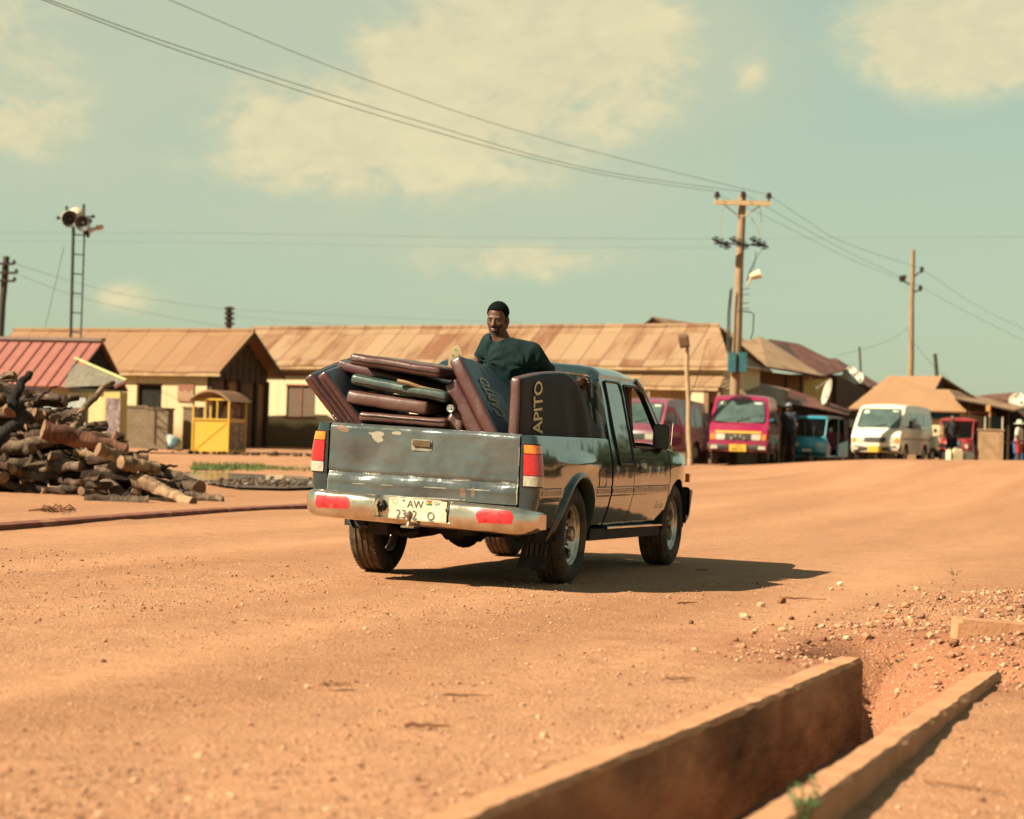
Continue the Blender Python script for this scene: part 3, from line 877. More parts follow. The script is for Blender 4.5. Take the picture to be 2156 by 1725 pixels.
def tread_mat():
    m = bpy.data.materials.new('tyre_tread'); t = NT(m)
    v = t.tex('Object'); n = t.noise(v, 16, 5)
    c = t.ramp(n, [(.35, (.050, .036, .026)), (.7, (.115, .075, .046))])
    t.bsdf(c, .9, 0, 0, t.noise(v, 110, 3), .5, .004, .2); return m
tread_m = tread_mat()
alloy = M('dusty_alloy', (.66, .60, .50), (.46, .39, .30), 8, .32, .75, stain=(.28, .16, .08), sscale=4, slo=.56, shi=.8)
chrome = M('scuffed_chrome', (.72, .66, .56), (.50, .40, .30), 7, .20, .95, stain=(.42, .24, .12), sscale=3.2, slo=.56, shi=.78, bump=.15, bscale=6, bdist=.01)
glassd = glass_mat('tinted_glass', (.35, .5, .48), .45, .02, (.012, .02, .02))
glassc = glass_mat('clear_glass', (.78, .88, .82), .10, .02)
gq = paint_mat('dark_quarter_glass', (.012, .02, .02), (.3, .2, .1), .10, .025, None, 0, 1.0)

TR = empty('pickup_truck', 'dark green extended cab pickup truck with dented tailgate, carrying maroon mattresses', 'pickup truck', MT)
TE = {}
def tb(mb, name, mats, parent=None, smooth=40, **k):
    return mb.build(name, mats, parent or TR, smooth, xf=lean, **k)

RZ, RR = 1.0, 1.0   # rear axle position along the truck, arch
def Rside(z):
    if z < .99: return .828 - .55 * (z - .76) ** 2
    r = .799 - .245 * (z - .99)
    return r - .5 * max(0, z - 1.36) ** 2
def crease(z): return -.006 * math.exp(-((z - .70) / .006) ** 2) + .004 * math.exp(-((z - .635) / .008) ** 2)
FA = 3.98
def sidefn(sg, off=0.0):
    def fn(f, z):
        b = .026 * math.exp(-((f - 1.0) / .36) ** 2 - ((z - .865) / .045) ** 2)
        b += .018 * math.exp(-((f - 4.05) / .34) ** 2 - ((z - .86) / .05) ** 2)
        b += .0015 * fb(f, z * 1.5, 3.2)
        if f > 3.9: b -= .10 * ((f - 3.9) / .75) ** 2
        return (sg * (Rside(z) + b + crease(z) + off), f, z)
    return fn
def arc(cx, cz, r, a0, a1, n=26):
    return [(cx + r * math.cos(R_(a0 + (a1 - a0) * k / n)), cz + r * math.sin(R_(a0 + (a1 - a0) * k / n))) for k in range(n + 1)]

# cargo bed
bed = MB()
for sg in (1, -1):
    ol = [(.06, .44), (.55, .42)] + [p for p in arc(1.0, .36, .43, 172, 8)] + [(1.83, .41), (1.835, 1.046), (.06, 1.046)]
    bed.panel([ol], sidefn(sg), .016, 0, (-sg * .03, 0, 0), flip=sg < 0)
    # rear corner post
    def cfn(t, z, sg=sg, off=0.0):
        R = Rside(z) + crease(z); w = R - .695
        a = t * PI / 2
        x = .695 + w * math.sin(a) ** .75; y = .062 * (1 - math.cos(a)) ** 1.3
        return Vector((sg * x, y, z)) + Vector((sg * math.sin(a), -math.cos(a), 0)) * off
    bed.grid(lambda t, z: cfn(t, z), [k / 14 for k in range(15)], [.44 + .606 * k / 30 for k in range(31)], 0, flip=sg < 0)
    # top rail, inner wall
    bed.hexa([(sg * .70, .03, 1.03), (sg * .785, .03, 1.03), (sg * .785, 1.83, 1.03), (sg * .70, 1.83, 1.03), (sg * .705, .03, 1.052), (sg * .775, .03, 1.052), (sg * .775, 1.83, 1.052), (sg * .705, 1.83, 1.052)])
    bed.b2((sg * .70, .05, .6), (sg * .715, 1.82, 1.04), 1)
bed.b2((-.72, .04, .585), (.72, 1.82, .6), 1); bed.b2((-.72, 1.795, .6), (.72, 1.81, 1.045), 1)
bedo = tb(bed, 'cargo_bed', [paint, under])

# tailgate
tg = MB()
def tgf(x, z):
    y = 0.0
    y += .009 * math.exp(-((z - .718) / .010) ** 2)
    if z < .70: y -= .006 * sstep(.70, .69, z)
    y -= .010 * math.exp(-((z - .657) / .007) ** 2)
    if z > 1.025: y += (z - 1.025) ** 2 * 30
    y += .018 * fb(x + .3, z * 1.3, 2.2, 2) + .005 * fb(x, z, 6)
    for dx, dz, r, a in ((-.46, .76, .08, .016), (-.15, .88, .16, .012), (.35, .93, .2, .010), (-.5, .95, .12, -.008), (.1, .78, .14, -.008), (.55, .8, .12, .008)):
        y += a * math.exp(-((x - dx) ** 2 + (z - dz) ** 2) / r ** 2)
    return (x, y, z)
tg.panel([rrect(-.684, .578, .684, 1.055, .012)], tgf, .014, 0, (0, .045, 0))
tg.b2((-.68, .045, .6), (.68, .06, 1.045), 1)
tgo = tb(tg, 'tailgate', [tgpaint, under])
h = MB(); h.panel([rrect(-.085, .898, .062, .975, .012)], lambda x, z: (x, -.004, z), .008, 0, (0, .02, 0))
h.panel([rrect(-.075, .928, .052, .968, .008)], lambda x, z: (x, -.016 + .3 * (z - .95) ** 2, z), .006, 1, (0, .012, 0))
tb(h, 'handle', [M('chipped_handle_recess', (.30, .26, .19), (.12, .13, .11), 30, .4), M('bronzed_handle', (.20, .14, .08), (.10, .075, .05), 20, .3, .6)], tgo)

# tail lights
lens = {'turn_lens': (.93, .985, (.85, .22, .015)), 'brake_lens': (.785, .925, (.46, .008, .012)), 'reverse_lens': (.712, .78, (.42, .38, .31))}
def lens_mat(n, c):
    m = bpy.data.materials.new(n); t = NT(m)
    v = t.tex('Object', (1, 1, 1)); w = t.noise(v, 45, 2)
    col = t.ramp(w, [(.3, tuple(x * .65 for x in c)), (.7, c)])
    b = t.bsdf(col, .12, 0, 1.0, t.noise(v, 160, 2), .25, .003, .6)
    b.inputs['Subsurface Weight'].default_value = .25; b.inputs['Subsurface Radius'].default_value = (.02, .008, .004); b.inputs['Subsurface Scale'].default_value = .3
    return m
lm = {k: lens_mat(k + '_plastic', v[2]) for k, v in lens.items()}
for sg in (1, -1):
    tl = MB()
    def cf(t, z, off, sg=sg):
        R = Rside(z); w = R - .695; a = t * PI / 2
        x = .695 + w * math.sin(a) ** .75; y = .062 * (1 - math.cos(a)) ** 1.3
        return Vector((sg * (x + off * math.sin(a)), y - off * math.cos(a), z))
    tl.panel([rrect(.0, .703, 1.0, .995, .012)], lambda t, z: cf(t, z, .006), .02, 0, (0, .02, 0), flip=sg < 0)
    o = tb(tl, 'tail_light', [blackp])
    for k, (z0, z1, _) in lens.items():
        q = MB(); q.panel([rpoly([(.07, z0), (.95, z0), (.95, z1), (.07, z1)], .012)], lambda t, z: cf(t, z, .013), .02, 0, (0, .012, 0), flip=sg < 0)
        tb(q, k, lm[k], o)

# rear bumper
bp = MB()
def bumpfn(x, s):
    """s 0..1 runs from the top inner edge over the face to the bottom inner edge"""
    ax = abs(x)
    prof = [(.02, .575), (-.10, .583), (-.145, .575), (-.168, .55), (-.176, .50), (-.172, .45), (-.155, .415), (-.10, .395), (.02, .395)]
    k = s * (len(prof) - 1); i = min(int(k), len(prof) - 2); u = k - i
    p0 = prof[max(0, i - 1)]; p1 = prof[i]; p2 = prof[i + 1]; p3 = prof[min(len(prof) - 1, i + 2)]
    q = [.5 * ((2 * b) + (-a + c) * u + (2 * a - 5 * b + 4 * c - d) * u * u + (-a + 3 * b - 3 * c + d) * u ** 3) for a, b, c, d in zip(p0, p1, p2, p3)]
    y, z = q
    e = max(0, (ax - .62) / .2)
    y += .06 * e ** 2; zc = .487
    cc = math.sqrt(max(.02, 1 - (max(0, ax - .695) / .137) ** 2))
    z = zc + (z - zc) * (.45 + .55 * cc); y += .14 * (1 - cc)
    if ax < .27:
        # recessed middle with a step
        b = sstep(.27, .235, ax)
        if z > .435: y = y * (1 - b) + max(y, -.092) * b
        else: y = y * (1 - b) + (y * 1.06) * b
    y += .004 * fb(x, s, 3)
    return (x, y, z - .017 * x)
xs = [-.83 + 1.66 * (k / 160) for k in range(161)]
bp.grid(bumpfn, xs, [k / 40 for k in range(41)], 0, flip=False)
bp.f = [tuple(reversed(f)) for f in bp.f]
for x in (-.83, .83):
    ring = [bumpfn(x, k / 40) for k in range(41)]
    bp.add(ring, [tuple(range(41))])
bpo = tb(bp, 'rear_bumper', [chrome], smooth=50)
redm = M('red_reflector_tape', (.52, .014, .02), (.40, .012, .016), 12, .45, spec=.5, stain=(.75, .15, .1), sscale=9, slo=.62, shi=.7)
def on_bump(x, z):
    best = None
    for k in range(8, 34):
        p = bumpfn(x, k / 40.0)
        if best is None or abs(p[2] - z) < abs(best[2] - z): best = p
    return best
for cx in (-.575, .585):
    rf = MB(); random.seed(3 if cx < 0 else 8)
    ol = [(a + random.gauss(0, .003), b + random.gauss(0, .003)) for a, b in rrect(cx - .125, .462 - .017 * cx, cx + .125, .552 - .017 * cx, .035, 6)]
    rf.panel([ol], lambda x, z: (x, on_bump(x, z)[1] - .004, z), .01, 0, (0, .006, 0))
    for dx in (-.065, .035):
        for dz in (-.022, .022):
            for k in range(12):
                a0, a1 = 2 * PI * k / 12, 2 * PI * (k + 1) / 12
                q = [(cx + dx + r * math.cos(a), .507 - .017 * cx + dz + r * math.sin(a)) for r, a in ((.009, a0), (.009, a1), (.0135, a1), (.0135, a0))]
                rf.add([(x, on_bump(x, z)[1] - .0052, z) for x, z in q], [(0, 1, 2, 3)], 1)
    o = tb(rf, 'reflector', [redm, M('reflector_ring', (.16, .012, .014), None, 20, .5)], bpo)
# number plate with its writing
npl = MB(); npl.panel([rrect(-.19, .425, .19, .575, .008)], lambda x, z: (x, -.108, z), .02, 0, (0, .006, 0))
npl.quad((.19, -.1075, .43), (.225, -.1075, .43), (.225, -.1075, .57), (.19, -.1075, .57))
plm = M('dusty_plate', (.60, .55, .42), (.45, .38, .26), 12, .5, stain=(.36, .24, .13), sscale=6, slo=.6, shi=.8)
npo = tb(npl, 'number_plate', [plm])
lt = MB(); inkm = M('plate_ink', (.05, .055, .05), (.09, .085, .07), 40, .6)
def put(mb, body, cx, cz, size, y, mi=0, sx=1.0, sp=1.0):
    vs, fs = text_mesh(body, size, 0, sp)
    mb.add([(cx + a[0] * sx, y, cz + a[1]) for a in vs], fs, mi)
put(lt, 'AW', 0.0, .537, .072, -.111, 0, .95); put(lt, '2362', -.06, .465, .082, -.111, 0, .9, 1.05); put(lt, 'Q', .115, .465, .078, -.111, 0, .9); put(lt, 'GH', .155, .553, .034, -.111, 0, .9)
for k in range(24):
    a0, a1 = 2 * PI * k / 24, 2 * PI * (k + 1) / 24
    lt.add([(-.145 + r * math.cos(a), -.111, .55 + r * math.sin(a)) for r, a in ((.0165, a0), (.0165, a1), (.0185, a1), (.0185, a0))], [(0, 1, 2, 3)])
for x in (-.085, .105): lt.lathe([(.0, 0), (.007, 0)], Matrix.Translation((x, -.112, .56)) @ Matrix.Rotation(PI / 2, 4, 'X'), 10)
for i, mi in enumerate((1, 2, 3)): lt.quad((.078, -.111, .571 - .010 * i), (.118, -.111, .571 - .010 * i), (.118, -.111, .561 - .010 * i), (.078, -.111, .561 - .010 * i), mi)
lt.quad((.095, -.1115, .559), (.101, -.1115, .559), (.101, -.1115, .553), (.095, -.1115, .553), 0)
tb(lt, 'lettering', [inkm, M('flag_red', (.5, .04, .03), None, 30, .6), M('flag_yellow', (.6, .4, .05), None, 30, .6), M('flag_green', (.02, .15, .06), None, 30, .6)], npo, 0)
pl_ = MB()
for x in (-.235, .25):
    Mx = Matrix.Translation((x, -.13, .515)) @ Matrix.Rotation(PI / 2, 4, 'X')
    pl_.add([Mx @ Vector(q) for q in ((-.028, 0, 0), (0, .045, 0), (.028, 0, 0), (0, -.045, 0), (-.02, 0, .005), (0, .034, .005), (.02, 0, .005), (0, -.034, .005))], [(4, 5, 6, 7), (0, 1, 5, 4), (1, 2, 6, 5), (2, 3, 7, 6), (3, 0, 4, 7)])
    pl_.lathe([(.012, .006), (.012, .012), (.007, .016), (0, .016)], Mx, 12)
tb(pl_, 'plate_lamp', [blackp])
bl = MB(); bl.lathe([(.0, -.02), (.020, -.02), (.020, .0), (.012, .01), (.011, .03), (.02, .042), (.025, .058), (.022, .074), (.010, .083), (0, .084)], Matrix.Translation((.005, -.225, .41)), 18)
bl.b2((-.04, -.26, .385), (.05, -.14, .397))
tb(bl, 'tow_ball', [M('worn_steel', (.30, .25, .19), (.18, .12, .08), 12, .4, .8)])

# cab
cab = MB()
for sg in (1, -1):
    ol = [(1.875, .39), (2.49, .37), (2.495, .99), (2.535, 1.525), (1.93, 1.525), (1.885, 1.05)]
    cab.panel([ol], sidefn(sg), .018, 0, (-sg * .03, 0, 0), flip=sg < 0)
    # A pillar
    cab.tube([(sg * .652, 3.06, 1.520), (sg * .668, 3.2, 1.462), (sg * .722, 3.5, 1.21), (sg * .772, 3.72, 1.02)], [.030, .028, .028, .034], 10)
    cab.tube([(sg * .648, 1.94, 1.522), (sg * .648, 2.5, 1.527), (sg * .648, 3.06, 1.522)], [.016, .014, .016], 8)
    # sill under the doors
    cab.hexa([(sg * .60, 1.50, .30), (sg * .765, 1.50, .30), (sg * .765, 3.6, .28), (sg * .6, 3.6, .28), (sg * .60, 1.50, .38), (sg * .778, 1.50, .385), (sg * .778, 3.6, .365), (sg * .6, 3.6, .36)], 1)
    cab.tube([(sg * .785, 1.9, .385), (sg * .785, 3.58, .367)], .011, 6, 2)
def roof(x, f):
    ax = abs(x)
    z = 1.612 - .022 * (ax / .6) ** 2 - 5.0 * max(0, ax - .56) ** 2
    z -= .085 * (1 - math.sqrt(max(0, 1 - (max(0, 2.02 - f) / .128) ** 2))) + .05 * max(0, (f - 2.55) / .65) ** 2.2
    if 2.02 < f < 2.9: z += .004 * math.cos(ax * 26) * sstep(.55, .48, ax)
    return (x, f, z)
cab.grid(roof, [-.658 + 1.316 * k / 48 for k in range(49)], [1.895 + 1.29 * k / 40 for k in range(41)], 0)
# rear wall with window opening
def rw(x, z): return (x, 1.885 - .10 * max(0, z - 1.02) ** 2 + .01 * (abs(x) / .7) ** 4 * 4, z)
rwo = [(-.745, .5), (.745, .5), (.81, .8), (.797, 1.0), (.672, 1.48), (.60, 1.515), (.3, 1.530), (-.3, 1.530), (-.60, 1.515), (-.672, 1.48), (-.797, 1.0), (-.81, .8)]
win = rpoly([(-.66, 1.09), (.66, 1.09), (.595, 1.465), (-.595, 1.465)], .08, 6)
cab.panel([rwo, win], rw, .02, 0, (0, .03, 0))
cab.b2((-.76, 1.9, .30), (.76, 3.75, .34), 1); cab.b2((-.74, 3.62, .34), (.74, 3.66, .98), 1)
cabo = tb(cab, 'cab', [paint, under, chrome])
rg = MB(); rg.panel([win], lambda x, z: (x, rw(x, z)[1] + .012, z), .03, 0)
rwg = tb(rg, 'rear_window', [glassd])
fr = MB(); fr.tube([(x, rw(x, z)[1] - .004, z) for x, z in win], .012, 6, closed=True)
tb(fr, 'window_rubber', [blackp], rwg)
for sg in (1, -1):
    ol = rpoly([(2.045, .868), (2.44, .868), (2.462, 1.0), (2.468, 1.488), (2.035, 1.488), (2.01, 1.1)], .045, 5)
    q = MB(); q.panel([ol], sidefn(sg, .006), .02, 0, (-sg * .008, 0, 0), flip=sg < 0)
    qo = tb(q, 'quarter_window', [gq])
    q = MB(); f_ = sidefn(sg, .008); q.tube([f_(a, b) for a, b in ol], .009, 6, closed=True); tb(q, 'window_rubber', [blackp], qo)
ws = MB()
def wsf(a, b):
    y = 3.70 - .56 * b + .06 * (1 - (2 * a - 1) ** 2); z = 1.03 + .455 * b + .01 * (1 - (2 * a - 1) ** 2)
    w = .735 - .09 * b
    return (-w + 2 * w * a, y, z)
ws.grid(wsf, [k / 16 for k in range(17)], [k / 10 for k in range(11)])
tb(ws, 'windshield', [glassc])

# doors
for sg in (1, -1):
    ol = [(2.507, .375), (3.645, .36), (3.66, .99), (3.60, 1.045), (3.20, 1.465), (3.03, 1.518), (2.55, 1.518), (2.51, .99)]
    hole = rpoly([(2.565, 1.0), (3.545, 1.0), (3.14, 1.435), (3.0, 1.475), (2.60, 1.475)], .03, 4)
    d = MB(); d.panel([ol, hole], sidefn(sg), .016, 0, (-sg * .04, 0, 0), flip=sg < 0)
    d.b2((sg * .70, 2.53, .38), (sg * .72, 3.62, .985), 1)
    do = tb(d, 'door', [paint, inside])
    f_ = sidefn(sg, .002)
    w = MB(); w.tube([f_(a, b) for a, b in hole], .010, 6, closed=True); tb(w, 'window_rubber', [blackp], do)
    f2 = sidefn(sg, .004)
    hd = MB(); hd.panel([rrect(2.66, .795, 2.83, .885, .015)], f2, .012, 1, (-sg * .01, 0, 0), flip=sg < 0)
    f3 = sidefn(sg, .022); hd.panel([rrect(2.672, .835, 2.818, .877, .012)], f3, .012, 0, (-sg * .02, 0, 0), flip=sg < 0)
    tb(hd, 'handle', [chrome, blackp], do)
    vv, ff = text_mesh('Executive', .085, .25, .92); f4 = sidefn(sg, .003)
    lt = MB(); lt.add([f4(3.44 + sg * a[0] * .95, .53 + a[1]) for a in vv], [f if sg > 0 else f for f in ff])
    tb(lt, 'lettering', [M('badge_silver', (.85, .78, .68), None, 30, .4)], do, 0)
    # mirror
    mi = MB(); x0_, x1_ = (.788, .902) if sg > 0 else (-.902, -.788)
    mi.panel([rrect(x0_, 1.0, x1_, 1.185, .02)], lambda x, z: (x, 3.20 + .12 * (abs(x) - .79), z), .015, 1, (0, .012, 0))
    mi.panel([rrect(x0_ - .006, .992, x1_ + .006, 1.193, .026)], lambda x, z: (x, 3.207 + .12 * (abs(x) - .79), z), .015, 0, (0, .05, 0))
    mi.grid(lambda a, b: (sg * (.845 + .062 * math.cos(a) * math.sin(b)), 3.25 + .06 * math.cos(b), 1.092 + .10 * math.sin(a) * math.sin(b)), [2 * PI * k / 20 for k in range(21)], [PI / 2 * k / 6 for k in range(7)], 0)
    mi.tube([(sg * .845, 3.26, 1.01), (sg * .82, 3.27, .975), (sg * .79, 3.28, .965)], [.02, .02, .028], 8)
    tb(mi, 'side_mirror', [blackp, M('mirror_glass', (.02, .025, .025), (.015, .02, .02), 5, .1)])
    # stripes and rear flare
    for a, b in ((.09, .55), (1.46, 1.82), (1.89, 2.485), (2.52, 3.63)):
        st = MB()
        ol = rrect(a, .647, b, .683, .003, 2); st.panel([ol], sidefn(sg, .0025), .02, 0, None, flip=sg < 0)
        ol = rrect(a, .626, b, .634, .002, 2); st.panel([ol], sidefn(sg, .006), .02, 1, None, flip=sg < 0)
        ol = rrect(a, .692, b, .700, .002, 2); st.panel([ol], sidefn(sg, .003), .02, 2, None, flip=sg < 0)
        tb(st, 'side_stripe', [M('grey_tape', (.16, .15, .14), (.10, .09, .09), 10, .25, .3), chrome, blackp])
    fl = MB()
    pts = arc(1.0, .36, .43, -8, 188, 34); fs = sidefn(sg)
    def flare(k, s):
        a, z = pts[k]; ra = .395 + .058 * s
        c = ((a - 1.0) / .43, (z - .36) / .43)
        f = 1.0 + c[0] * ra; zz = .36 + c[1] * ra
        out = .030 * math.sin(PI * min(1, s * 1.1)) ** .7 + (0.002 if s < .95 else -.004)
        return (sg * (Rside(zz) + out - (.05 if s <= 0 else 0)), f, zz)
    fl.grid(flare, list(range(35)), [0, .001, .15, .3, .5, .7, .85, 1.0], 0, flip=sg > 0)
    tb(fl, 'fender_flare', [paint_mat('flare_paint%d' % (sg > 0), (.010, .032, .033), (.3, .2, .11), .25, .25, (.3, .27, .2), 0, .7, .70)], None, 60)

# front body: wings, hood, nose
fbm = MB()
for sg in (1, -1):
    ol = [(3.672, .36)] + arc(FA, .36, .385, 176, 4, 24) + [(4.40, .42), (4.62, .56), (4.655, .70), (4.655, .85), (4.60, .90), (4.3, .945), (3.675, .985)]
    ol[1:2] = [(3.672, .40)] if ol[1][0] < 3.672 else ol[1:2]
    ol = [(max(3.672, a), b) for a, b in ol]
    fbm.panel([ol], sidefn(sg), .016, 0, (-sg * .03, 0, 0), flip=sg < 0)
def hood(x, f):
    ax = abs(x); e = 1 if f < 3.9 else 1 - .12 * ((f - 3.9) / .75) ** 2
    W = .815 * e
    z = np.interp(f, [3.66, 3.9, 4.2, 4.45, 4.6, 4.66, 4.69], [1.03, 1.022, .99, .945, .90, .86, .78])
    edge = np.interp(f, [3.66, 4.3, 4.6, 4.69], [.975, .94, .895, .75])
    u = ax / .815
    zz = z - (z - edge) * max(0, (u - .72) / .28) ** 2
    return (x / .815 * W * .985, f, float(zz))
fbm.grid(hood, [-.815 + 1.63 * k / 44 for k in range(45)], [3.665 + 1.025 * k / 36 for k in range(37)], 0)
fbm.b2((-.70, 4.62, .50), (.70, 4.66, .80), 1)
tb(fbm, 'hood', [paint, blackp])
fbp = MB()
def fbf(x, s):
    ax = abs(x); a = s * PI
    y = 4.72 + .05 * math.sin(a) - .55 * max(0, (ax - .55) / .28) ** 2.2 * .7
    return (x * 1.0, y, .55 + .12 * math.cos(a))
fbp.grid(fbf, [-.84 + 1.68 * k / 60 for k in range(61)], [k / 12 for k in range(13)], 0)
fbp.b2((-.6, 4.5, .40), (.6, 4.66, .52), 0)
for sg in (1, -1): fbp.hexa([(sg * .66, 4.40, .36), (sg * .80, 4.40, .36), (sg * .78, 4.62, .42), (sg * .66, 4.70, .42), (sg * .66, 4.36, .66), (sg * .815, 4.38, .66), (sg * .80, 4.62, .64), (sg * .66, 4.70, .64)])
tb(fbp, 'front_bumper', [blackp], None, 50)
for sg in (1, -1):
    ind = MB(); ind.box((sg * .735, 4.665, .745), (.05, .05, .075)); tb(ind, 'indicator', [lm['turn_lens']], None, 0)
    hl = MB(); hl.box((sg * .56, 4.668, .72), (.26, .03, .13)); tb(hl, 'headlight', [glassc], None, 0)
an = MB(); an.tube([(.80, 3.76, .985), (.80, 3.76, 1.02)], .014, 8); an.tube([(.80, 3.76, 1.02), (.80, 3.80, 1.21)], .003, 5)
tb(an, 'antenna', [M('antenna_metal', (.4, .36, .28), None, 20, .35, .7)])
fc = MB(); fc.panel([rrect(1.50, .70, 1.68, .83, .02)], sidefn(1, .002), .02, 0, None); fc.tube([sidefn(1, .001)(a, b) for a, b in rrect(1.50, .70, 1.68, .83, .02)], .004, 4, 1, closed=True)
tb(fc, 'fuel_flap', [paint, blackp])

# chassis
ch = MB()
for sg in (1, -1):
    ch.b2((sg * .38, .12, .42), (sg * .46, 4.55, .52)); ch.tube([(sg * .5, .35, .44), (sg * .5, .7, .36), (sg * .5, 1.0, .31), (sg * .5, 1.4, .36), (sg * .5, 1.75, .43)], .028, 6)
    ch.tube([(sg * .52, .36, .45), (sg * .52, .30, .34)], .025, 6)
    ch.tube([(sg * .35, .95, .36), (sg * .42, 1.3, .55)], .03, 8)
    for yc in (RZ, FA):
        # wheel housings
        rr_ = .42 if yc == RZ else .385
        ps = [(yc + rr_ * math.cos(R_(a)), .36 + rr_ * math.sin(R_(a))) for a in range(-5, 186, 10)]
        ch.grid(lambda k, x: (sg * x, ps[k][0], ps[k][1]), list(range(len(ps))), [.45, .79], 0)
        ch.add([(sg * .45, p[0], p[1]) for p in ps], [tuple(range(len(ps)))])
for y in (.2, 1.7, 2.6, 3.4): ch.b2((-.42, y, .43), (.42, y + .06, .5))
ch.b2((-.6, .12, .50), (.6, 1.8, .585)); ch.b2((-.3, 1.5, .30), (.1, 2.3, .46)); ch.b2((.2, 1.65, .29), (.6, 2.35, .44)); ch.b2((-.35, 2.6, .26), (.35, 3.9, .45))
ch.tube([(-.3, 3.0, .36), (-.31, 1.6, .33), (-.36, 1.25, .33)], .028, 8); ch.tube([(-.36, 1.25, .33), (-.37, .8, .32)], .07, 10); ch.tube([(-.37, .8, .32), (-.40, .25, .335)], .025, 8)
ch.tube([(0.02, 1.05, .36), (.0, 2.6, .36)], .035, 8); ch.tube([(-.66, FA, .34), (.66, FA, .34)], .04, 8)
ch.box((.25, .28, .40), (.10, .16, .12)); ch.box((-.37, .22, .38), (.14, .1, .16)); ch.tube([(.62, .5, .42), (.62, .62, .12)], .02, 6)
ch.tube([(-.45, .5, .40), (-.30, .45, .30), (-.2, .5, .33)], .02, 6)
tb(ch, 'chassis', [under])
ax_ = MB(); ax_.tube([(-.66, RZ, .345), (-.2, RZ, .345), (-.16, RZ, .345), (.1, RZ, .345), (.14, RZ, .345), (.66, RZ, .345)], [.045, .05, .09, .09, .05, .045], 12)
ax_.lathe([(0, -.16), (.06, -.15), (.11, -.10), (.14, 0), (.12, .09), (.07, .14), (0, .15)], Matrix.Translation((-.03, RZ, .345)) @ Matrix.Rotation(PI / 2, 4, 'X'), 20)
ax_.build('rear_axle', [under], TR)
for sg in (1,):
    mf = MB()
    def mff(a, b): return (sg * (.56 + .22 * a), .56 - .05 * b - .10 * b ** 3 + .02 * math.sin(a * 9 + b * 3), .42 - .28 * b)
    mf.grid(mff, [k / 8 for k in range(9)], [k / 10 for k in range(11)], 0)
    for k in range(6): mf.tube([Vector(mff(.08 + .15 * k, .42)) + Vector((0, -.012, 0)), Vector(mff(.10 + .15 * k, .72)) + Vector((0, -.012, 0))], .014, 6, 1)
    tb(mf, 'mud_flap', [M('rubber_flap', (.018, .014, .012), (.03, .02, .014), 10, .8), M('rubber_rib', (.05, .037, .027), (.03, .022, .016), 10, .8)], None, 50)

# wheels
def rim_mesh():
    mb = MB()
    def hgt(r): return .062 - .05 * sstep(.04, .12, r) + .055 * sstep(.13, .20, r)
    ols = [[(.200 * math.cos(2 * PI * k / 72), .200 * math.sin(2 * PI * k / 72)) for k in range(72)]]
    for k in range(6):
        a = 2 * PI * (k + .5) / 6
        pts = [(.080, -.022), (.168, -.060), (.186, -.03), (.189, .0), (.186, .03), (.168, .060), (.080, .022), (.070, 0)]
        ols.append([(r * math.cos(a) - w * math.sin(a), r * math.sin(a) + w * math.cos(a)) for r, w in rpoly(pts, .01, 2)])
    mb.panel(ols, lambda a, b: (a, b, hgt(math.hypot(a, b))), .0075, 0, (0, 0, -.02))
    mb.lathe([(.198, .066), (.206, .084), (.216, .092), (.222, .088), (.222, .08), (.206, .07), (.200, .02), (.196, -.09)], None, 48, 0)
    mb.lathe([(0, -.02), (.195, -.02)], None, 32, 1)
    mb.lathe([(.042, .055), (.044, .085), (.036, .098), (0, .10)], None, 20, 2)
    for k in range(6):
        a = 2 * PI * k / 6; mb.lathe([(.010, .045), (.010, .07), (0, .072)], Matrix.Translation((.068 * math.cos(a), .068 * math.sin(a), 0)), 8, 2)
    return mb
def tyre_mesh():
    mb = MB()
    side = [(.214, .092), (.226, .106), (.250, .116), (.285, .1195), (.312, .113), (.330, .100), (.3395, .086)]
    mb.lathe(side, None, 56, 0); mb.lathe([(r, -h) for r, h in reversed(side)], None, 56, 0)
    tr = [(.3395, .086), (.3435, .070)]
    for g in (.044, .0, -.044): tr += [(.3455, g + .009), (.3375, g + .006), (.3375, g - .006), (.3455, g - .009)]
    tr += [(.3435, -.070), (.3395, -.086)]
    mb.lathe(tr, None, 56, 1)
    # shoulder blocks
    for k in range(56):
        a = 2 * PI * k / 56
        for s in (1, -1):
            Mx = Matrix.Rotation(a, 4, 'Z')
            mb.box((0, 0, 0), (.010, .024, .024), None, 1); n = len(mb.v)
            for i in range(n - 8, n): mb.v[i] = tuple(Mx @ (Vector(mb.v[i]) + Vector((.3385, 0, s * .079))))
    return mb
rimM = None
for yc in (RZ, FA):
    for sg in (1, -1):
        w = bpy.data.objects.new('wheel', None); COL.objects.link(w); w.parent = TR
        w.location = (sg * .685, yc, .345); w.rotation_euler = (0, sg * PI / 2, 0)
        if rimM is None:
            rimM = rim_mesh().build('rim', [alloy, under, M('hub_chrome', (.4, .36, .30), (.2, .15, .1), 12, .3, .8)], w, 40)
            tyM = tyre_mesh().build('tyre', [tyre_m, tread_m], w, 30)
        else:
            for src in (rimM, tyM):
                c = src.copy(); COL.objects.link(c); c.parent = w; c.rotation_euler = (0, 0, random.uniform(0, 6))

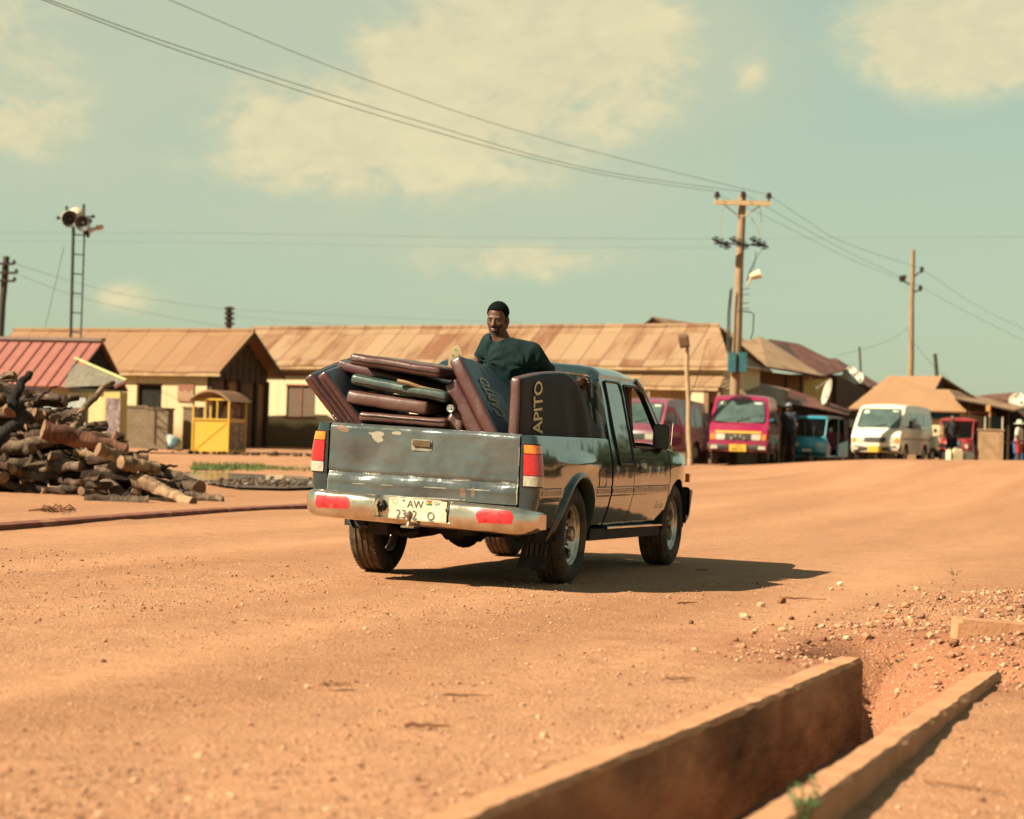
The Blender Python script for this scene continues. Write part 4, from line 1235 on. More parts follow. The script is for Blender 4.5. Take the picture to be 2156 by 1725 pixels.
# cab interior
for x in (-.36, .36):
    s = MB(); s.box((x, 2.72, .62), (.46, .5, .16)); s.box((x, 2.46, .92), (.44, .13, .56), (R_(-12), 0, 0)); s.box((x, 2.40, 1.26), (.24, .08, .15))
    so_ = tb(s, 'seat', [M('seat_cloth', (.035, .035, .034), (.02, .02, .02), 20, .95)], None, 0)
    bm = bmesh.new(); bm.from_mesh(so_.data); bmesh.ops.bevel(bm, geom=bm.edges[:], offset=.03, segments=2); bm.to_mesh(so_.data); bm.free()
ds = MB(); ds.grid(lambda x, a: (x, 3.62 - .3 * math.sin(a), .80 + .20 * math.cos(a) if a < 1.5 else .6), [-.72, -.3, .3, .72], [0, .4, .8, 1.2, 1.49, 1.6]); tb(ds, 'dashboard', [inside])
sw = MB(); Mx = Matrix.Translation((-.36, 3.22, .95)) @ Matrix.Rotation(R_(-62), 4, 'X'); sw.tube([Mx @ Vector((.18 * math.cos(2 * PI * k / 28), .18 * math.sin(2 * PI * k / 28), 0)) for k in range(28)], .013, 8, closed=True)
sw.tube([Mx @ Vector((-.17, 0, 0)), Mx @ Vector((.17, 0, 0))], .015, 6); tb(sw, 'steering_wheel', [blackp])
# ---------------------------------------------------------------- load of mattresses
vinyl = paint_mat('maroon_vinyl', (.060, .021, .020), (.15, .07, .05), .18, .36, None, 0, .22, bump=.35)
vinyl2 = paint_mat('brown_vinyl', (.074, .033, .027), (.17, .09, .062), .22, .38, None, 0, .2, bump=.35)
blue_v = paint_mat('navy_vinyl', (.030, .058, .085), (.12, .10, .09), .35, .40, None, 0, .2, bump=.3)
black_v = paint_mat('black_vinyl', (.006, .008, .013), (.045, .038, .036), .08, .5, None, 0, 0, bump=.3, spec=.12)
green_v = paint_mat('green_vinyl', (.026, .052, .046), (.15, .15, .11), .3, .34, None, 0, .3, bump=.35)
pipe_m = M('dark_piping', (.022, .012, .010), None, 20, .6)
gold_m = M('gold_lettering', (.62, .50, .26), (.46, .36, .18), 30, .5)
def V3(*a): return Vector(a)
def mattress(label, c, ex, ey, ez, size, side, face, face2=None, bend=None, rnd=.016, bulge=.012, piping=0, text=None, seed=0, group='mattresses piled on the pickup'):
    """local axes: ex along the near edge, ey away from the camera, ez through the thickness; c = middle of the near face"""
    w, l, th = size
    ex, ey, ez = [Vector(q).normalized() for q in (ex, ey, ez)]
    ez = (ez - ex * ez.dot(ex)).normalized(); ey = (ey - ex * ey.dot(ex) - ez * ey.dot(ez)).normalized()
    c = Vector(c)
    def shape(u, v, k):
        # u,v,k in -1..1 ; superellipsoid rounding of the edges plus cushion bulge and wrinkles
        p = Vector((u * w / 2, v * l / 2, k * th / 2))
        core = Vector((max(-w / 2 + rnd, min(w / 2 - rnd, p.x)), max(-l / 2 + rnd, min(l / 2 - rnd, p.y)), max(-th / 2 + rnd, min(th / 2 - rnd, p.z))))
        d = p - core
        if d.length > 1e-9: p = core + d.normalized() * min(d.length, rnd)
        b = (1 - u ** 2) * (1 - v ** 2)
        p.z += math.copysign(bulge * b, k) * abs(k)
        p.y += v * bulge * .9 * (1 - k * k) * (1 - .7 * u ** 8) * sstep(.93, 1.0, abs(v))
        p.x += u * bulge * .5 * (1 - k * k) * sstep(.93, 1.0, abs(u))
        q = p * 9 + Vector((seed * 3.1, 0, seed))
        p += Vector((0, .005, .005)) * mnoise.noise(q * .8) + Vector((0, .002, .0016)) * mnoise.noise(q * 2.7)
        if bend: p = bend(p)
        return c + ex * p.x + ey * (p.y + l / 2) + ez * p.z
    def steps(n, L):
        e = rnd / (L / 2)
        a = [-1, -1 + e * .3, -1 + e * .7, -1 + e * 1.0]
        return a + [(-1 + e) + (2 - 2 * e) * i / n for i in range(1, n)] + [-q for q in reversed(a)]
    U, Vv, K = steps(22, w), steps(26, l), steps(6, th)
    mb = MB()
    for kk, mi in ((1, 1), (-1, 2)): mb.grid(lambda u, v: shape(u, v, kk), U, Vv, mi, flip=kk < 0)
    for s in (1, -1):
        mb.grid(lambda u, k: shape(u, s, k), U, K, 0, flip=s > 0)
        mb.grid(lambda v, k: shape(s, v, k), Vv, K, 0, flip=s < 0)
    ctr = shape(0, 0, 0)
    f = lambda p: (Vector(p) - ctr)
    o = mb.build('mattress', [side, face, face2 or face], None, 60, merge=.0004, xf=f)
    o.matrix_world = MT @ Matrix.Translation(lean(ctr))
    tag(o, label, 'mattress', group)
    if piping is not None and piping is not False:
        pm = MB(); loop = []
        n = 26
        for i in range(n): loop.append((-1 + 2 * i / n, -1))
        for i in range(n): loop.append((1, -1 + 2 * i / n))
        for i in range(n): loop.append((1 - 2 * i / n, 1))
        for i in range(n): loop.append((-1, 1 - 2 * i / n))
        pts = []
        for u, v in loop:
            p = shape(u, v, piping); d = (ex * (u if abs(u) >= 1 else 0) + ey * (v if abs(v) >= 1 else 0))
            if abs(u) > .93 and abs(v) > .93: p = shape(u * .985, v * .985, piping)
            pts.append(p + d * .002)
        pm.tube(pts, .0052, 6, closed=True)
        pm.build('piping', [pipe_m], o, 60, xf=f)
    if text:
        body, kk, u0, v0, along, sz, sx = text
        vs, fs = text_mesh(body, 1.0, .12 if body[0] == 'C' else 0, 1.0)
        lt = MB(); du, dv = along
        out = []
        for a in vs:
            tx, ty = a[0] * sz * sx, a[1] * sz
            u = u0 + du * tx / (w / 2); v = v0 - du * ty / (l / 2)
            p0 = shape(u, v, kk); n_ = (shape(u + .01, v, kk) - p0).cross(shape(u, v + .01, kk) - p0) * kk
            n_.normalize()
            if n_.dot(ez) * kk < 0: n_ = -n_
            out.append(p0 + n_ * .007)
        lt.add(out, fs)
        lt.build('lettering', [gold_m], o, 0, xf=f)
    return o
mattress('top maroon mattress with black piping, laid across the whole pile', (-.275, .10, 1.468), (.64, 0, -.07), (.10, 1, -.05), (.07, 0, .64), (.66, .95, .078), vinyl, vinyl, seed=1, piping=-.12)
mattress('pale green mattress between the top maroon one and the plain brown one', (-.245, .11, 1.315), (.68, 0, -.10), (.08, 1, .02), (.10, 0, .68), (.70, .95, .075), green_v, green_v, seed=2, piping=-.35)
mattress('plain brown mattress without piping under the green one', (-.315, .08, 1.212), (.61, 0, -.065), (.08, 1, -.03), (.072, 0, .61), (.585, .95, .088), vinyl2, vinyl2, seed=3, piping=False)
mattress('lowest brown mattress resting on the tailgate rim, piping along its middle', (-.20, .09, 1.098), (.65, 0, -.022), (.05, 1, -.08), (.022, 0, .65), (.63, .9, .066), vinyl2, vinyl2, seed=4, piping=.25)
mattress('outermost maroon mattress leaning out over the left side of the bed', (-.72, .10, 1.15), (-.245, -.08, .31), (-.155, 1, .13), (.31, 0, .245), (.55, 1.0, .082), vinyl, blue_v, vinyl, seed=5, piping=.1)
mattress('maroon edged mattress with blue face leaning left, second from the outside', (-.615, .09, 1.155), (-.255, -.08, .325), (-.155, 1, .13), (.325, 0, .255), (.58, 1.05, .085), vinyl, blue_v, vinyl, seed=6, piping=-.2)
mattress('navy mattress lying nearly flat beneath the top maroon one, its blue upper face showing', (-.37, .40, 1.375), (.92, 0, -.19), (.05, 1, .03), (.19, 0, .92), (.92, 1.0, .08), vinyl, blue_v, vinyl, seed=12, piping=False)
mattress('short maroon mattress tucked under the blue faced lettered one', (.255, .17, 1.135), (-.255, .03, .405), (.05, 1, .0), (.36, 0, .235), (.58, .9, .115), vinyl, vinyl, seed=7, piping=False, rnd=.02)
mattress('tall leaning mattress with blue face lettered along its edge and maroon side', (.315, .12, 1.255), (-.335, .05, .545), (.02, 1, -.02), (.85, 0, .53), (.68, 1.0, .098), vinyl, blue_v, vinyl, seed=8, piping=False, rnd=.02,
         text=('CAPITO', 1, .05, -.58, (1, 0), .22, .40), bend=lambda p: p + Vector((-.22 * max(0, p.y + .25) ** 1.6, 0, 0)))
def slump(p):
    # far end sags outward over the bed rail and its top corner rolls down
    y = p.y + .85; t = y / 1.72
    top = float(np.interp(y, [0, .12, .5, .85, 1.05, 1.25, 1.45, 1.6, 1.75], [1.40, 1.425, 1.455, 1.475, 1.46, 1.37, 1.26, 1.16, 1.06]))
    top = 1.43 + .075 * math.sin(min(1, y / .95) * PI / 2) - .40 * sstep(.9, 1.8, y)
    z0 = .62; f = (p.x + .40) / .80
    z = z0 + (top - z0) * f
    q = p.copy(); q.x = z - 1.02
    q.z = p.z + .125 * sstep(.2, 1.7, y) * (1.1 - .4 * f) + .034 * math.sin(y * 13 + f * 5) * sstep(.6, 1.2, y) * max(0.0, 1 - f) ** .7
    return q
mattress('tall black faced mattress with gold letters standing along the right bed side', (.605, .09, 1.02), (0, 0, 1), (.0, 1, 0), (1, 0, 0), (.80, 1.70, .085), vinyl2, black_v, black_v, seed=9, piping=False, bend=slump, rnd=.022,
         text=('APITO', 1, .47, -.58, (1, 0), .24, .50))
# small things wedged into the pile
bg = MB(); random.seed(2)
def bag(a, b):
    r = .075 * math.sin(b) ** .6 * (1 + .12 * math.sin(a * 3 + b * 2) + .08 * math.sin(a * 5))
    return (.155 + r * math.cos(a) * .9, .23 + r * math.sin(a), 1.085 - .10 * math.cos(PI - b))
bg.grid(bag, [2 * PI * k / 24 for k in range(25)], [.05 + (PI - .1) * k / 14 for k in range(15)])
o = bg.build('cloth_bundle', [vinyl2], None, 180); o.matrix_world = MT; tag(o, 'crumpled brown bundle stuffed low between the mattress stacks', 'bundle')
cp = MB(); Mx = Matrix.Translation((.135, .13, 1.195)) @ Matrix.Rotation(PI / 2, 4, 'X')
cp.lathe([(.0, -.03), (.026, -.03), (.028, .0), (.024, .008), (.012, .004), (.010, .014), (0, .015)], Mx, 20)
o = cp.build('jar_lid', [M('tin_lid', (.5, .52, .46), (.3, .33, .3), 20, .3, .6)], None, 40); o.matrix_world = MT; tag(o, 'round shiny lid peeping out above the brown bundle', 'lid')
pl2 = MB(); A, B = Vector((-.235, .06, 1.362)), Vector((.13, .22, 1.283)); n = 10
pl2.tube([A + (B - A) * k / n + Vector((0, 0, .004 * math.sin(k))) for k in range(n + 1)], .0145, 10, caps=False); pl2.tube([A + (B - A) * .5 * k / n + Vector((0, 0, .0)) for k in range(n + 1)], .011, 10, caps=False)
pl2.lathe([(.011, 0), (.0145, 0)], Matrix.Translation(A) @ (B - A).to_track_quat('Z', 'Y').to_matrix().to_4x4(), 10)
o = pl2.build('bamboo_cane', [M('bamboo', (.36, .25, .13), (.22, .13, .07), 14, .6)], None, 60, xf=lean); o.matrix_world = MT; tag(o, 'short bamboo cane lying on the green mattress', 'cane')
# ---------------------------------------------------------------- people
skin = M('dark_brown_skin', (.105, .047, .026), (.070, .030, .017), 26, .52, spec=.35, bump=.15, bscale=160, bdist=.002)
beard_m = M('short_beard', (.022, .014, .011), (.012, .008, .007), 120, .8)
lip_m = M('lips', (.125, .054, .043), (.095, .042, .034), 40, .4)
hair_m = M('cropped_black_hair', (.004, .007, .007), (.0025, .004, .004), 240, .95, spec=.08, bump=.8, bscale=320, bdist=.004)
eye_m = M('eye_white', (.055, .04, .03), (.04, .03, .022), 30, .4); iris_m = M('dark_iris', (.012, .008, .006), None, 30, .15)

def make_man():
    rt = empty('person', 'young man in a dark green T-shirt sitting among the mattresses, looking down to his side', 'person', MT)
    HC = np.array([.088, 1.20, 1.866]); S = .90
    f = np.array([-.04, -.98, -.19]); f /= np.linalg.norm(f)
    up = np.array([.02, 0, 1.0]); up -= f * (up @ f); up /= np.linalg.norm(up)
    rt_ = np.cross(f, up)          # lateral axis
    B = np.stack([rt_, f, up], 1)
    def loc(P): return (P - HC) @ B / S * np.array((.95, 1, 1.07))
    def head(P):
        q = loc(P)
        d = sd_ell(q, (0, -.012, .055), (.074, .098, .092))
        d = smin(d, sd_ell(q, (0, .028, -.028), (.064, .066, .085)), .03)
        d = smin(d, sd_cone(q, (-.060, -.005, -.055), (-.020, .062, -.108), .021, .021), .03)
        d = smin(d, sd_cone(q, (.060, -.005, -.055), (.020, .062, -.108), .021, .021), .03)
        d = smin(d, sd_ell(q, (0, .066, -.108), (.026, .022, .020)), .02)
        d = smin(d, sd_cone(q, (-.036, .078, .030), (.036, .078, .030), .014, .014), .016)
        for s in (-1, 1):
            d = smin(d, sd_ell(q, (s * .044, .056, -.018), (.024, .024, .022)), .02)
            e = sd_ell(q, (s * .032, .103, .011), (.017, .022, .012)); d = -smin(-d, e, .010)
            d = smin(d, sd_ell(q, (s * .032, .076, .009), (.016, .013, .012)), .004)
            d = smin(d, sd_ell(q, (s * .078, -.012, -.004), (.012, .024, .038)), .012)
            d = smin(d, sd_ell(q, (s * .016, .092, -.037), (.012, .013, .010)), .008)
        d = smin(d, sd_cone(q, (0, .084, .018), (0, .112, -.030), .009, .015), .010)
        d = smin(d, sd_ell(q, (0, .080, -.068), (.032, .016, .022)), .012)
        d = smin(d, sd_ell(q, (0, .094, -.0635), (.027, .011, .0075)), .004)
        d = smin(d, sd_ell(q, (0, .094, -.0785), (.023, .012, .009)), .004)
        return d * S
    J = dict(neck0=(.10, 1.225, 1.78), neck1=(.135, 1.25, 1.69), sl=(.05, 1.17, 1.70), sr=(.335, 1.27, 1.645), c0=(.125, 1.20, 1.59), c1=(.265, 1.26, 1.55), ab=(.225, 1.28, 1.36), hip=(.24, 1.34, 1.15),
             el=(-.07, 1.20, 1.53), wr=(-.005, .99, 1.43), er=(.448, 1.45, 1.48), wrr=(.535, 1.775, 1.435))
    def torso(P, g=0.0):
        d = sd_cone(P, J['c0'], J['c1'], .118 + g, .122 + g)
        d = smin(d, sd_cone(P, J['sl'], J['sr'], .058 + g, .062 + g), .07)
        d = smin(d, sd_cone(P, (.195, 1.24, 1.54), J['ab'], .135 + g, .125 + g), .06)
        d = smin(d, sd_cone(P, J['ab'], J['hip'], .125 + g, .135 + g), .05)
        return d
    def upper(P, g=0.0):
        d = sd_cone(P, J['sl'], J['el'], .052 + g, .041 + g)
        return np.minimum(d, sd_cone(P, J['sr'], J['er'], .055 + g, .043 + g))
    def body(P):
        d = smin(torso(P, -.006), upper(P, -.004), .04)
        d = smin(d, sd_cone(P, J['neck0'], J['neck1'], .050, .060), .03)
        d = smin(d, sd_cone(P, J['el'], J['wr'], .040, .027), .012)
        d = smin(d, sd_cone(P, J['er'], J['wrr'], .041, .028), .012)
        # legs: one stretched out with the foot up on the load, one bent down
        for a, b, ra, rb in (((.19, 1.30, 1.16), (.13, .98, 1.37), .085, .062), ((.13, .98, 1.37), (.03, .66, 1.50), .055, .040), ((.03, .66, 1.46), (.005, .58, 1.55), .036, .034), ((.30, 1.30, 1.14), (.36, .92, 1.18), .085, .062), ((.36, .92, 1.18), (.36, .86, .82), .055, .04), ((.36, .86, .80), (.36, .74, .76), .036, .03)):
            d = smin(d, sd_cone(P, a, b, ra, rb), .02)
        # hands with palms, fingers and thumbs
        for w, dirv, side, curl in ((J['wr'], (.25, -.9, -.35), (1, .25, 0), .5), (J['wrr'], (.20, .85, .25), (.35, -.15, .9), 1.1)):
            w = np.array(w); dv = np.array(dirv, float); dv /= np.linalg.norm(dv); sv = np.array(side, float); sv -= dv * (sv @ dv); sv /= np.linalg.norm(sv); nv = np.cross(dv, sv)
            d = smin(d, sd_cone(P, w, w + dv * .06, .026, .030), .015)
            for k, ln in enumerate((.066, .078, .074, .058)):
                o_ = (k - 1.5) * .020
                a0 = w + dv * .075 + sv * o_; a1 = a0 + (dv * math.cos(curl * .5) + nv * math.sin(curl * .5)) * ln * .5; a2 = a1 + (dv * math.cos(curl * 1.5) + nv * math.sin(curl * 1.5)) * ln * .5
                d = smin(d, sd_cone(P, w + dv * .05 + sv * o_, a0, .010, .0095), .006)
                d = smin(d, np.minimum(sd_cone(P, a0, a1, .0098, .009), sd_cone(P, a1, a2, .009, .0075)), .004)
            a0 = w + dv * .03 - sv * .028; a1 = a0 + (dv * .7 - sv * .6 + nv * .4) * .042; a2 = a1 + (dv * .9 + nv * .4) * .03
            d = smin(d, np.minimum(sd_cone(P, a0, a1, .012, .0105), sd_cone(P, a1, a2, .0105, .008)), .006)
        m = P[..., 2] > 1.68
        if m.any():
            hd = np.full(d.shape, 9.0); hd[m] = head(P[m]); d = smin(d, hd, .018)
        return d
    def mfn(C):
        q = loc(C); out = np.zeros(len(C), int)
        h = C[:, 2] > 1.68
        x, y, z = np.abs(q[:, 0]), q[:, 1], q[:, 2]
        lips = (((x / .027) ** 2 + ((z + .071) / .0155) ** 2) < 1) & (y > .082)
        bd = h & (y > .01) & (z < -.030 - .35 * np.clip(.06 - y, 0, 1)) & ((z > -.118)) & (((z < -.088) & (y > .045) & (x < .03)) | ((z > -.059) & (z < -.047) & (x < .036) & (y > .07)) | ((x > .028) & (x < .040) & (z < -.047) & (y > .05)))
        br = h & (y > .062) & (x > .010) & (x < .050) & (z > .023 + (x - .03) * .1) & (z < .037)
        out[bd] = 1; out[br] = 1; out[h & lips] = 2
        return out
    sdf_obj('body', body, (-.2, .5, .70), (.72, 2.0, 2.04), .0062, [skin, beard_m, lip_m], rt, mfn)
    def hairf(P):
        q = loc(P)
        d = sd_ell(q, (0, -.012, .060), (.080, .105, .101)) * S
        hl = np.interp(q[..., 1], [-.13, -.06, -.015, .0, .022, .04, .062, .1], [-.07, -.065, -.03, .0, .04, .078, .102, .104])
        d2 = (hl - q[..., 2]) * S
        return np.maximum(d - .004 * (q[..., 2] > 0.05), d2)
    sdf_obj('hair', hairf, (-.05, 1.04, 1.74), (.24, 1.36, 2.03), .005, [hair_m], rt)
    for s in (-1, 1):
        e = MB(); c = HC + B @ (np.array([s * .033, .0765, .009]) * S)
        Mx = Matrix(((B[0, 0], B[0, 2], B[0, 1], c[0]), (B[1, 0], B[1, 2], B[1, 1], c[1]), (B[2, 0], B[2, 2], B[2, 1], c[2]), (0, 0, 0, 1)))
        e.lathe([(.0115, 0), (.0105, .005), (.0075, .0085), (.0055, .0098)], Mx, 16, 0); e.lathe([(.0056, .0098), (0, .0112)], Mx, 12, 1)
        e.build('eye', [eye_m, iris_m], rt, 180)
    # T-shirt
    shirt = cloth_mat('dark_green_cotton', (.0045, .016, .0175), (.0075, .022, .023))
    def shirtf(P):
        w = (.0052 * np.sin(P[..., 0] * 21 + P[..., 2] * 33 + 2.4 * np.sin(P[..., 2] * 13 + P[..., 0] * 9)) + .0024 * np.sin(P[..., 0] * 47 - P[..., 2] * 31 + 2 * np.sin(P[..., 0] * 15)) + .0012 * np.sin(P[..., 0] * 30 + P[..., 2] * 75)) * np.clip((1.74 - P[..., 2]) * 6, 0.2, 1)
        d = smin(torso(P, .008), upper(P, .013), .022)
        # loose drape at the right sleeve
        d = smin(d, sd_cone(P, (.365, 1.27, 1.61), (.425, 1.38, 1.48), .066, .060), .022) - w
        nk = np.linalg.norm((P - np.array((.122, 1.185, 1.792))) * np.array((1, 1, 1.1)), axis=-1) - .090
        nk = smin(nk, sd_cone(P, (.11, 1.10, 1.745), (.12, 1.28, 1.82), .045, .055), .02)
        d = d - .004 * np.exp(-((nk - .009) / .008) ** 2)
        for ax_, az_, k_ in ((.335, 1.53, 1), (.055, 1.56, -1)):
            dx_, dz_ = P[..., 0] - ax_, P[..., 2] - az_; r_ = np.sqrt(dx_ ** 2 + dz_ ** 2)
            d = d - .0055 * np.sin(np.arctan2(dz_, dx_ * k_) * 9 + 2.5 * np.sin(r_ * 22)) * np.exp(-r_ / .13) * np.clip(r_ * 25, 0, 1)
        d = np.maximum(d, -nk)
        for s, e, t in ((J['sl'], J['el'], .68), (J['sr'], J['er'], .80)):
            s, e = np.array(s), np.array(e); ax = (e - s) / np.linalg.norm(e - s); p0 = s + (e - s) * t
            near = np.linalg.norm(P - e, axis=-1) < .13
            cut = (P - p0) @ ax
            d = np.where(near, np.maximum(d, cut), d)
        return np.maximum(d, 1.22 - P[..., 2])
    sdf_obj('t_shirt', shirtf, (-.18, 1.0, 1.2), (.62, 1.66, 1.80), .0065, [shirt], rt)
    # sandal on the raised foot
    sn = MB()
    sdir = Vector((.25, -.92, .12)).normalized(); up_ = Vector((.10, .18, 1)).normalized(); sx = up_.cross(sdir).normalized(); up_ = sdir.cross(sx).normalized()
    c = Vector((.005, .545, 1.535))
    prof = []
    for k in range(32):
        a = 2 * PI * k / 32
        prof.append((.046 * math.cos(a) * (1 + .10 * math.sin(a)), .108 * math.sin(a)))
    rows = []
    for dd, sc in ((0.022, .97), (.018, 1.0), (0, 1.0), (-.004, .97)):
        rows.append([c + sx * x * sc + up_ * z * sc + sdir * dd for x, z in prof])
    base = sn.add([p for r in rows for p in r], [])
    for j in range(3):
        for k in range(32):
            l = (k + 1) % 32; sn.f.append((j * 32 + k, j * 32 + l, (j + 1) * 32 + l, (j + 1) * 32 + k)); sn.m.append(0)
    sn.f.append(tuple(reversed(range(32)))); sn.m.append(0); sn.f.append(tuple(96 + k for k in range(32))); sn.m.append(0)
    for x, z in ((-.012, .075), (.022, .045), (-.02, .03), (-.022, -.06), (.02, -.06)):
        sn.lathe([(.0045, .0), (.0045, .003), (0, .003)], Matrix.Translation(c + sx * x + up_ * z + sdir * .0225) @ sdir.to_track_quat('Z', 'Y').to_matrix().to_4x4(), 8, 1)
    sn.tube([c + sx * .042 + sdir * .0, c + sx * .03 - sdir * .06 + up_ * .04, c - sx * .03 - sdir * .06 + up_ * .04, c - sx * .042], .012, 6, 1)
    bmn = sn.build('sandal', [M('worn_yellow_sole', (.37, .30, .17), (.26, .20, .11), 18, .7), M('sole_stud', (.10, .11, .07), None, 20, .6)], rt, 40)
make_man()

def skeleton_person(J, P, arms=True, k=.03, sc=1.0):
    """smooth body from joints; J maps joint names to points (metres, local)"""
    d = sd_cone(P, J['hip'], J['chest'], .125 * sc, .135 * sc)
    d = smin(d, sd_cone(P, J['shl'], J['shr'], .062 * sc, .062 * sc), .06)
    d = smin(d, sd_cone(P, J['chest'], J['neck'], .08 * sc, .055 * sc), .04)
    d = smin(d, sd_ell(P, J['head'], (.078, .095, .118)), .02)
    hd = np.array(J['head']); fw = np.array(J.get('face', (0, -1, 0)), float)
    d = smin(d, sd_ell(P, hd + fw * .07 + np.array((0, 0, -.055)), (.05, .05, .06)), .03)
    d = smin(d, sd_cone(P, hd + fw * .088 + np.array((0, 0, .01)), hd + fw * .108 + np.array((0, 0, -.02)), .010, .015), .01)
    for s in 'lr':
        d = smin(d, sd_cone(P, J['sh' + s], J['el' + s], .052 * sc, .04 * sc), .03)
        d = smin(d, sd_cone(P, J['el' + s], J['wr' + s], .04 * sc, .028 * sc), .015)
        w, e = np.array(J['wr' + s]), np.array(J['el' + s]); dv = (w - e) / np.linalg.norm(w - e)
        sv = np.cross(dv, (0.3, .9, .1)); sv /= np.linalg.norm(sv)
        d = smin(d, sd_cone(P, w, w + dv * .07, .028, .034), .015)
        for q in range(4): d = smin(d, sd_cone(P, w + dv * .06 + sv * (q - 1.5) * .02, w + dv * (.14 + .012 * (q in (1, 2))) + sv * (q - 1.5) * .021, .011, .008), .005)
        d = smin(d, sd_cone(P, w + dv * .02 + sv * .03, w + dv * .075 + sv * .052, .012, .009), .006)
        if 'kn' + s in J:
            d = smin(d, sd_cone(P, J['hp' + s], J['kn' + s], .085 * sc, .058 * sc), .03)
            d = smin(d, sd_cone(P, J['kn' + s], J['an' + s], .055 * sc, .038 * sc), .02)
            a = np.array(J['an' + s]); d = smin(d, sd_cone(P, a + np.array((0, .02, -.03)), a + np.array(J.get('toe', (0, -.13, -.045))), .036, .028), .02)
    return d

def passenger():
    rt = empty('person', 'passenger inside the cab raising one arm to the top of the right door window', 'person', MT)
    J = dict(hip=(.36, 2.70, .72), chest=(.36, 2.62, 1.06), neck=(.36, 2.63, 1.20), head=(.36, 2.66, 1.335), face=(0, 1, 0), shl=(.20, 2.62, 1.12), shr=(.53, 2.80, 1.13), ell=(.12, 2.78, .92), wrl=(.16, 3.0, .84),
             elr=(.590, 3.14, 1.13), wrr=(.600, 3.05, 1.385), hpl=(.28, 2.74, .72), hpr=(.44, 2.74, .72), knl=(.27, 3.14, .76), knr=(.45, 3.14, .76), anl=(.27, 3.3, .44), anr=(.45, 3.3, .44), toe=(0, .13, -.04))
    sdf_obj('body', lambda P: skeleton_person(J, P), (.0, 2.42, .36), (.72, 3.48, 1.56), .0085, [skin], rt)
    sh = M('dark_shirt', (.02, .022, .025), (.012, .013, .015), 20, .9)
    def shf(P):
        d = sd_cone(P, J['hip'], J['chest'], .138, .150)
        d = smin(d, sd_cone(P, J['shl'], J['shr'], .075, .075), .06)
        d = smin(d, np.minimum(sd_cone(P, J['shl'], np.array(J['shl']) * .4 + np.array(J['ell']) * .6, .066, .058), sd_cone(P, J['shr'], np.array(J['shr']) * .45 + np.array(J['elr']) * .55, .066, .058)), .03)
        return np.maximum(d, -(np.linalg.norm(P - np.array(J['neck']) - np.array((0, 0, .05)), axis=-1) - .085))
    sdf_obj('shirt', shf, (.0, 2.4, .56), (.76, 3.1, 1.24), .011, [sh], rt)
    sdf_obj('hair', lambda P: np.maximum(sd_ell(P, np.array(J['head']) + np.array((0, -.01, .012)), (.084, .102, .12)), J['head'][2] + .02 - P[..., 2] + .5 * (P[..., 1] - J['head'][1] - .02)), (.2, 2.5, 1.2), (.5, 2.82, 1.5), .009, [hair_m], rt)
passenger()
def driver():
    rt = empty('person', 'driver behind the steering wheel, seen dimly through the rear window', 'person', MT)
    J = dict(hip=(-.36, 2.70, .72), chest=(-.36, 2.62, 1.06), neck=(-.36, 2.63, 1.20), head=(-.36, 2.66, 1.335), face=(0, 1, 0), shl=(-.53, 2.64, 1.12), shr=(-.19, 2.64, 1.12), ell=(-.58, 2.85, .95), wrl=(-.48, 3.07, .98),
             elr=(-.14, 2.85, .95), wrr=(-.25, 3.07, .98), hpl=(-.44, 2.74, .72), hpr=(-.28, 2.74, .72), knl=(-.46, 3.14, .76), knr=(-.27, 3.14, .76), anl=(-.45, 3.3, .44), anr=(-.27, 3.3, .44), toe=(0, .13, -.04))
    sdf_obj('body', lambda P: skeleton_person(J, P), (-.72, 2.42, .36), (-.02, 3.48, 1.5), .012, [skin], rt)
    def shf(P):
        d = smin(sd_cone(P, J['hip'], J['chest'], .138, .150), sd_cone(P, J['shl'], J['shr'], .075, .075), .06)
        d = smin(d, np.minimum(sd_cone(P, J['shl'], J['ell'], .066, .05), sd_cone(P, J['shr'], J['elr'], .066, .05)), .03)
        return np.maximum(d, -(np.linalg.norm(P - np.array(J['neck']) - np.array((0, 0, .05)), axis=-1) - .085))
    sdf_obj('shirt', shf, (-.74, 2.4, .56), (.0, 3.0, 1.24), .014, [M('faded_shirt', (.12, .10, .08), (.08, .065, .05), 20, .9)], rt)
    sdf_obj('hair', lambda P: np.maximum(sd_ell(P, np.array(J['head']) + np.array((0, -.01, .012)), (.084, .102, .12)), J['head'][2] + .02 - P[..., 2] + .5 * (P[..., 1] - J['head'][1] - .02)), (-.5, 2.5, 1.2), (-.2, 2.82, 1.5), .012, [hair_m], rt)
driver()
# ---------------------------------------------------------------- buildings
roof_tan = tin_roof('tan_tin_roof', (.245, .140, .074), (.225, .126, .066), (.20, .10, .048), .11, .78, .50, .72, .6)
roof_rust = tin_roof('rusty_tin_roof', (.275, .18, .103), (.235, .146, .08), (.155, .068, .032), .10, .76, .46, .62, .75)
roof_rust2 = tin_roof('weathered_tin_roof', (.29, .185, .10), (.245, .145, .078), (.165, .082, .042), .10, .8, .5, .72, .6)
roof_dark = tin_roof('dark_rust_roof', (.15, .055, .034), (.115, .042, .028), (.07, .026, .02), .12, .8, .45, .7, .5)
roof_hip = tin_roof('plain_tan_roof', (.285, .162, .084), (.27, .152, .078), (.25, .13, .062), .14, .9, .6, .85, .15)
cream = wall_mat('cream_wall', (.54, .45, .28), (.13, .095, .055), .62, .25, .25)
cream2 = wall_mat('dirty_cream_wall', (.48, .385, .225), (.20, .125, .065), .5, .5, .5)
mudw = wall_mat('mud_wall', (.22, .125, .065), (.12, .065, .035), .7, .5, .4)
yelw = wall_mat('yellow_wall', (.42, .34, .13), (.20, .13, .06), .3, .4, .4)
blockw = brick_mat('cement_block', (.20, .155, .10), (.16, .12, .08), (.09, .065, .045), 2.4)
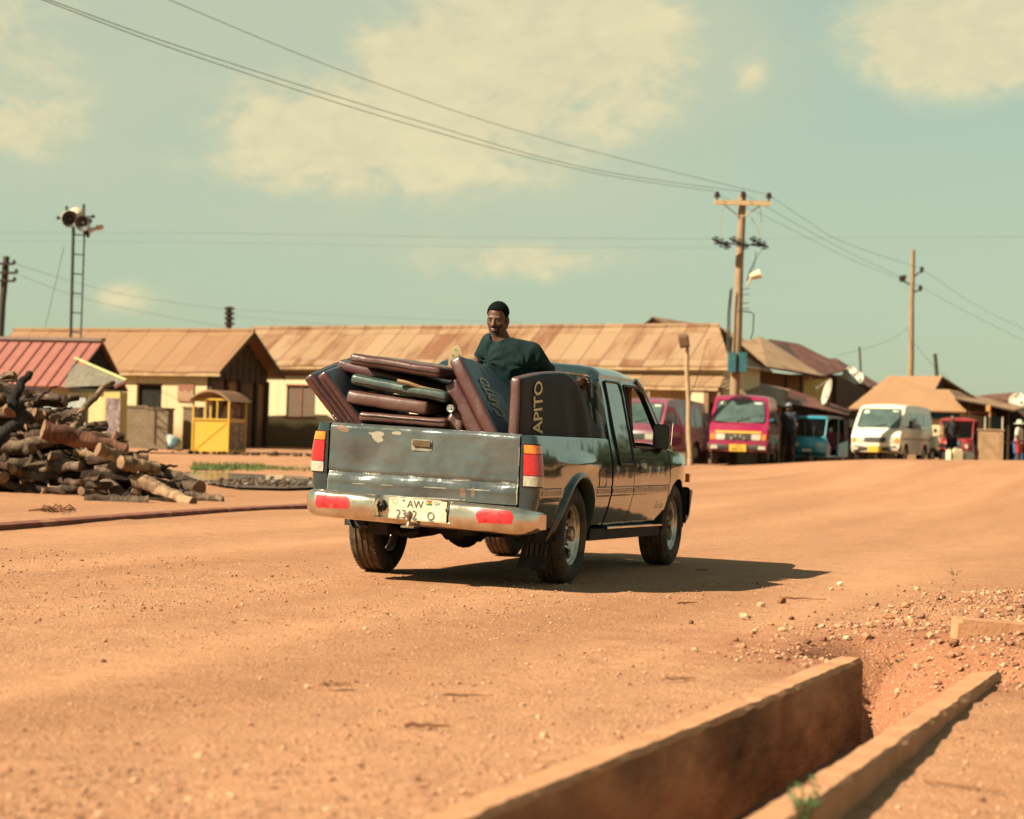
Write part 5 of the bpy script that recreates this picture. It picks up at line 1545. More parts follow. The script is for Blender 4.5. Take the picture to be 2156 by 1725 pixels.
wood_d = M('dark_timber', (.055, .032, .020), (.03, .018, .012), 6, .85, stretch=(6, 6, .8), bump=.4)
wood_l = M('weathered_timber', (.26, .16, .085), (.16, .095, .05), 7, .85, stretch=(6, 6, .8), bump=.4)
voidm = M('unlit_room', (.010, .008, .007), (.006, .005, .004), 3, .95)
fasc = M('pale_fascia', (.40, .28, .15), (.28, .18, .09), 5, .85, stain=(.16, .08, .04), sscale=2, slo=.5, shi=.7)
shut = M('brown_shutter', (.12, .075, .045), (.08, .05, .03), 5, .7, stretch=(1, 1, 14), bump=.5, bscale=9)

def frame_of(PL, PR, zb):
    ax = Vector((PR.x - PL.x, PR.y - PL.y, 0)); L = ax.length
    rz = math.atan2(ax.y, ax.x)
    mw = Matrix.Translation((PL.x, PL.y, zb)) @ Matrix.Rotation(rz, 4, 'Z')
    return mw, L
def onplane(mw, u, v, y):
    inv = mw.inverted(); o = inv @ Vector((0, 0, CAMH)); d = inv.to_3x3() @ ray(u, v)
    t = (y - o.y) / d.y; p = o + d * t
    return p.x, p.z
def slab(mb, pts, th, mi=0, mi2=None):
    """polygon given a thickness downwards along its normal"""
    pts = [Vector(p) for p in pts]; n = (pts[1] - pts[0]).cross(pts[2] - pts[0]).normalized()
    if n.z < 0: n = -n
    k = len(pts); lo = [p - n * th for p in pts]
    b = mb.add(pts + lo, [tuple(range(k))], mi)
    m2 = mi if mi2 is None else mi2
    mb.f.append(tuple(b + k + i for i in reversed(range(k)))); mb.m.append(m2)
    for i in range(k):
        j = (i + 1) % k; mb.f.append((b + i, b + k + i, b + k + j, b + j)); mb.m.append(m2)
def holed_wall(mb, x0, x1, z0, ztop, holes, y, th=.16, mi=0, mv=1):
    """upright wall in the plane y with rectangular openings; ztop(x)"""
    xs = sorted({x0, x1, *[h[0] for h in holes], *[h[1] for h in holes]}); zs = sorted({z0, *[h[2] for h in holes], *[h[3] for h in holes]})
    for a, b in zip(xs[:-1], xs[1:]):
        zz = zs + [None]
        for c, d in zip(zz[:-1], zz[1:]):
            cx, cz = (a + b) / 2, (c + (d if d is not None else c + .01)) / 2
            if d is not None and any(h[0] <= cx <= h[1] and h[2] <= cz <= h[3] for h in holes): continue
            mb.add([(a, y, c), (b, y, c), (b, y, d if d is not None else ztop(b)), (a, y, d if d is not None else ztop(a))], [(0, 1, 2, 3)], mi)
    for h in holes:
        a, b, c, d = h[:4]
        mb.add([(a, y, c), (b, y, c), (b, y, d), (a, y, d), (a, y + th, c), (b, y + th, c), (b, y + th, d), (a, y + th, d)], [(0, 4, 5, 1), (1, 5, 6, 2), (2, 6, 7, 3), (3, 7, 4, 0)], mi)

def long_house(name, label, PL, PR, zb, hw, rise, over, wall, roof, right='gable', left='gable', holes=(), fth=.10, gx=.35, gwall=None):
    mw, L = frame_of(PL, PR, zb)
    rt = empty(name, label, 'house', mw)
    zl, zr = PL.z - zb, PR.z - zb
    ze = lambda x: zl + (zr - zl) * x / L
    yr = hw; yb = 2 * hw + over
    rm = MB()
    zR = lambda x: ze(x) + rise
    xa, xb = (0 if left == 'gable' else hw), (L if right == 'gable' else (L - hw * .9 if right == 'hip' else L - hw * .55))
    n = 24
    def strip(front):
        for i in range(n):
            a0, a1 = L * i / n, L * (i + 1) / n
            r0, r1 = xa + (xb - xa) * i / n, xa + (xb - xa) * (i + 1) / n
            y0 = -over if front else yb
            sag = lambda x: .012 * math.sin(x * 2.3) + .008 * math.sin(x * 5.1)
            p = [(a0, y0, ze(a0) + sag(a0)), (a1, y0, ze(a1) + sag(a1)), (r1, yr, zR(r1) + sag(r1)), (r0, yr, zR(r0) + sag(r0))]
            q = [(x, y, z - .05) for x, y, z in p]
            rm.add(p + q, [(0, 1, 2, 3) if front else (3, 2, 1, 0), (7, 6, 5, 4) if front else (4, 5, 6, 7), (0, 4, 5, 1)])
    strip(True); strip(False)
    if right != 'gable':
        k = 1.0 if right == 'hip' else .62
        if k == 1.0: slab(rm, [(L, -over, ze(L)), (L, yb, ze(L)), (xb, yr, zR(xb))], .05)
        else:
            # lower hip with a small upright gable above it
            zg = zR(xb) - rise * .36; yq = (yb - yr) * .36; xg = xb + .02
            slab(rm, [(L, -over, ze(L)), (L, yb, ze(L)), (xg, yr + yq, zg), (xg, yr - yq, zg)], .05)
            rm.add([(xb - .05, yr - yq, zg), (xb - .05, yr + yq, zg), (xb - .05, yr, zR(xb) - .04)], [(0, 1, 2)], 1)
    if right == 'gable':
        rm.add([(L, -over, ze(L)), (L, yr, zR(L)), (L, yr, zR(L) - .16), (L, -over + .02, ze(L) - .16)], [(0, 3, 2, 1)], 1); rm.add([(L, yb, ze(L)), (L, yr, zR(L)), (L, yr, zR(L) - .16), (L, yb - .02, ze(L) - .16)], [(0, 1, 2, 3)], 1)
    rm.tube([(xa, yr, zR(xa) + .03), (xb, yr, zR(xb) + .03)], .07, 6)
    rm.build('roof', [roof, wood_d], rt, 30)
    fm = MB(); fm.hexa([(0, -over + .02, ze(0) - .06 - fth), (L, -over + .02, ze(L) - .06 - fth), (L, -over + .06, ze(L) - .06 - fth), (0, -over + .06, ze(0) - .06 - fth), (0, -over + .02, ze(0) - .06), (L, -over + .02, ze(L) - .06), (L, -over + .06, ze(L) - .06), (0, -over + .06, ze(0) - .06)])
    fm.build('fascia_board', [fasc], rt, 0)
    w = MB(); xe = L - (gx if right == 'gable' else over)
    hs = []
    for h in holes:
        (u0, v0, u1, v1) = h[:4]; a, c = onplane(mw, u0, v1, 0); b, d = onplane(mw, u1, v0, 0); hs.append((a, b, c, d, h[4]))
    slope = rise / (hw + over)
    zt = lambda x: ze(x) + slope * over - .03
    holed_wall(w, .3, xe, -.4, zt, hs, 0.0)
    w.add([(xe, 0, -.4), (xe, 2 * hw, -.4), (xe, 2 * hw, zt(L)), (xe, 0, zt(L))], [(0, 1, 2, 3)], 1)
    if right == 'gable': w.add([(xe, 0, zt(L)), (xe, 2 * hw, zt(L)), (xe, yr, zR(L) - .12)], [(0, 1, 2)], 2)
    w.add([(.3, 0, -.4), (.3, 2 * hw, -.4), (.3, 2 * hw, zt(0)), (.3, 0, zt(0))], [(0, 3, 2, 1)], 0); w.add([(.3, 2 * hw, -.4), (xe, 2 * hw, -.4), (xe, 2 * hw, zt(L)), (.3, 2 * hw, zt(0))], [(0, 3, 2, 1)], 0)
    if left == 'gable': w.add([(.3, 0, zt(0)), (.3, 2 * hw, zt(0)), (.3, yr, zR(0) - .12)], [(0, 2, 1)], 0)
    w.build('wall', [wall, gwall or wall, wood_d], rt, 0)
    for a, b, c, d, kind in hs:
        q = MB()
        if kind == 'shutter':
            m_ = (a + b) / 2
            q.b2((a, .06, c), (m_ - .01, .10, d), 0); q.b2((m_ + .01, .06, c), (b, .10, d), 0); q.b2((m_ - .02, .03, c), (m_ + .02, .06, d), 1)
            q.b2((a - .05, -.02, d), (b + .05, .12, d + .05), 1); q.b2((a - .06, -.05, c - .06), (b + .06, .12, c), 1)
            q.build('window', [shut, M('red_frame', (.25, .08, .045), (.16, .05, .03), 9, .7)], rt, 0)
        elif kind == 'void':
            q.b2((a, .14, c), (b, .16, d), 0); q.b2((a - .04, -.012, c - .04), (b + .04, .02, c), 1); q.b2((a - .04, -.012, d), (b + .04, .02, d + .04), 1)
            q.build('window', [voidm, wood_d], rt, 0)
        elif kind == 'door':
            q.b2((a, .06, c), (b, .11, d), 0); q.build('door', [M('white_door', (.50, .44, .30), (.40, .33, .2), 4, .6, stretch=(8, 1, 1))], rt, 0)
        elif kind == 'dark_door':
            q.b2((a, .12, c), (b, .16, d), 0); q.build('door', [M('red_brown_door', (.10, .035, .022), (.07, .025, .016), 5, .7)], rt, 0)
    return rt, mw, L, ze

# left house with the dark timber gable
PL, PR = at(-45, 778, 73.6), at(472, 783, 70.2)
B2, mwB2, LB2, zeB2 = long_house('brick_house', 'low house with plain tan tin roof and dark timber gable end behind the woodpile', PL, PR, .26, 2.05, 1.45, .30, cream2, roof_tan, holes=[(287, 811, 341, 856, 'void')], gwall=mudw, gx=.62)
g = MB(); xg = LB2 - .60
for k in range(9):
    y = .15 + .45 * k; h = 1.3 - abs(y - 2.05) * .62
    g.b2((xg, y, zeB2(LB2) - .3), (xg + .05, y + .38, zeB2(LB2) + h), 0)
for y0, y1 in ((.2, .9), (2.3, 3.0)): g.b2((xg, y0, .0), (xg + .08, y1, zeB2(LB2) - .35), 1)
for y in (.02, 1.1, 2.05, 3.2, 4.0): g.b2((xg + .02, y, -.2), (xg + .14, y + .14, zeB2(LB2) - .2), 0)
g.build('timber_gable', [wood_d, M('dark_board', (.10, .06, .04), (.06, .035, .022), 5, .85, stretch=(6, 6, .8))], B2, 0)
sg_ = MB(); a, d = onplane(mwB2, 376, 809, -.01); b, c = onplane(mwB2, 408, 847, -.01)
sg_.b2((a, -.04, c), (b, -.005, d), 0); random.seed(4)
for k in range(6):
    x = a + (b - a) * (.12 + .15 * k); sg_.b2((x, -.05, c + (d - c) * .18), (x + .045, -.041, c + (d - c) * random.uniform(.55, .88)), 1)
sg_.b2((a + .05, -.05, c + (d - c) * .08), (b - .05, -.041, c + (d - c) * .14), 1)
sg_.build('sign_board', [M('faded_sign', (.24, .10, .06), (.17, .07, .04), 12, .8), M('sign_strokes', (.42, .30, .18), None, 20, .8)], B2, 0)
# cement block yard walls in front of it
def block_wall(u0, u1, vtop, vbot, d, label, th=.5):
    A = at(u0, vbot, d); Bp = at(u1, vbot, d - .2); T = at(u0, vtop, d)
    z0 = ground_z(A.x, A.y, False) - .15; mb = MB(); w = (Bp - A).length
    mb.b2((0, 0, z0 - A.z), (w, th, T.z - A.z)); mb.b2((-.03, -.03, T.z - A.z - .06), (w + .03, th + .03, T.z - A.z + .002))
    o = mb.build('yard_wall', [blockw], None, 0); o.location = A; o.rotation_euler = (0, 0, R_(-12)); tag(o, label, 'wall')
block_wall(254, 306, 853, 950, 68.4, 'grey cement block yard wall beside the shop with the poster')
block_wall(306, 350, 858, 952, 67.6, 'grey cement block wall piece below the dark window opening')
block_wall(383, 412, 856, 950, 68.2, 'grey cement block wall piece behind the yellow kiosk')

# long low building
PL, PR = at(467, 768.6, 76.6), at(1545, 770, 69.4)
B1, mwB1, LB1, zeB1 = long_house('long_building', 'long low cream building with streaked rusty tin roof behind the pickup', PL, PR, .45, 2.2, 1.42, .35, cream, roof_rust, 'gablet', 'gable', [(602, 813, 665, 877, 'shutter'), (905, 815, 965, 878, 'shutter'), (1455, 846, 1481, 966, 'door'), (1487, 848, 1509, 966, 'dark_door')])
pr = MB(); xa, _ = onplane(mwB1, 1210, 800, -1.2); xb, _ = onplane(mwB1, 1512, 800, -1.2); _, zf = onplane(mwB1, 1400, 812, -1.3)
slab(pr, [(xa, -1.35, zf), (xb + .1, -1.35, zf), (xb - .15, .0, zf + .42), (xa, .0, zf + .42)], .04); slab(pr, [(xb + .1, -1.35, zf), (xb + .75, -.3, zf - .28), (xb + .5, .1, zf - .1), (xb - .15, 0, zf + .42)], .04)
pr.b2((xa, -1.33, zf - .14), (xb + .05, -1.29, zf - .03), 1)
x = xa + .2
while x < xb + .1: pr.b2((x, -1.28, -.3), (x + .1, -1.18, zf - .04), 2); x += 2.35
ux, uz = onplane(mwB1, 1455, 846, -1.22); ux1, _ = onplane(mwB1, 1482, 846, -1.22)
fp = MB(); fp.b2((ux, -1.27, -.4), (ux1, -1.12, zf - .15)); fp.b2((ux1, -1.27, -.4), (ux1 + .16, -1.05, zf - .15), 1); fp.build('front_panel', [cream, mudw], B1, 0)
pr.build('porch', [roof_rust2, fasc, wood_l], B1, 0)
bm_ = MB(); bm_.b2((.4, -.03, zeB1(0) - .35), (LB1 - .6, -.006, zeB1(0) - .22)); bm_.build('wall_beam', [mudw], B1, 0)

# red roofed shop in front on the left
PL, PR = at(-80, 812, 60.0), at(150, 812, 59.0)
mw, L = frame_of(PL, PR, .2); RS = empty('red_roof_shop', 'small shop with red seamed roof and a poster on its corner, behind the woodpile', 'shop', mw)
ze, rz_ = (PL.z + PR.z) / 2 - .2, 0
_, zr = onplane(mw, 100, 716, 1.6)
redr = M('red_metal_roof', (.25, .095, .072), (.22, .08, .06), 3, .45, spec=.4)
rm = MB(); slab(rm, [(0, -.2, ze), (L, -.2, ze), (L + .08, 1.6, zr), (0, 1.6, zr)], .05); slab(rm, [(0, 3.4, ze), (L, 3.4, ze), (L + .08, 1.6, zr), (0, 1.6, zr)], .05)
x = .15
while x < L:
    p0, p1 = Vector((x, -.2, ze)), Vector((x + .03, 1.6, zr)); rm.hexa([p0 + Vector((-.012, 0, 0)), p0 + Vector((.012, 0, 0)), p1 + Vector((.012, 0, 0)), p1 + Vector((-.012, 0, 0)), p0 + Vector((-.012, -.01, .03)), p0 + Vector((.012, -.01, .03)), p1 + Vector((.012, -.01, .03)), p1 + Vector((-.012, -.01, .03))], 1); x += .375
rm.box((L / 2, 1.6, zr + .03), (L + .2, .28, .09), None, 2)
rm.build('roof', [redr, M('seam_dark', (.09, .03, .025), None, 9, .6), M('grey_ridge_cap', (.17, .12, .10), (.13, .09, .075), 6, .5)], RS, 0)
w = MB(); w.b2((.0, .1, -.3), (L - .1, 3.2, ze - .02)); w.add([(L - .1, .1, ze - .02), (L - .1, 3.2, ze - .02), (L - .05, 1.6, zr - .05)], [(0, 1, 2)], 1)
w.build('wall', [cream2, voidm], RS, 0)
# side annexe with its green edged lean-to
xe, zq = onplane(mw, 253, 806, -.25); xs, zs = onplane(mw, 157, 757, .9); xm, zm = onplane(mw, 190, 813, -.3)
an = MB(); slab(an, [(L - .05, -.3, ze - .03), (xm, -.3, zm), (xe - .1, -.3, zq - .08), (xe, .1, zq + .05), (xs, .9, zs)], .04)
an.build('annexe_roof', [M('grey_green_sheets', (.17, .15, .11), (.10, .085, .066), 4, .6, stretch=(4, .6, 1))], RS, 0)
an = MB(); an.tube([(xs, .9, zs + .03), (xe, .1, zq + .07)], .05, 4); an.tube([(xe, .1, zq + .03), (xe - .1, -.32, zq - .12)], .045, 4, 1)
an.build('fascia_board', [M('lime_fascia', (.33, .36, .14), (.25, .27, .1), 6, .6), redr], RS, 0)
xc, _ = onplane(mw, 258, 880, -.2); xd, _ = onplane(mw, 217, 880, -.2); xf_, _ = onplane(mw, 186, 880, -.1)
an = MB(); an.b2((L - .1, .0, -.3), (xf_, 2.0, ze - .15), 0); an.b2((xf_, -.1, -.3), (xd, .35, ze - .15), 1); an.b2((xd, -.2, -.3), (xc - .1, .25, zq - .25), 2); an.build('annexe_wall', [cream2, wall_mat('pale_annexe_wall', (.46, .38, .20), (.25, .17, .09), .2, .3, .2), yelw], RS, 0)
px0, pz0 = onplane(mw, 221, 921, -.23); px1, pz1 = onplane(mw, 254, 839, -.23)
po = MB(); po.b2((px0, -.235, pz0), (px1, -.205, pz1)); po.b2((px0 + .1, -.242, pz0 + .25), (px1 - .15, -.236, pz1 - .3), 1); po.build('poster', [M('faded_poster', (.28, .22, .18), (.12, .10, .12), 9, .6, stain=(.10, .06, .06), sscale=7, slo=.48, shi=.55), M('poster_print', (.12, .08, .075), (.20, .17, .16), 12, .6)], RS, 0)
fr_ = MB(); fx0, fz0 = onplane(mw, 60, 835, -.12); fx1, fz1 = onplane(mw, 180, 880, -.12)
fr_.b2((.3, -.13, fz0 - 1.0), (fx1, -.101, fz0), 0); fr_.b2((.3, -.16, fz0 - 1.1), (fx1, -.131, fz0 - .98), 1); fr_.build('shop_window', [M('pale_blue_shutters', (.30, .33, .29), (.20, .24, .24), 3, .5, stretch=(6, 1, .3)), M('orange_band', (.40, .10, .04), None, 6, .6)], RS, 0)

# yellow kiosk
def kiosk():
    A = at(402, 957, 65.0); Bq = at(480, 957, 64.62); W = (Bq - A).length; zb = ground_z(A.x, A.y, False)
    rt = empty('yellow_kiosk', 'yellow steel kiosk with barred upper half and rusty arched roof', 'kiosk', None, (A.x, A.y, zb), math.atan2(Bq.y - A.y, Bq.x - A.x) )
    H = at(402, 838, 65).z - zb; D = 1.25
    ym = paint_mat('yellow_steel', (.50, .30, .025), (.32, .19, .06), .4, .45, (.20, .09, .03), 0, .2, .72)
    mb = MB(); hm = H * .60
    mb.b2((.04, .03, .02), (W - .04, .06, hm)); mb.b2((.04, D - .06, .02), (W - .04, D - .03, hm)); mb.b2((W - .06, .06, .02), (W - .03, D - .06, hm)); mb.b2((.03, .06, .02), (.06, D - .06, hm))
    mb.box((W / 2, .02, hm / 2), (math.hypot(W, hm) * .96, .012, .025), (0, -math.atan2(hm, W), 0)); mb.box((W / 2, .02, hm / 2), (math.hypot(W, hm) * .96, .012, .025), (0, math.atan2(hm, W), 0))
    mb.build('side_panel', [ym], rt, 0)
    fr = MB()
    for x in (0, W - .05):
        for y in (0, D - .05): fr.b2((x, y, 0), (x + .05, y + .05, H))
    for y in (-.003, D - .047): fr.b2((.05, y, hm), (W - .05, y + .05, hm + .05)); fr.b2((.05, y, H - .05), (W - .05, y + .05, H + .002))
    for x in (-.003, W - .047): fr.b2((x, .05, hm), (x + .05, D - .05, hm + .05)); fr.b2((x, .05, H - .05), (x + .05, D - .05, H + .002))
    for k in (1, 2): fr.b2((W * k / 3 - .02, .01, hm + .05), (W * k / 3 + .02, .04, H - .05))
    fr.build('frame', [ym], rt, 0)
    br = MB()
    for k in range(1, 6): br.b2((W - .03, .05 + k * .19, hm + .05), (W - .015, .065 + k * .19, H - .05))
    for k in range(1, 4): br.b2((W - .032, .05, hm + .05 + k * .17), (W - .018, D - .05, hm + .062 + k * .17))
    br.build('grille', [M('rusty_bars', (.14, .07, .035), (.09, .045, .025), 20, .8)], rt, 0)
    rf = MB()
    def arch(x, y): t = (x / W - .5) * 2; return (x, y, H + .26 * (1 - t * t))
    rf.grid(lambda a, b: arch(-.08 + (W + .16) * a, -.15 + (D + .3) * b), [k / 14 for k in range(15)], [0, .5, 1]); rf.grid(lambda a, b: Vector(arch(-.08 + (W + .16) * a, -.15 + (D + .3) * b)) - Vector((0, 0, .025)), [k / 14 for k in range(15)], [0, .5, 1], flip=True)
    for y in (-.15, D + .15): rf.grid(lambda a, b: Vector(arch(-.08 + (W + .16) * a, y)) - Vector((0, 0, b)), [k / 14 for k in range(15)], [0, .06])
    rf.build('roof', [roof_rust2], rt, 60)
    po = MB(); po.b2((W - .026, .1, .12), (W - .012, D - .12, hm - .05)); po.build('poster', [M('torn_poster', (.22, .15, .10), (.12, .07, .05), 8, .7, stain=(.35, .28, .2), sscale=6, slo=.55, shi=.6)], rt, 0)
    st = MB(); st.b2((W * .5, .9, hm), (W * .92, .93, hm + .5)); st.box((W * .62, .85, hm + .22), (.3, .02, .42), (0, R_(20), 0), 1)
    st.build('hanging_cloth', [M('red_white_cloth', (.45, .33, .28), (.36, .05, .05), 7, .8), M('cream_cloth', (.45, .36, .25), None, 7, .8)], rt, 0)
kiosk()
# blue and white sack by the wall
mb = MB()
def sack(a, b): return (.24 * math.sin(b) ** .7 * math.cos(a) * (1 + .12 * math.sin(2 * a + 3 * b)) - .16 * math.cos(b) * abs(math.cos(b)), .16 * math.sin(b) * math.sin(a), .24 + .27 * math.cos(b) * (1 - .25 * (math.cos(b) < 0)))
mb.grid(sack, [2 * PI * k / 20 for k in range(21)], [.05 + (PI - .1) * k / 12 for k in range(13)])
p = at(365, 953, 66.0); o = mb.build('sack', [M('blue_white_sack', (.36, .38, .36), (.10, .20, .28), 4, .85, lo=.45, hi=.55, spec=.2)], None, 180); o.location = (p.x, p.y, ground_z(p.x, p.y, False) - .02); o.rotation_euler = (0, R_(6), .4)
tag(o, 'blue and white plastic sack slumped by the yard wall left of the kiosk', 'sack')

# ---- cluster on the right
def c7p(x, y): return ((2600 + x / 2.3) * .52637, (1200 + y / 2.3) * .52637)
def c8p(x, y): return ((3300 + x / 2.3) * .52637, (1200 + y / 2.3) * .52637)
def P7(x, y, d): return at(*c7p(x, y), d)
def P8(x, y, d): return at(*c8p(x, y), d)
def prism_house(name, label, A, R, Lp, G, zb, roof, wall, gable, over=.25):
    """gable end A (apex), Lp, G (eaves), ridge running from A to R"""
    rt = empty(name, label, 'house', None, (A.x, A.y, zb)); o = Vector((A.x, A.y, zb))
    A, R, Lp, G = A - o, R - o, Lp - o, G - o; dv = R - A
    axis = dv.copy(); axis.z = 0
    rm = MB(); slab(rm, [A, R, Lp + dv, Lp], .06, 0, 1); slab(rm, [A, R, G + dv, G], .06, 0, 1); rm.build('roof', [roof, wood_d], rt, 0)
    ins = axis.normalized() * over; w = MB()
    a, l, g = A + ins, Lp + (A - Lp) * .12 + ins, G + (A - G) * .12 + ins; a = a - Vector((0, 0, .1)); l.z -= .1; g.z -= .1
    fl = lambda p: Vector((p.x, p.y, -.5))
    w.add([l, g, a], [(0, 1, 2)], 1); w.add([fl(l), fl(g), g, l], [(0, 1, 2, 3)], 0); d2 = dv - ins * 2
    w.add([fl(g), fl(g + d2), g + d2, g], [(0, 1, 2, 3)], 0); w.add([fl(l), fl(l + d2), l + d2, l], [(0, 3, 2, 1)], 0); w.add([fl(l + d2), fl(g + d2), g + d2, l + d2], [(0, 3, 2, 1)], 0); w.add([l + d2, g + d2, a + d2], [(0, 2, 1)], 1)
    w.build('wall', [wall, gable], rt, 0)
    return rt
org = M('orange_gable', (.46, .24, .09), (.38, .19, .07), 5, .85)
prism_house('gabled_house', 'house with orange gable rising behind the right end of the long rusty roof', P7(22, 155, 92), P7(660, 252, 97), at(1326, 706, 92), at(1450, 708, 91), .5, roof_rust2, mudw, org)
# tan roofed house, lower and right of the pole
def poly_house(name, label, faces, roof, boxes, cat='house'):
    o = sum((p for f in faces for p in f), Vector()) / sum(len(f) for f in faces); o = Vector((o.x, o.y, ground_z(o.x, o.y, False)))
    rt = empty(name, label, cat, None, o); rm = MB()
    for f in faces: slab(rm, [p - o for p in f], .06, 0, 1)
    rm.build('roof', [roof, wood_d], rt, 0)
    for nm, a, b, th, zb, mat in boxes:
        a, b = a - o, b - o; mb = MB(); dx = Vector((b.x - a.x, b.y - a.y, 0)); nrm = Vector((-dx.y, dx.x, 0)).normalized() * th
        lo = [Vector((a.x, a.y, zb)), Vector((b.x, b.y, zb)), Vector((b.x, b.y, zb)) + nrm, Vector((a.x, a.y, zb)) + nrm]
        mb.hexa(lo + [Vector((a.x, a.y, a.z)), Vector((b.x, b.y, b.z)), Vector((b.x, b.y, b.z)) + nrm, Vector((a.x, a.y, a.z)) + nrm]); mb.build(nm, [mat], rt, 0)
    return rt
poly_house('tin_roof_house', 'house with broad tan tin roof sloping right behind the electric pole', [[P7(830, 395, 86), P7(1010, 338, 90), P7(1088, 372, 90), P7(1600, 700, 80), P7(1290, 645, 77), P7(1080, 615, 76), P7(860, 590, 77)]], roof_rust2,
           [('wall', P7(880, 640, 78.5), P7(1420, 700, 79.5), 6, -.6, mudw), ('wall', P7(1400, 735, 80), P7(1612, 730, 81), 6, -.6, yelw), ('post', P7(1235, 690, 77.4), P7(1262, 690, 77.4), .15, -.6, wood_d), ('post', P7(1380, 700, 78.6), P7(1402, 700, 78.6), .15, -.6, wood_d)])
poly_house('dark_roof_house', 'house with dark red rusted roof stepping down behind the tan roofed one', [[P7(1092, 360, 93), P7(1372, 404, 97), P7(1810, 640, 92), P7(1620, 690, 86), P7(1095, 470, 89)], [P7(1092, 360, 93), P7(1372, 404, 97), P7(1380, 430, 100), P7(1150, 385, 99)], [P7(1372, 404, 97), P7(1810, 640, 92), P7(1790, 615, 99), P7(1400, 425, 101)]], roof_dark,
           [('wall', P7(1610, 700, 87.5), P7(1800, 690, 91), 5, -.6, mudw), ('wall', P7(1720, 700, 88), P7(1990, 820, 92), 4, -.6, wood_d)])
poly_house('far_brown_house', 'small brown roof showing last in the row of stepped roofs', [[P7(1590, 545, 101), P7(1715, 535, 103), P7(1760, 590, 103), P7(1840, 680, 100), P7(1760, 640, 98)], [P8(120, 545, 103), P8(490, 770, 100), P8(420, 800, 97), P8(180, 640, 98)]], roof_dark,
           [('wall', P8(110, 690, 99), P8(440, 800, 100), 3, -.6, wood_d)])
poly_house('market_stall', 'tan patched tin lean-to of a market stall behind the red minibus', [[P7(815, 728, 74), P7(1282, 822, 74.5), P7(1238, 982, 71.5), P7(1150, 965, 71.5), P7(820, 870, 71)]], roof_rust2,
           [('post', P7(845, 860, 71.6), P7(862, 860, 71.6), .12, -.6, wood_l), ('post', P7(1190, 965, 71.8), P7(1210, 965, 71.8), .12, -.6, wood_l), ('back_wall', P7(820, 900, 74), P7(1260, 900, 74.5), .2, -.6, wood_d)], 'market stall')
poly_house('market_stall', 'long dark timber market stall with ragged rust roof behind the blue tricycle', [[P7(1280, 815, 76), P7(1500, 895, 76.5), P7(1740, 985, 77), P7(1850, 1015, 77), P7(1830, 1060, 75), P7(1560, 1000, 74), P7(1250, 945, 73.5)]], roof_dark,
           [('post', P7(1275, 950, 74), P7(1295, 950, 74), .12, -.6, wood_d), ('post', P7(1390, 960, 74.3), P7(1408, 960, 74.3), .12, -.6, wood_d), ('post', P7(1530, 985, 74.6), P7(1548, 985, 74.6), .12, -.6, wood_d), ('post', P7(1680, 1010, 75), P7(1698, 1010, 75), .12, -.6, wood_d), ('back_wall', P7(1250, 960, 76), P7(2010, 1040, 77.5), .2, -.6, wood_d)], 'market stall')
# hip roofed house far right
PL, PR = at(1785, 860, 84.0), at(2034, 868, 82.0)
mw, L = frame_of(PL, PR, .45); HH = empty('hip_roof_house', 'house with plain tan hipped tin roof behind the white minibus', 'house', mw)
ze = PL.z - .45; x0, z0 = onplane(mw, 1870, 792, 3.2); x1, z1 = onplane(mw, 1984, 792, 3.2)
rm = MB(); slab(rm, [(0, 0, ze), (L, 0, ze - .02), (x1 + .55, 2.1, ze + (z0 - ze) * .62), (x1, 2.1, ze + (z0 - ze) * .62), (x1, 3.2, z1), (x0, 3.2, z0)], .06)
slab(rm, [(0, 0, ze), (0, 6.4, ze), (x0, 3.2, z0)], .06); slab(rm, [(0, 6.4, ze), (L, 6.4, ze), (x1, 3.2, z1), (x0, 3.2, z0)], .06); slab(rm, [(L, 0, ze), (L, 6.4, ze), (x1 + .5, 4.2, ze + (z0 - ze) * .62), (x1 + .55, 2.1, ze + (z0 - ze) * .62)], .06)
rm.add([(x1 - .02, 2.1, ze + (z0 - ze) * .62), (x1 - .02, 4.3, ze + (z0 - ze) * .62), (x1 + .02, 3.2, z1)], [(0, 1, 2)], 1)
rm.build('roof', [roof_hip, wood_d], HH, 0)
w = MB(); w.b2((.5, .5, -.5), (L - .5, 6, ze - .08)); w.build('wall', [cream2], HH, 0)
w = MB(); w.b2((.35, .38, ze - .32), (L - .35, .46, ze - .02)); w.build('fascia_board', [M('blue_fascia', (.02, .07, .12), (.015, .05, .09), 6, .6)], HH, 0)
# dark market sheds at the right edge
poly_house('market_shed', 'open dark market shed with drooping pale roof edge at the right street end', [[P8(1160, 870, 92), P8(1345, 868, 92), P8(1850, 985, 84), P8(1740, 1015, 80), P8(1500, 960, 80.5), P8(1200, 905, 82)]], roof_rust,
           [('post', P8(1515, 1000, 81), P8(1530, 1000, 81), .12, -.8, wood_l), ('post', P8(1690, 1000, 80.8), P8(1702, 1000, 80.8), .12, -.8, wood_d), ('post', P8(1330, 960, 82), P8(1345, 960, 82), .12, -.8, wood_d), ('back_wall', P8(1150, 900, 88), P8(1900, 1010, 86), .2, -.8, wood_d)], 'market shed')
poly_house('far_shed', 'dark flat roof peeping above the market shed at the right edge', [[P8(1400, 885, 108), P8(1520, 868, 112), P8(1760, 850, 112), P8(1800, 885, 108), P8(1700, 930, 104)]], roof_dark, [('wall', P8(1420, 900, 109), P8(1790, 900, 109), 2, -.8, wood_d)], 'shed')
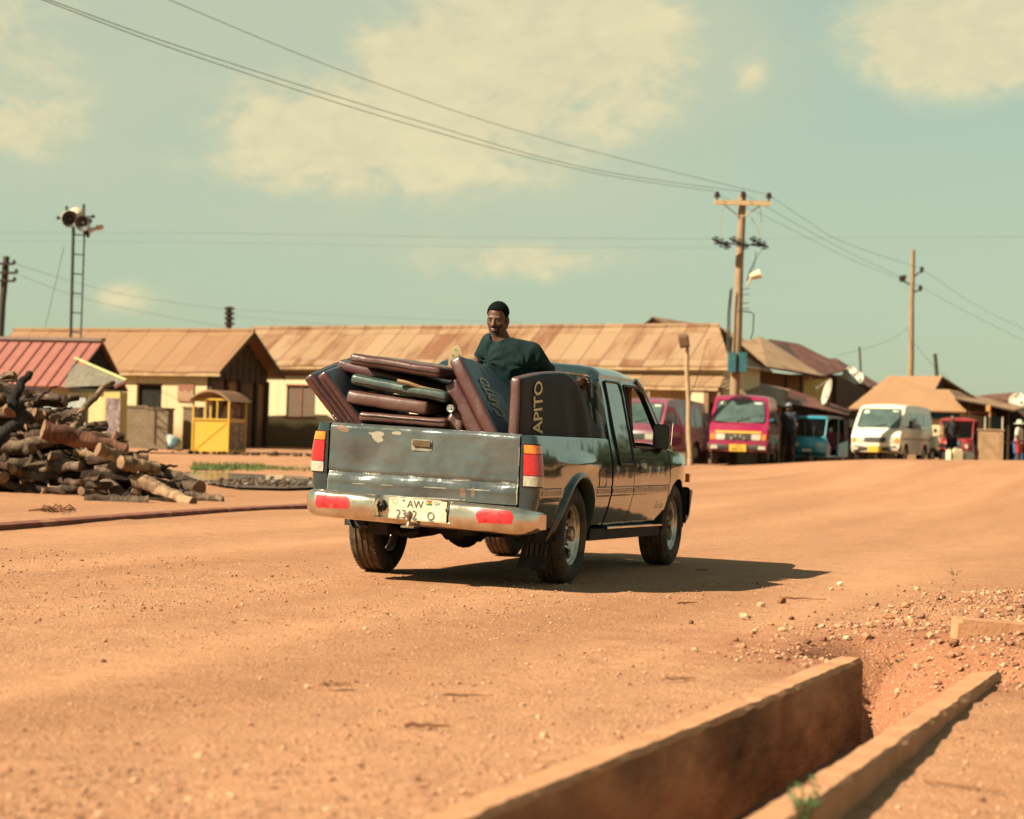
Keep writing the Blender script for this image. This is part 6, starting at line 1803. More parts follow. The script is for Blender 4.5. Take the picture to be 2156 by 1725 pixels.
# shops added just outside the frame, only to be mirrored in the truck's flank
for i, (x, y, w_, d_, h_) in enumerate(((31.5, 67, 6, 4, 3.0), (27.5, 58, 6, 4, 2.8), (23.5, 49, 6, 4, 3.0))):
    zb = ground_z(x, y, False); rt = empty('street_shop', ['plain shop standing past the market shed, outside the right edge', 'shop farther along the street, outside the right edge', 'last shop of the row outside the right edge'][i], 'shop', None, (x, y, zb), R_(-62))
    b = MB(); b.b2((0, 0, -.4), (w_, d_, h_)); b.b2((w_ * .3, -.02, 0), (w_ * .5, .0, 2.0), 1); b.b2((w_ * .6, -.02, .9), (w_ * .85, 0, 1.8), 1); b.build('wall', [[mudw, cream2, mudw][i], voidm], rt, 0)
    b = MB(); slab(b, [(-.4, -.5, h_ - .1), (w_ + .4, -.5, h_ - .1), (w_ + .4, d_ / 2, h_ + .9), (-.4, d_ / 2, h_ + .9)], .05); slab(b, [(-.4, d_ + .5, h_ - .1), (w_ + .4, d_ + .5, h_ - .1), (w_ + .4, d_ / 2, h_ + .9), (-.4, d_ / 2, h_ + .9)], .05); b.build('roof', [[roof_dark, roof_rust, roof_dark][i]], rt, 0)
def dish(P, dia, az, el, label):
    rt = empty('satellite_dish', label, 'satellite dish', None, P, 0, 'satellite dishes on the roofs')
    Mx = Euler((R_(90 - el), 0, R_(az))).to_matrix().to_4x4(); mb = MB(); r = dia / 2
    prof = [(r * k / 8, .22 * r * (k / 8) ** 2) for k in range(9)]
    mb.lathe(prof, Mx, 24); mb.lathe([(a, b - .02) for a, b in reversed(prof)], Mx, 24)
    mb.build('reflector', [M('white_dish', (.42, .40, .32), (.34, .31, .24), 5, .5)], rt, 60)
    a = MB(); a.tube([Mx @ Vector((0, r, .2 * r)), Mx @ Vector((0, .1 * r, .95 * r))], .02, 5); a.tube([Mx @ Vector((0, 0, -.02)), Vector((0, .25, -.9))], .04, 6); a.box(Mx @ Vector((0, .08 * r, .98 * r)), (.1, .1, .1)); a.build('arm', [M('dish_arm', (.2, .17, .13), None, 9, .6)], rt, 0)
dish(P7(1650, 850, 75.5), .95, -82, 14, 'big white satellite dish turned edge on above the dark market stall')
dish(P8(232, 685, 96), .7, -30, 25, 'pale satellite dish on the brown roof, upper left one of the pair')
dish(P8(292, 725, 95), .65, -25, 25, 'pale satellite dish on the brown roof, lower right one of the pair')
dish(P8(1770, 930, 88), .7, -25, 25, 'pale round satellite dish above the market shed at the right edge')

# leafy trees added beyond the right edge, only to darken the truck side's reflections
def tree(x, y, h, r, label, seed):
    rng = random.Random(seed); zb = ground_z(x, y, False); rt = empty('street_tree', label, 'tree', None, (x, y, zb)); t = MB(); c = MB()
    t.tube([(0, 0, -.2), (.1, 0, h * .25), (.05, .1, h * .5)], [.26, .2, .12], 10)
    cl = []
    for k in range(9):
        a = rng.uniform(0, 6.28); q = Vector((math.cos(a) * r * rng.uniform(.2, .75), math.sin(a) * r * rng.uniform(.2, .75), h * rng.uniform(.5, .85))); cl.append(q); t.tube([(.06, .08, h * .42), q * .6 + Vector((0, 0, h * .2)), q], [.09, .06, .03], 6)
    for k in range(4200):
        q = rng.choice(cl); d = Vector((rng.gauss(0, 1), rng.gauss(0, 1), rng.gauss(0, .8))).normalized() * r * .48 * rng.random() ** .4
        p = q + d; w = Vector((rng.gauss(0, 1), rng.gauss(0, 1), rng.gauss(0, 1))).normalized() * .20; v = w.cross(Vector((rng.gauss(0, 1), rng.gauss(0, 1), rng.gauss(0, 1)))).normalized() * .09
        c.add([p - w, p + v, p + w, p - v], [(0, 1, 2, 3)])
    t.build('trunk', [wood_d], rt, 60); c.build('crown', [M('tree_leaf', (.055, .075, .03), (.03, .045, .018), 2, .7)], rt, 0)
for i, a in enumerate(((16.5, 40.5, 3.9, 2.3), (20.0, 45.5, 4.3, 2.6), (24.5, 53.5, 4.6, 2.7), (28.5, 61.5, 5.0, 3.0), (19.8, 51.5, 4.3, 2.4), (31, 69, 5.4, 3.0))):
    tree(*a, 'leafy tree standing outside the right edge, %s one from the pickup' % ('nearest', 'second', 'fourth', 'fifth', 'third', 'farthest')[i], 60 + i)
# ---------------------------------------------------------------- vehicles in the background
glass_v = paint_mat('van_glass', (.045, .075, .070), (.16, .19, .16), .5, .08, None, 0, 1.0)
def simple_wheel(root, x, y, r, w, rimc):
    t = MB(); Mx = Matrix.Translation((x, y, r)) @ Matrix.Rotation(PI / 2, 4, 'Y')
    t.lathe([(r * .62, -w / 2), (r * .9, -w / 2), (r, -w * .35), (r, w * .35), (r * .9, w / 2), (r * .62, w / 2)], Mx, 24)
    o = t.build('wheel', [tyre_m], root, 40)
    q = MB(); q.lathe([(0, -w * .42), (r * .3, -w * .45), (r * .62, -w * .40), (r * .64, -w * .5), (r * .64, w * .5), (r * .62, w * .40), (r * .3, w * .45), (0, w * .42)], Mx, 20); q.build('rim', [rimc], o, 40)
rim_s = M('steel_rim', (.36, .33, .27), (.22, .18, .13), 8, .45, .4)
amber = lm['turn_lens']; headm = M('headlight_glass', (.48, .44, .34), (.34, .31, .25), 14, .15, coat=1.0)
def minibus(label, u, v, d, yaw, body, lower, stripe, plate, sc=1.0, group='minibuses parked along the street'):
    P = at(u, v, d); zb = ground_z(P.x, P.y, False)
    rt = empty('minibus', label, 'minibus', None, (P.x, P.y, zb), R_(180 - yaw) , group)
    rt.scale = (sc, sc, sc)
    prof = [(-2.14, .42), (-2.17, .8), (-2.16, 1.15), (-2.10, 1.6), (-2.02, 1.84), (-1.9, 1.90), (-1.0, 1.945), (.2, 1.95), (.95, 1.93), (1.2, 1.88), (1.32, 1.80), (1.62, 1.42), (1.84, 1.14), (1.93, 1.06), (2.04, .95), (2.08, .75), (2.09, .5), (2.06, .38)]
    def W(z): return .835 - (.10 * max(0, (z - 1.05) / .85) ** 1.3) - .03 * max(0, (.6 - z) / .3) ** 2
    def side(s): return lambda y, z: (s * W(z) * (1 - .05 * max(0, (y - 1.5) / .6) ** 2), y, z)
    b = MB()
    ol = prof + [(1.72, .34)] + arc(1.33, .33, .37, 0, 180, 14) + arc(-1.15, .33, .37, 0, 180, 14) + [(-1.6, .36)]
    for s in (1, -1): b.panel([ol], side(s), .05, 0, (-s * .03, 0, 0), flip=s < 0)
    n = len(prof)
    def skin_(i, k):
        k0 = min(int(i), n - 2); t = i - k0
        y = prof[k0][0] * (1 - t) + prof[k0 + 1][0] * t; z = prof[k0][1] * (1 - t) + prof[k0 + 1][1] * t
        w = W(z) * (1 - .05 * max(0, (y - 1.5) / .6) ** 2)
        bow = 1 - k * k
        return (w * k, y + (.05 * bow if y > 1.2 else -.03 * bow if y < -1.9 else 0), z + (.045 * bow if z > 1.8 else 0))
    b.grid(skin_, list(range(n)), [-1 + 2 * j / 14 for j in range(15)])
    b.b2((-.7, -1.9, .34), (.7, 1.9, .42), 1)
    for s in (1, -1):
        for yc in (1.33, -1.15): b.add([(s * .6, p[0], p[1]) for p in arc(yc, .33, .37, 0, 180, 10)], [tuple(range(11))], 1); b.grid(lambda a, x: (s * x, yc + .37 * math.cos(a), .33 + .37 * math.sin(a)), [PI * k / 10 for k in range(11)], [.6, .82], 1)
    b.build('body', [body, under], rt, 35)
    def pidx(z):   # profile parameter on the front for a height
        for i in range(9, n - 1):
            if prof[i + 1][1] <= z <= prof[i][1]: return i + (prof[i][1] - z) / (prof[i][1] - prof[i + 1][1] + 1e-9)
        return n - 1
    def front(k, z, off=.012):
        p = Vector(skin_(pidx(z), k)); q = Vector(skin_(pidx(z - .01), k)); t = (q - p).normalized(); nn = Vector((0, -t.z, t.y))
        return p + (nn if nn.y > 0 else -nn) * off
    w = MB(); w.panel([rpoly([(-.86, 1.18), (.86, 1.18), (.86, 1.79), (-.86, 1.79)], .09)], lambda k, z: front(k, z), .08); ws = w.build('windshield', [glass_v], rt, 40)
    w = MB(); w.tube([front(k, z, .016) for k, z in rpoly([(-.86, 1.18), (.86, 1.18), (.86, 1.79), (-.86, 1.79)], .09)], .016, 5, closed=True); w.tube([front(.1, 1.2, .04), front(-.35, 1.28, .04)], .012, 4); w.build('window_rubber', [blackp], ws, 40)
    for q in (rrect(.52, 1.64, .74, 1.75, .02), rrect(-.78, 1.70, -.5, 1.75, .01)):
        tk = MB(); tk.panel([q], lambda k, z: front(k, z, .018), .05); tk.build('sticker', [M('pale_sticker', (.45, .50, .40), None, 20, .6)], ws, 0)
    for s in (1, -1):
        for (y0, y1, y2, y3) in ((.82, 1.42, 1.20, .82), (.0, .72, .72, .0), (-.92, -.1, -.1, -.92), (-1.95, -1.02, -1.02, -1.88)):
            w = MB(); w.panel([rpoly([(y0, 1.17), (y1, 1.17), (y2, 1.70), (y3, 1.70)], .06)], lambda y, z: Vector(side(s)(y, z)) + Vector((s * .008, 0, 0)), .06, 0, (-s * .01, 0, 0), flip=s < 0); w.build('window', [glass_v], rt, 40)
        h = MB(); h.panel([rrect(s * .62 - .16, .70, s * .62 + .16, .86, .02)], lambda k, z: front(k, z, .02), .05, 0, (0, -.02, 0)); h.build('headlight', [headm], rt, 40)
        h = MB(); h.panel([rrect(s * .89 - .075, .70, s * .89 + .075, .86, .02)], lambda k, z: front(k, z, .018), .05, 0, (0, -.02, 0)); h.build('indicator', [amber], rt, 40)
        m = MB(); m.box((s * 1.0, 1.42, 1.30), (.15, .05, .26)); m.tube([(s * .95, 1.44, 1.25), (s * .78, 1.46, 1.20)], .02, 5); m.build('side_mirror', [blackp], rt, 0)
        for yc in (1.33, -1.15): simple_wheel(rt, s * .70, yc, .325, .2, rim_s)
        l = MB(); l.box((s * .66, 2.13, .49), (.20, .06, .09)); l.build('fog_lamp', [headm], rt, 0)
    g = MB(); g.panel([rrect(-.44, .70, .44, .87, .02)], lambda k, z: front(k, z, .016), .05, 0, (0, -.02, 0))
    for k in range(5): g.tube([front(-.43, .72 + .033 * k, .022), front(0, .72 + .033 * k, .022), front(.43, .72 + .033 * k, .022)], .007, 4, 1)
    for x in ((-.09, .80), (.09, .80), (-.22, .74), (.22, .74)) if stripe else (): g.lathe([(.0, .03), (.035, .025), (.045, .0)], Matrix.Translation(front(x[0], x[1], .02)) @ Matrix.Rotation(-PI / 2, 4, 'X'), 10, 2)
    g.build('grille', [lower, M('grille_slat', (.10, .10, .09), None, 9, .5), rim_s], rt, 0)
    bu = MB(); bu.grid(lambda x, a: (x, 2.07 + .07 * math.sin(a) - .12 * max(0, (abs(x) - .6) / .25) ** 2, .50 + .11 * math.cos(a)), [-.85 + 1.7 * k / 20 for k in range(21)], [PI * k / 8 for k in range(9)])
    bu.build('bumper', [lower], rt, 50)
    n_ = MB(); n_.b2((-.235, 2.15, .38), (.235, 2.165, .58)); pn = n_.build('number_plate', [M('yellow_plate', (.55, .36, .04), (.42, .26, .03), 12, .5)], rt, 0)
    if plate:
        lt = MB()
        for tx, z, s_ in plate:
            vs, fs = text_mesh(tx, s_); lt.add([(-a[0], 2.169, z + a[1]) for a in vs], [tuple(reversed(f)) for f in fs])
        lt.build('lettering', [inkm], pn, 0)
    if stripe:
        st = MB(); st.panel([rrect(-.80, .885, .80, .945, .01)], lambda k, z: front(k, z, .010), .08, 0)
        st.build('front_stripe', [stripe], rt, 0)
    for s in (1, -1):
        sd = MB(); sd.panel([rrect(-2.1, .80, 1.85, .87, .01)], lambda y, z: Vector(side(s)(y, z)) + Vector((s * .006, 0, 0)), .07, 0, None, flip=s < 0)
        sd.build('side_stripe', [M('side_stripe_' + str(stripe is not None), (.30, .22, .20) if stripe else (.38, .28, .16), None, 9, .5)], rt, 0)
    return rt
red_p = paint_mat('crimson_paint', (.24, .006, .052), (.25, .12, .08), .2, .22, None, 0, .8)
mar_p = paint_mat('maroon_paint', (.19, .045, .085), (.28, .16, .12), .35, .25, None, 0, .7)
whi_p = paint_mat('cream_white_paint', (.62, .58, .46), (.38, .27, .17), .30, .3, None, 0, .6)
dk_l = M('dark_grey_trim', (.045, .045, .042), (.03, .028, .026), 9, .6)
minibus('crimson minibus with yellow band across its nose, parked by the electric pole', 1566, 968, 65.0, 11, red_p, dk_l, M('yellow_band', (.60, .33, .03), (.55, .29, .03), 6, .5), [('AU', .53, .09), ('882-18', .44, .10)], 1.06)
minibus('maroon minibus half hidden behind the cab of the pickup', 1386, 958, 66.5, 25, mar_p, dk_l, None, None, 1.0)
minibus('cream white minibus parked before the tan hipped roof', 1877, 975, 71.5, 25, whi_p, dk_l, None, None, 1.0)

def tricycle(label, u, v, d, yaw, col, inner, dark):
    P = at(u, v, d); zb = ground_z(P.x, P.y, False)
    rt = empty('motor_tricycle', label, 'tricycle', None, (P.x, P.y, zb), R_(180 - yaw), 'motor tricycles waiting in the street')
    prof = [(.95, .30), (1.22, .42), (1.30, .62), (1.22, .84), (1.10, .93)]
    b = MB()
    b.grid(lambda i, k: (k * (.60 - .05 * (prof[i][1] < .4)) * (1 - .06 * i / 4), prof[i][0] - .22 * k ** 4 - .05 * k * k, prof[i][1]), list(range(5)), [-1 + 2 * j / 12 for j in range(13)])
    for s in (1, -1):
        b.hexa([(s * .56, .55, .28), (s * .60, .55, .28), (s * .60, .98, .34), (s * .54, .98, .34), (s * .56, .50, .62), (s * .60, .50, .62), (s * .57, .92, .92), (s * .52, .92, .92)])
        b.hexa([(s * .60, -1.3, .28), (s * .66, -1.3, .28), (s * .66, -.15, .28), (s * .60, -.15, .28), (s * .58, -1.32, .86), (s * .66, -1.32, .86), (s * .65, -.25, .72), (s * .58, -.25, .72)])
    b.b2((-.6, -1.32, .26), (.6, .98, .32)); b.b2((-.6, -1.34, .3), (.6, -1.28, .95)); b.build('body', [col], rt, 40)
    r = MB()
    def rf(k, y): return (k * .62, y, 1.70 - .10 * k ** 4 - (.10 * max(0, (y - .5) / .35) ** 2) - (.25 * max(0, (-1.0 - y) / .35) ** 2))
    r.grid(rf, [-1 + 2 * j / 12 for j in range(13)], [-1.35, -1.2, -1.0, -.5, 0, .5, .7, .85]); r.grid(lambda k, y: Vector(rf(k, y)) - Vector((0, 0, .03)), [-1 + 2 * j / 12 for j in range(13)], [-1.35, -1.2, -1.0, -.5, 0, .5, .7, .85], flip=True)
    r.grid(lambda k, z: (k * .64, -1.36 + .04 * (z - .9), z), [-1 + 2 * j / 8 for j in range(9)], [.9, 1.2, 1.44])
    for s in (1, -1): r.add([(s * .635, -1.36, .86), (s * .635, -.95, .86), (s * .635, -.80, 1.60), (s * .635, -1.28, 1.56)], [(0, 1, 2, 3)])
    r.build('canopy', [dark], rt, 60)
    f = MB()
    for s in (1, -1):
        f.tube([(s * .56, 1.06, .92), (s * .57, .86, 1.58)], .028, 6)
        g = MB(); g.tube([(s * .60, -.30, .70), (s * .61, -.30, 1.6)], .02, 6); g.build('roof_post', [col], rt, 40)
    f.tube([(-.57, .87, 1.60), (.57, .87, 1.60)], .05, 6); f.tube([(-.56, 1.08, .93), (.56, 1.08, .93)], .03, 6); f.build('frame', [col], rt, 40)
    w = MB(); w.panel([rpoly([(-.54, .95), (.54, .95), (.54, 1.56), (-.54, 1.56)], .05)], lambda x, z: (x, 1.07 - .2 * (z - .93) / .64 + .06 * (1 - (x / .56) ** 2), z), .08); w.build('windshield', [glassc], rt, 40)
    for s in (1, -1):
        h = MB(); h.lathe([(0, .03), (.075, .025), (.085, 0)], Matrix.Translation((s * .36, 1.22, .66)) @ Matrix.Rotation(-PI / 2, 4, 'X'), 14); h.build('headlight', [headm], rt, 40)
        m = MB(); m.tube([(s * .57, .98, 1.15), (s * .72, 1.0, 1.2)], .012, 5); m.box((s * .75, 1.0, 1.2), (.1, .03, .15)); m.build('side_mirror', [blackp], rt, 0)
        simple_wheel(rt, s * .55, -.95, .24, .11, rim_s)
    simple_wheel(rt, 0, .98, .24, .11, rim_s)
    s_ = MB(); s_.b2((-.5, -1.15, .5), (.5, -.6, .64)); s_.b2((-.5, -1.2, .64), (.5, -1.1, 1.15)); s_.b2((-.3, -.05, .5), (.3, .3, .62)); s_.build('seat', [inner], rt, 0)
    hb = MB(); hb.tube([(-.35, .62, .98), (0, .75, .92), (.35, .62, .98)], .018, 6); hb.tube([(0, .75, .92), (0, .98, .5)], .03, 6); hb.build('handlebar', [blackp], rt, 40)
    p = MB(); p.b2((-.16, 1.285, .44), (.16, 1.30, .53)); p.build('number_plate', [whi_p], rt, 0)
blu_p = paint_mat('turquoise_paint', (.02, .25, .36), (.2, .2, .18), .2, .3, None, 0, .6)
rd2 = paint_mat('scarlet_paint', (.26, .012, .018), (.30, .17, .12), .4, .3, None, 0, .6)
tricycle('turquoise motor tricycle parked between the crimson and the white minibus', 1722, 978, 74.0, 26, blu_p, M('pink_seat', (.25, .05, .08), (.18, .04, .06), 8, .8), M('dark_canopy', (.06, .045, .045), (.04, .03, .03), 6, .7))
tricycle('scarlet motor tricycle with a man standing before it, at the right end of the street', 2018, 972, 77.0, 17, rd2, M('black_seat', (.03, .02, .02), None, 8, .8), M('red_canopy', (.20, .03, .035), (.14, .025, .028), 6, .6))

# motorbike beside the white minibus
P = at(1972, 966, 73.5); rt = empty('motorbike', 'pale motorbike parked by the rear of the white minibus', 'motorbike', None, (P.x, P.y, ground_z(P.x, P.y, False)), R_(150))
simple_wheel(rt, 0, .6, .29, .1, rim_s); simple_wheel(rt, 0, -.6, .29, .1, rim_s)
b = MB(); b.hexa([(-.12, -.7, .6), (.12, -.7, .6), (.13, .05, .62), (-.13, .05, .62), (-.1, -.75, .74), (.1, -.75, .74), (.12, .05, .76), (-.12, .05, .76)]); b.build('seat', [blackp], rt, 0)
b = MB(); b.lathe([(0, -.3), (.12, -.25), (.16, 0), (.13, .2), (0, .28)], Matrix.Translation((0, .25, .74)) @ Matrix.Rotation(PI / 2, 4, 'X'), 12); b.hexa([(-.16, .3, .45), (.16, .3, .45), (.14, .62, .6), (-.14, .62, .6), (-.16, .32, .95), (.16, .32, .95), (.12, .55, 1.0), (-.12, .55, 1.0)]); b.build('fairing', [whi_p], rt, 40)
b = MB(); b.tube([(0, .6, .29), (0, .42, .95)], .03, 6); b.tube([(-.33, .34, 1.02), (0, .42, .98), (.33, .34, 1.02)], .018, 6); b.box((0, 0, .4), (.22, .4, .3)); b.tube([(0, -.6, .29), (0, 0, .35)], .03, 6); b.build('frame', [under], rt, 40)

# ---------------------------------------------------------------- people in the street
def standing(label, u, v, d, yaw, shirt, shorts, hgt, pose, group=None, top_extra=None):
    P = at(u, v, d); rt = empty('person', label, 'person', None, (P.x, P.y, ground_z(P.x, P.y, False)), R_(yaw), group)
    k = hgt / 1.75
    J = dict(hip=(0, 0, .96), chest=(0, -.01, 1.30), neck=(0, 0, 1.48), head=(0, -.02, 1.615), face=(0, -1, 0), shl=(-.17, 0, 1.41), shr=(.17, 0, 1.41), ell=(-.25, .03, 1.12), elr=(.25, .03, 1.12), wrl=(-.24, -.08, .88), wrr=(.24, -.08, .88),
             hpl=(-.09, 0, .92), hpr=(.09, 0, .92), knl=(-.11, -.02, .50), knr=(.11, -.02, .50), anl=(-.12, .02, .09), anr=(.12, .02, .09)); J.update(pose)
    J = {a: tuple(q * k for q in b) if a not in ('face', 'toe') else b for a, b in J.items()}
    sdf_obj('body', lambda P: skeleton_person(J, P), (-.62, -.55, -.02), (.62, .42, 1.80 * k), .02, [skin], rt)
    def sh(P):
        d = smin(sd_cone(P, J['hip'], J['chest'], .145, .155), sd_cone(P, J['shl'], J['shr'], .08, .08), .06)
        for s in 'lr': d = smin(d, sd_cone(P, J['sh' + s], np.array(J['sh' + s]) * .35 + np.array(J['el' + s]) * .65, .072, .066), .03)
        return np.maximum(np.maximum(d, -(np.linalg.norm(P - np.array(J['neck']) - np.array((0, 0, .04)), axis=-1) - .085)), J['hip'][2] - .04 - P[..., 2])
    sdf_obj('shirt', sh, (-.5, -.4, .85), (.5, .4, 1.58 * k), .02, [shirt], rt)
    def so(P):
        d = sd_cone(P, J['hip'], np.array(J['hip']) + np.array((0, 0, .05)), .15, .15)
        for s in 'lr': d = smin(d, sd_cone(P, J['hp' + s], J['kn' + s], .105, .092), .03)
        return np.maximum(np.maximum(d, J['knl'][2] - .02 - P[..., 2]), P[..., 2] - J['hip'][2] - .05)
    sdf_obj('shorts', so, (-.4, -.4, .4), (.4, .4, 1.1), .02, [shorts], rt)
    sdf_obj('hair', lambda P: np.maximum(sd_ell(P, np.array(J['head']) + np.array((0, .01, .012)), (.085, .102, .125)), J['head'][2] + .03 - P[..., 2] - .5 * (P[..., 1] - J['head'][1] - .02)), (-.2, -.25, 1.4 * k), (.2, .25, 1.85 * k), .016, [hair_m], rt)
    if top_extra: top_extra(rt, J)
    return rt
navy = M('navy_shirt', (.018, .024, .040), (.012, .015, .025), 12, .9); blk = M('black_cloth', (.016, .016, .018), (.010, .010, .011), 12, .9)
def van_cap(rt, J):
    mb = MB(); h = Vector(J['head']); mb.lathe([(.105, .05), (.10, .10), (.07, .14), (0, .15)], Matrix.Translation(h), 16); mb.box(h + Vector((0, -.13, .055)), (.14, .12, .015)); mb.build('cap', [M('pale_cap', (.16, .17, .20), None, 9, .8)], rt, 40)
standing('person in navy shirt and dark shorts standing at the side of the crimson minibus', 1659, 977, 64.5, -35, navy, blk, 1.80, dict(ell=(-.30, -.16, 1.20), wrl=(-.42, -.36, 1.10), knl=(-.12, -.04, .50), anl=(-.17, .0, .09), knr=(.12, 0, .5), anr=(.15, .06, .09)), None, van_cap)
def bagp(rt, J):
    mb = MB(); h = Vector(J['wrr']); mb.grid(lambda a, b: (h.x + .09 * math.cos(a) * math.sin(b), h.y + .05 * math.sin(a) * math.sin(b), h.z - .18 - .17 * math.cos(b)), [2 * PI * k / 12 for k in range(13)], [.1 + (PI - .2) * k / 8 for k in range(9)]); mb.build('bag', [M('blue_white_bag', (.30, .40, .45), (.10, .25, .35), 6, .6)], rt, 180)
standing('man in black shirt and shorts carrying a small bag in front of the scarlet tricycle', 2003, 968, 73.0, 12, blk, M('black_shorts', (.014, .014, .016), None, 12, .9), 1.74, dict(ell=(-.24, .05, 1.12), wrl=(-.2, -.12, .95), knr=(.10, -.06, .5), anr=(.11, -.02, .09)), None, bagp)
def hat(rt, J):
    mb = MB(); h = Vector(J['head']) + Vector((0, 0, .06)); mb.lathe([(.0, .12), (.10, .10), (.12, .0), (.22, -.03), (.225, -.04), (.12, -.02)], Matrix.Translation(h), 18); mb.build('hat', [M('pale_green_hat', (.42, .48, .36), None, 9, .7)], rt, 40)
standing('person in white top and red trousers with a pale hat at the right edge', 2144, 972, 77.5, 60, M('white_top', (.50, .46, .38), (.4, .36, .3), 8, .9), M('red_trousers', (.35, .02, .03), (.28, .016, .025), 8, .9), 1.62, {}, None, hat)

# ---------------------------------------------------------------- small things along the street
def jerry(u, v, d, h, label, rz, mat):
    P = at(u, v, d); mb = MB(); w, t = h * .62, h * .38
    mb.hexa([(-w / 2, -t / 2, 0), (w / 2, -t / 2, 0), (w / 2, t / 2, 0), (-w / 2, t / 2, 0), (-w / 2, -t / 2, h * .82), (w / 2, -t / 2, h * .82), (w / 2, t / 2, h * .82), (-w / 2, t / 2, h * .82)])
    mb.hexa([(-w / 2, -t / 2, h * .82), (w / 2, -t / 2, h * .82), (w / 2, t / 2, h * .82), (-w / 2, t / 2, h * .82), (-w / 2 + .02, -t / 3, h * .93), (w / 4, -t / 3, h * .93), (w / 4, t / 3, h * .93), (-w / 2 + .02, t / 3, h * .93)])
    mb.tube([(-w * .35, 0, h * .92), (-w * .3, 0, h), (w * .1, 0, h), (w * .15, 0, h * .92)], .025, 6); mb.tube([(w * .34, 0, h * .82), (w * .36, 0, h * .95)], .035, 8)
    o = mb.build('jerrycan', [mat], None, 30, merge=.001); bm = bmesh.new(); bm.from_mesh(o.data); bmesh.ops.bevel(bm, geom=[e for e in bm.edges if e.is_manifold and e.calc_face_angle(0) > .8], offset=.02, segments=2); bm.to_mesh(o.data); bm.free()
    o.location = (P.x, P.y, ground_z(P.x, P.y, False)); o.rotation_euler = (0, 0, rz); tag(o, label, 'jerrycan', 'jerrycans on the road edge')
jy = M('cream_plastic', (.58, .52, .34), (.48, .42, .26), 6, .5); jw = M('white_plastic', (.52, .55, .48), (.4, .44, .38), 6, .5)
jerry(2000, 977, 69.5, .46, 'narrow cream jerrycan on the ground at the feet of the man in black', .9, jy)
jerry(2015, 977, 69.5, .50, 'wide cream jerrycan just right of the man in black', .2, jy)
jerry(2040, 972, 71.0, .44, 'whitish jerrycan beneath the right side of the scarlet tricycle', .4, jw)
P = at(2085, 968, 73.5); zb = ground_z(P.x, P.y, False); H_ = at(2085, 904, 73.5).z - zb
rt = empty('stall_counter', 'tan boxy wooden counter with a glass case on top beside the scarlet tricycle', 'counter', None, (P.x, P.y, zb), R_(-14))
b = MB(); b.b2((-.42, -.3, .0), (.42, .35, H_ - .04)); b.b2((-.46, -.34, H_ - .04), (.46, .38, H_)); b.b2((-.34, -.315, .15), (.34, -.301, H_ - .15), 1); b.build('cabinet', [M('tan_plywood', (.33, .22, .12), (.25, .16, .085), 5, .8), M('tan_plywood_panel', (.30, .19, .10), (.22, .14, .07), 4, .8)], rt, 0)
b = MB(); b.b2((-.2, -.1, H_), (.38, .25, H_ + .42)); b.build('glass_case', [glassc], rt, 0); b = MB()
for x in (-.2, .38):
    for y in (-.1, .25): b.tube([(x, y, H_), (x, y, H_ + .43)], .02, 4)
b.build('case_frame', [whi_p], rt, 0); b = MB(); b.tube([(-.05, 0, H_), (-.05, 0, H_ + .95)], .02, 5); b.box((-.12, 0, H_ + .72), (.14, .05, .22)); b.build('sign_stick', [M('orange_stick', (.45, .22, .06), None, 9, .7)], rt, 0)
P = at(2121, 967, 74); zb = ground_z(P.x, P.y, False); H_ = at(2121, 936, 74).z - zb + .3
rt = empty('wooden_table', 'low wooden table standing between the counter and the right edge', 'table', None, (P.x, P.y, zb - .2), R_(-10))
b = MB(); b.b2((-.48, -.3, H_ - .06), (.48, .3, H_)); b.build('tabletop', [wood_l], rt, 0)
for x in (-.45, .38):
    for y in (-.27, .2): b = MB(); b.b2((x, y, 0), (x + .07, y + .07, H_ - .06)); b.build('leg', [wood_l], rt, 0)
P = at(2156, 968, 79); rt = empty('plastic_chair', 'blue plastic chair back showing behind the person with the pale hat', 'chair', None, (P.x, P.y, ground_z(P.x, P.y, False)), R_(20))
bp_ = M('blue_plastic', (.02, .12, .32), (.016, .1, .27), 6, .4); b = MB(); b.b2((-.25, -.25, .42), (.25, .25, .46)); b.build('seat', [bp_], rt, 0)
b = MB(); b.tube([(-.25, .25, .45), (-.25, .3, .85), (-.15, .32, 1.0), (.15, .32, 1.0), (.25, .3, .85), (.25, .25, .45)], .04, 8); b.tube([(0, .27, .45), (0, .32, 1.0)], .05, 6); b.build('backrest', [bp_], rt, 60)
for x in (-.23, .23):
    for y in (-.23, .23): b = MB(); b.tube([(x, y, 0), (x * .95, y * .95, .43)], .025, 6); b.build('leg', [bp_], rt, 40)
# ---------------------------------------------------------------- poles, mast, wires
pole_m = M('grey_wood_pole', (.27, .195, .115), (.19, .13, .075), 5, .9, stretch=(5, 5, .5), bump=.4)
dark_pole = M('dark_wood_pole', (.06, .055, .042), (.04, .035, .028), 5, .9, stretch=(5, 5, .5))
metal_d = M('dark_steel', (.035, .045, .045), (.022, .028, .028), 12, .6); insul = M('brown_insulator', (.03, .025, .03), None, 12, .3, coat=.6)
def ppole(name, label, cat, u0, v0, u1, v1, d, r0, r1, mat, dz=0.0, group=None):
    b = at(u0, v0, d); t = at(u1, v1, d); zb = ground_z(b.x, b.y, False) - .2
    dirv = (t - b); dirv /= dirv.z; base = b + dirv * (zb - b.z)
    rt = empty(name, label, cat, None, base, 0, group)
    mb = MB(); top = t - base; n = 8
    mb.tube([top * (k / n) + Vector((.015 * math.sin(k * 1.9), 0, 0)) for k in range(n + 1)], [r0 + (r1 - r0) * k / n for k in range(n + 1)], 12); mb.build('shaft', [mat], rt, 50)
    return rt, base, t
EP, eb, et = ppole('electric_pole', 'tall wooden electric pole with pale crossarm behind the crimson minibus', 'pole', 1547, 840, 1563, 408, 67.0, .165, .115, pole_m, group='wooden poles carrying the wires')
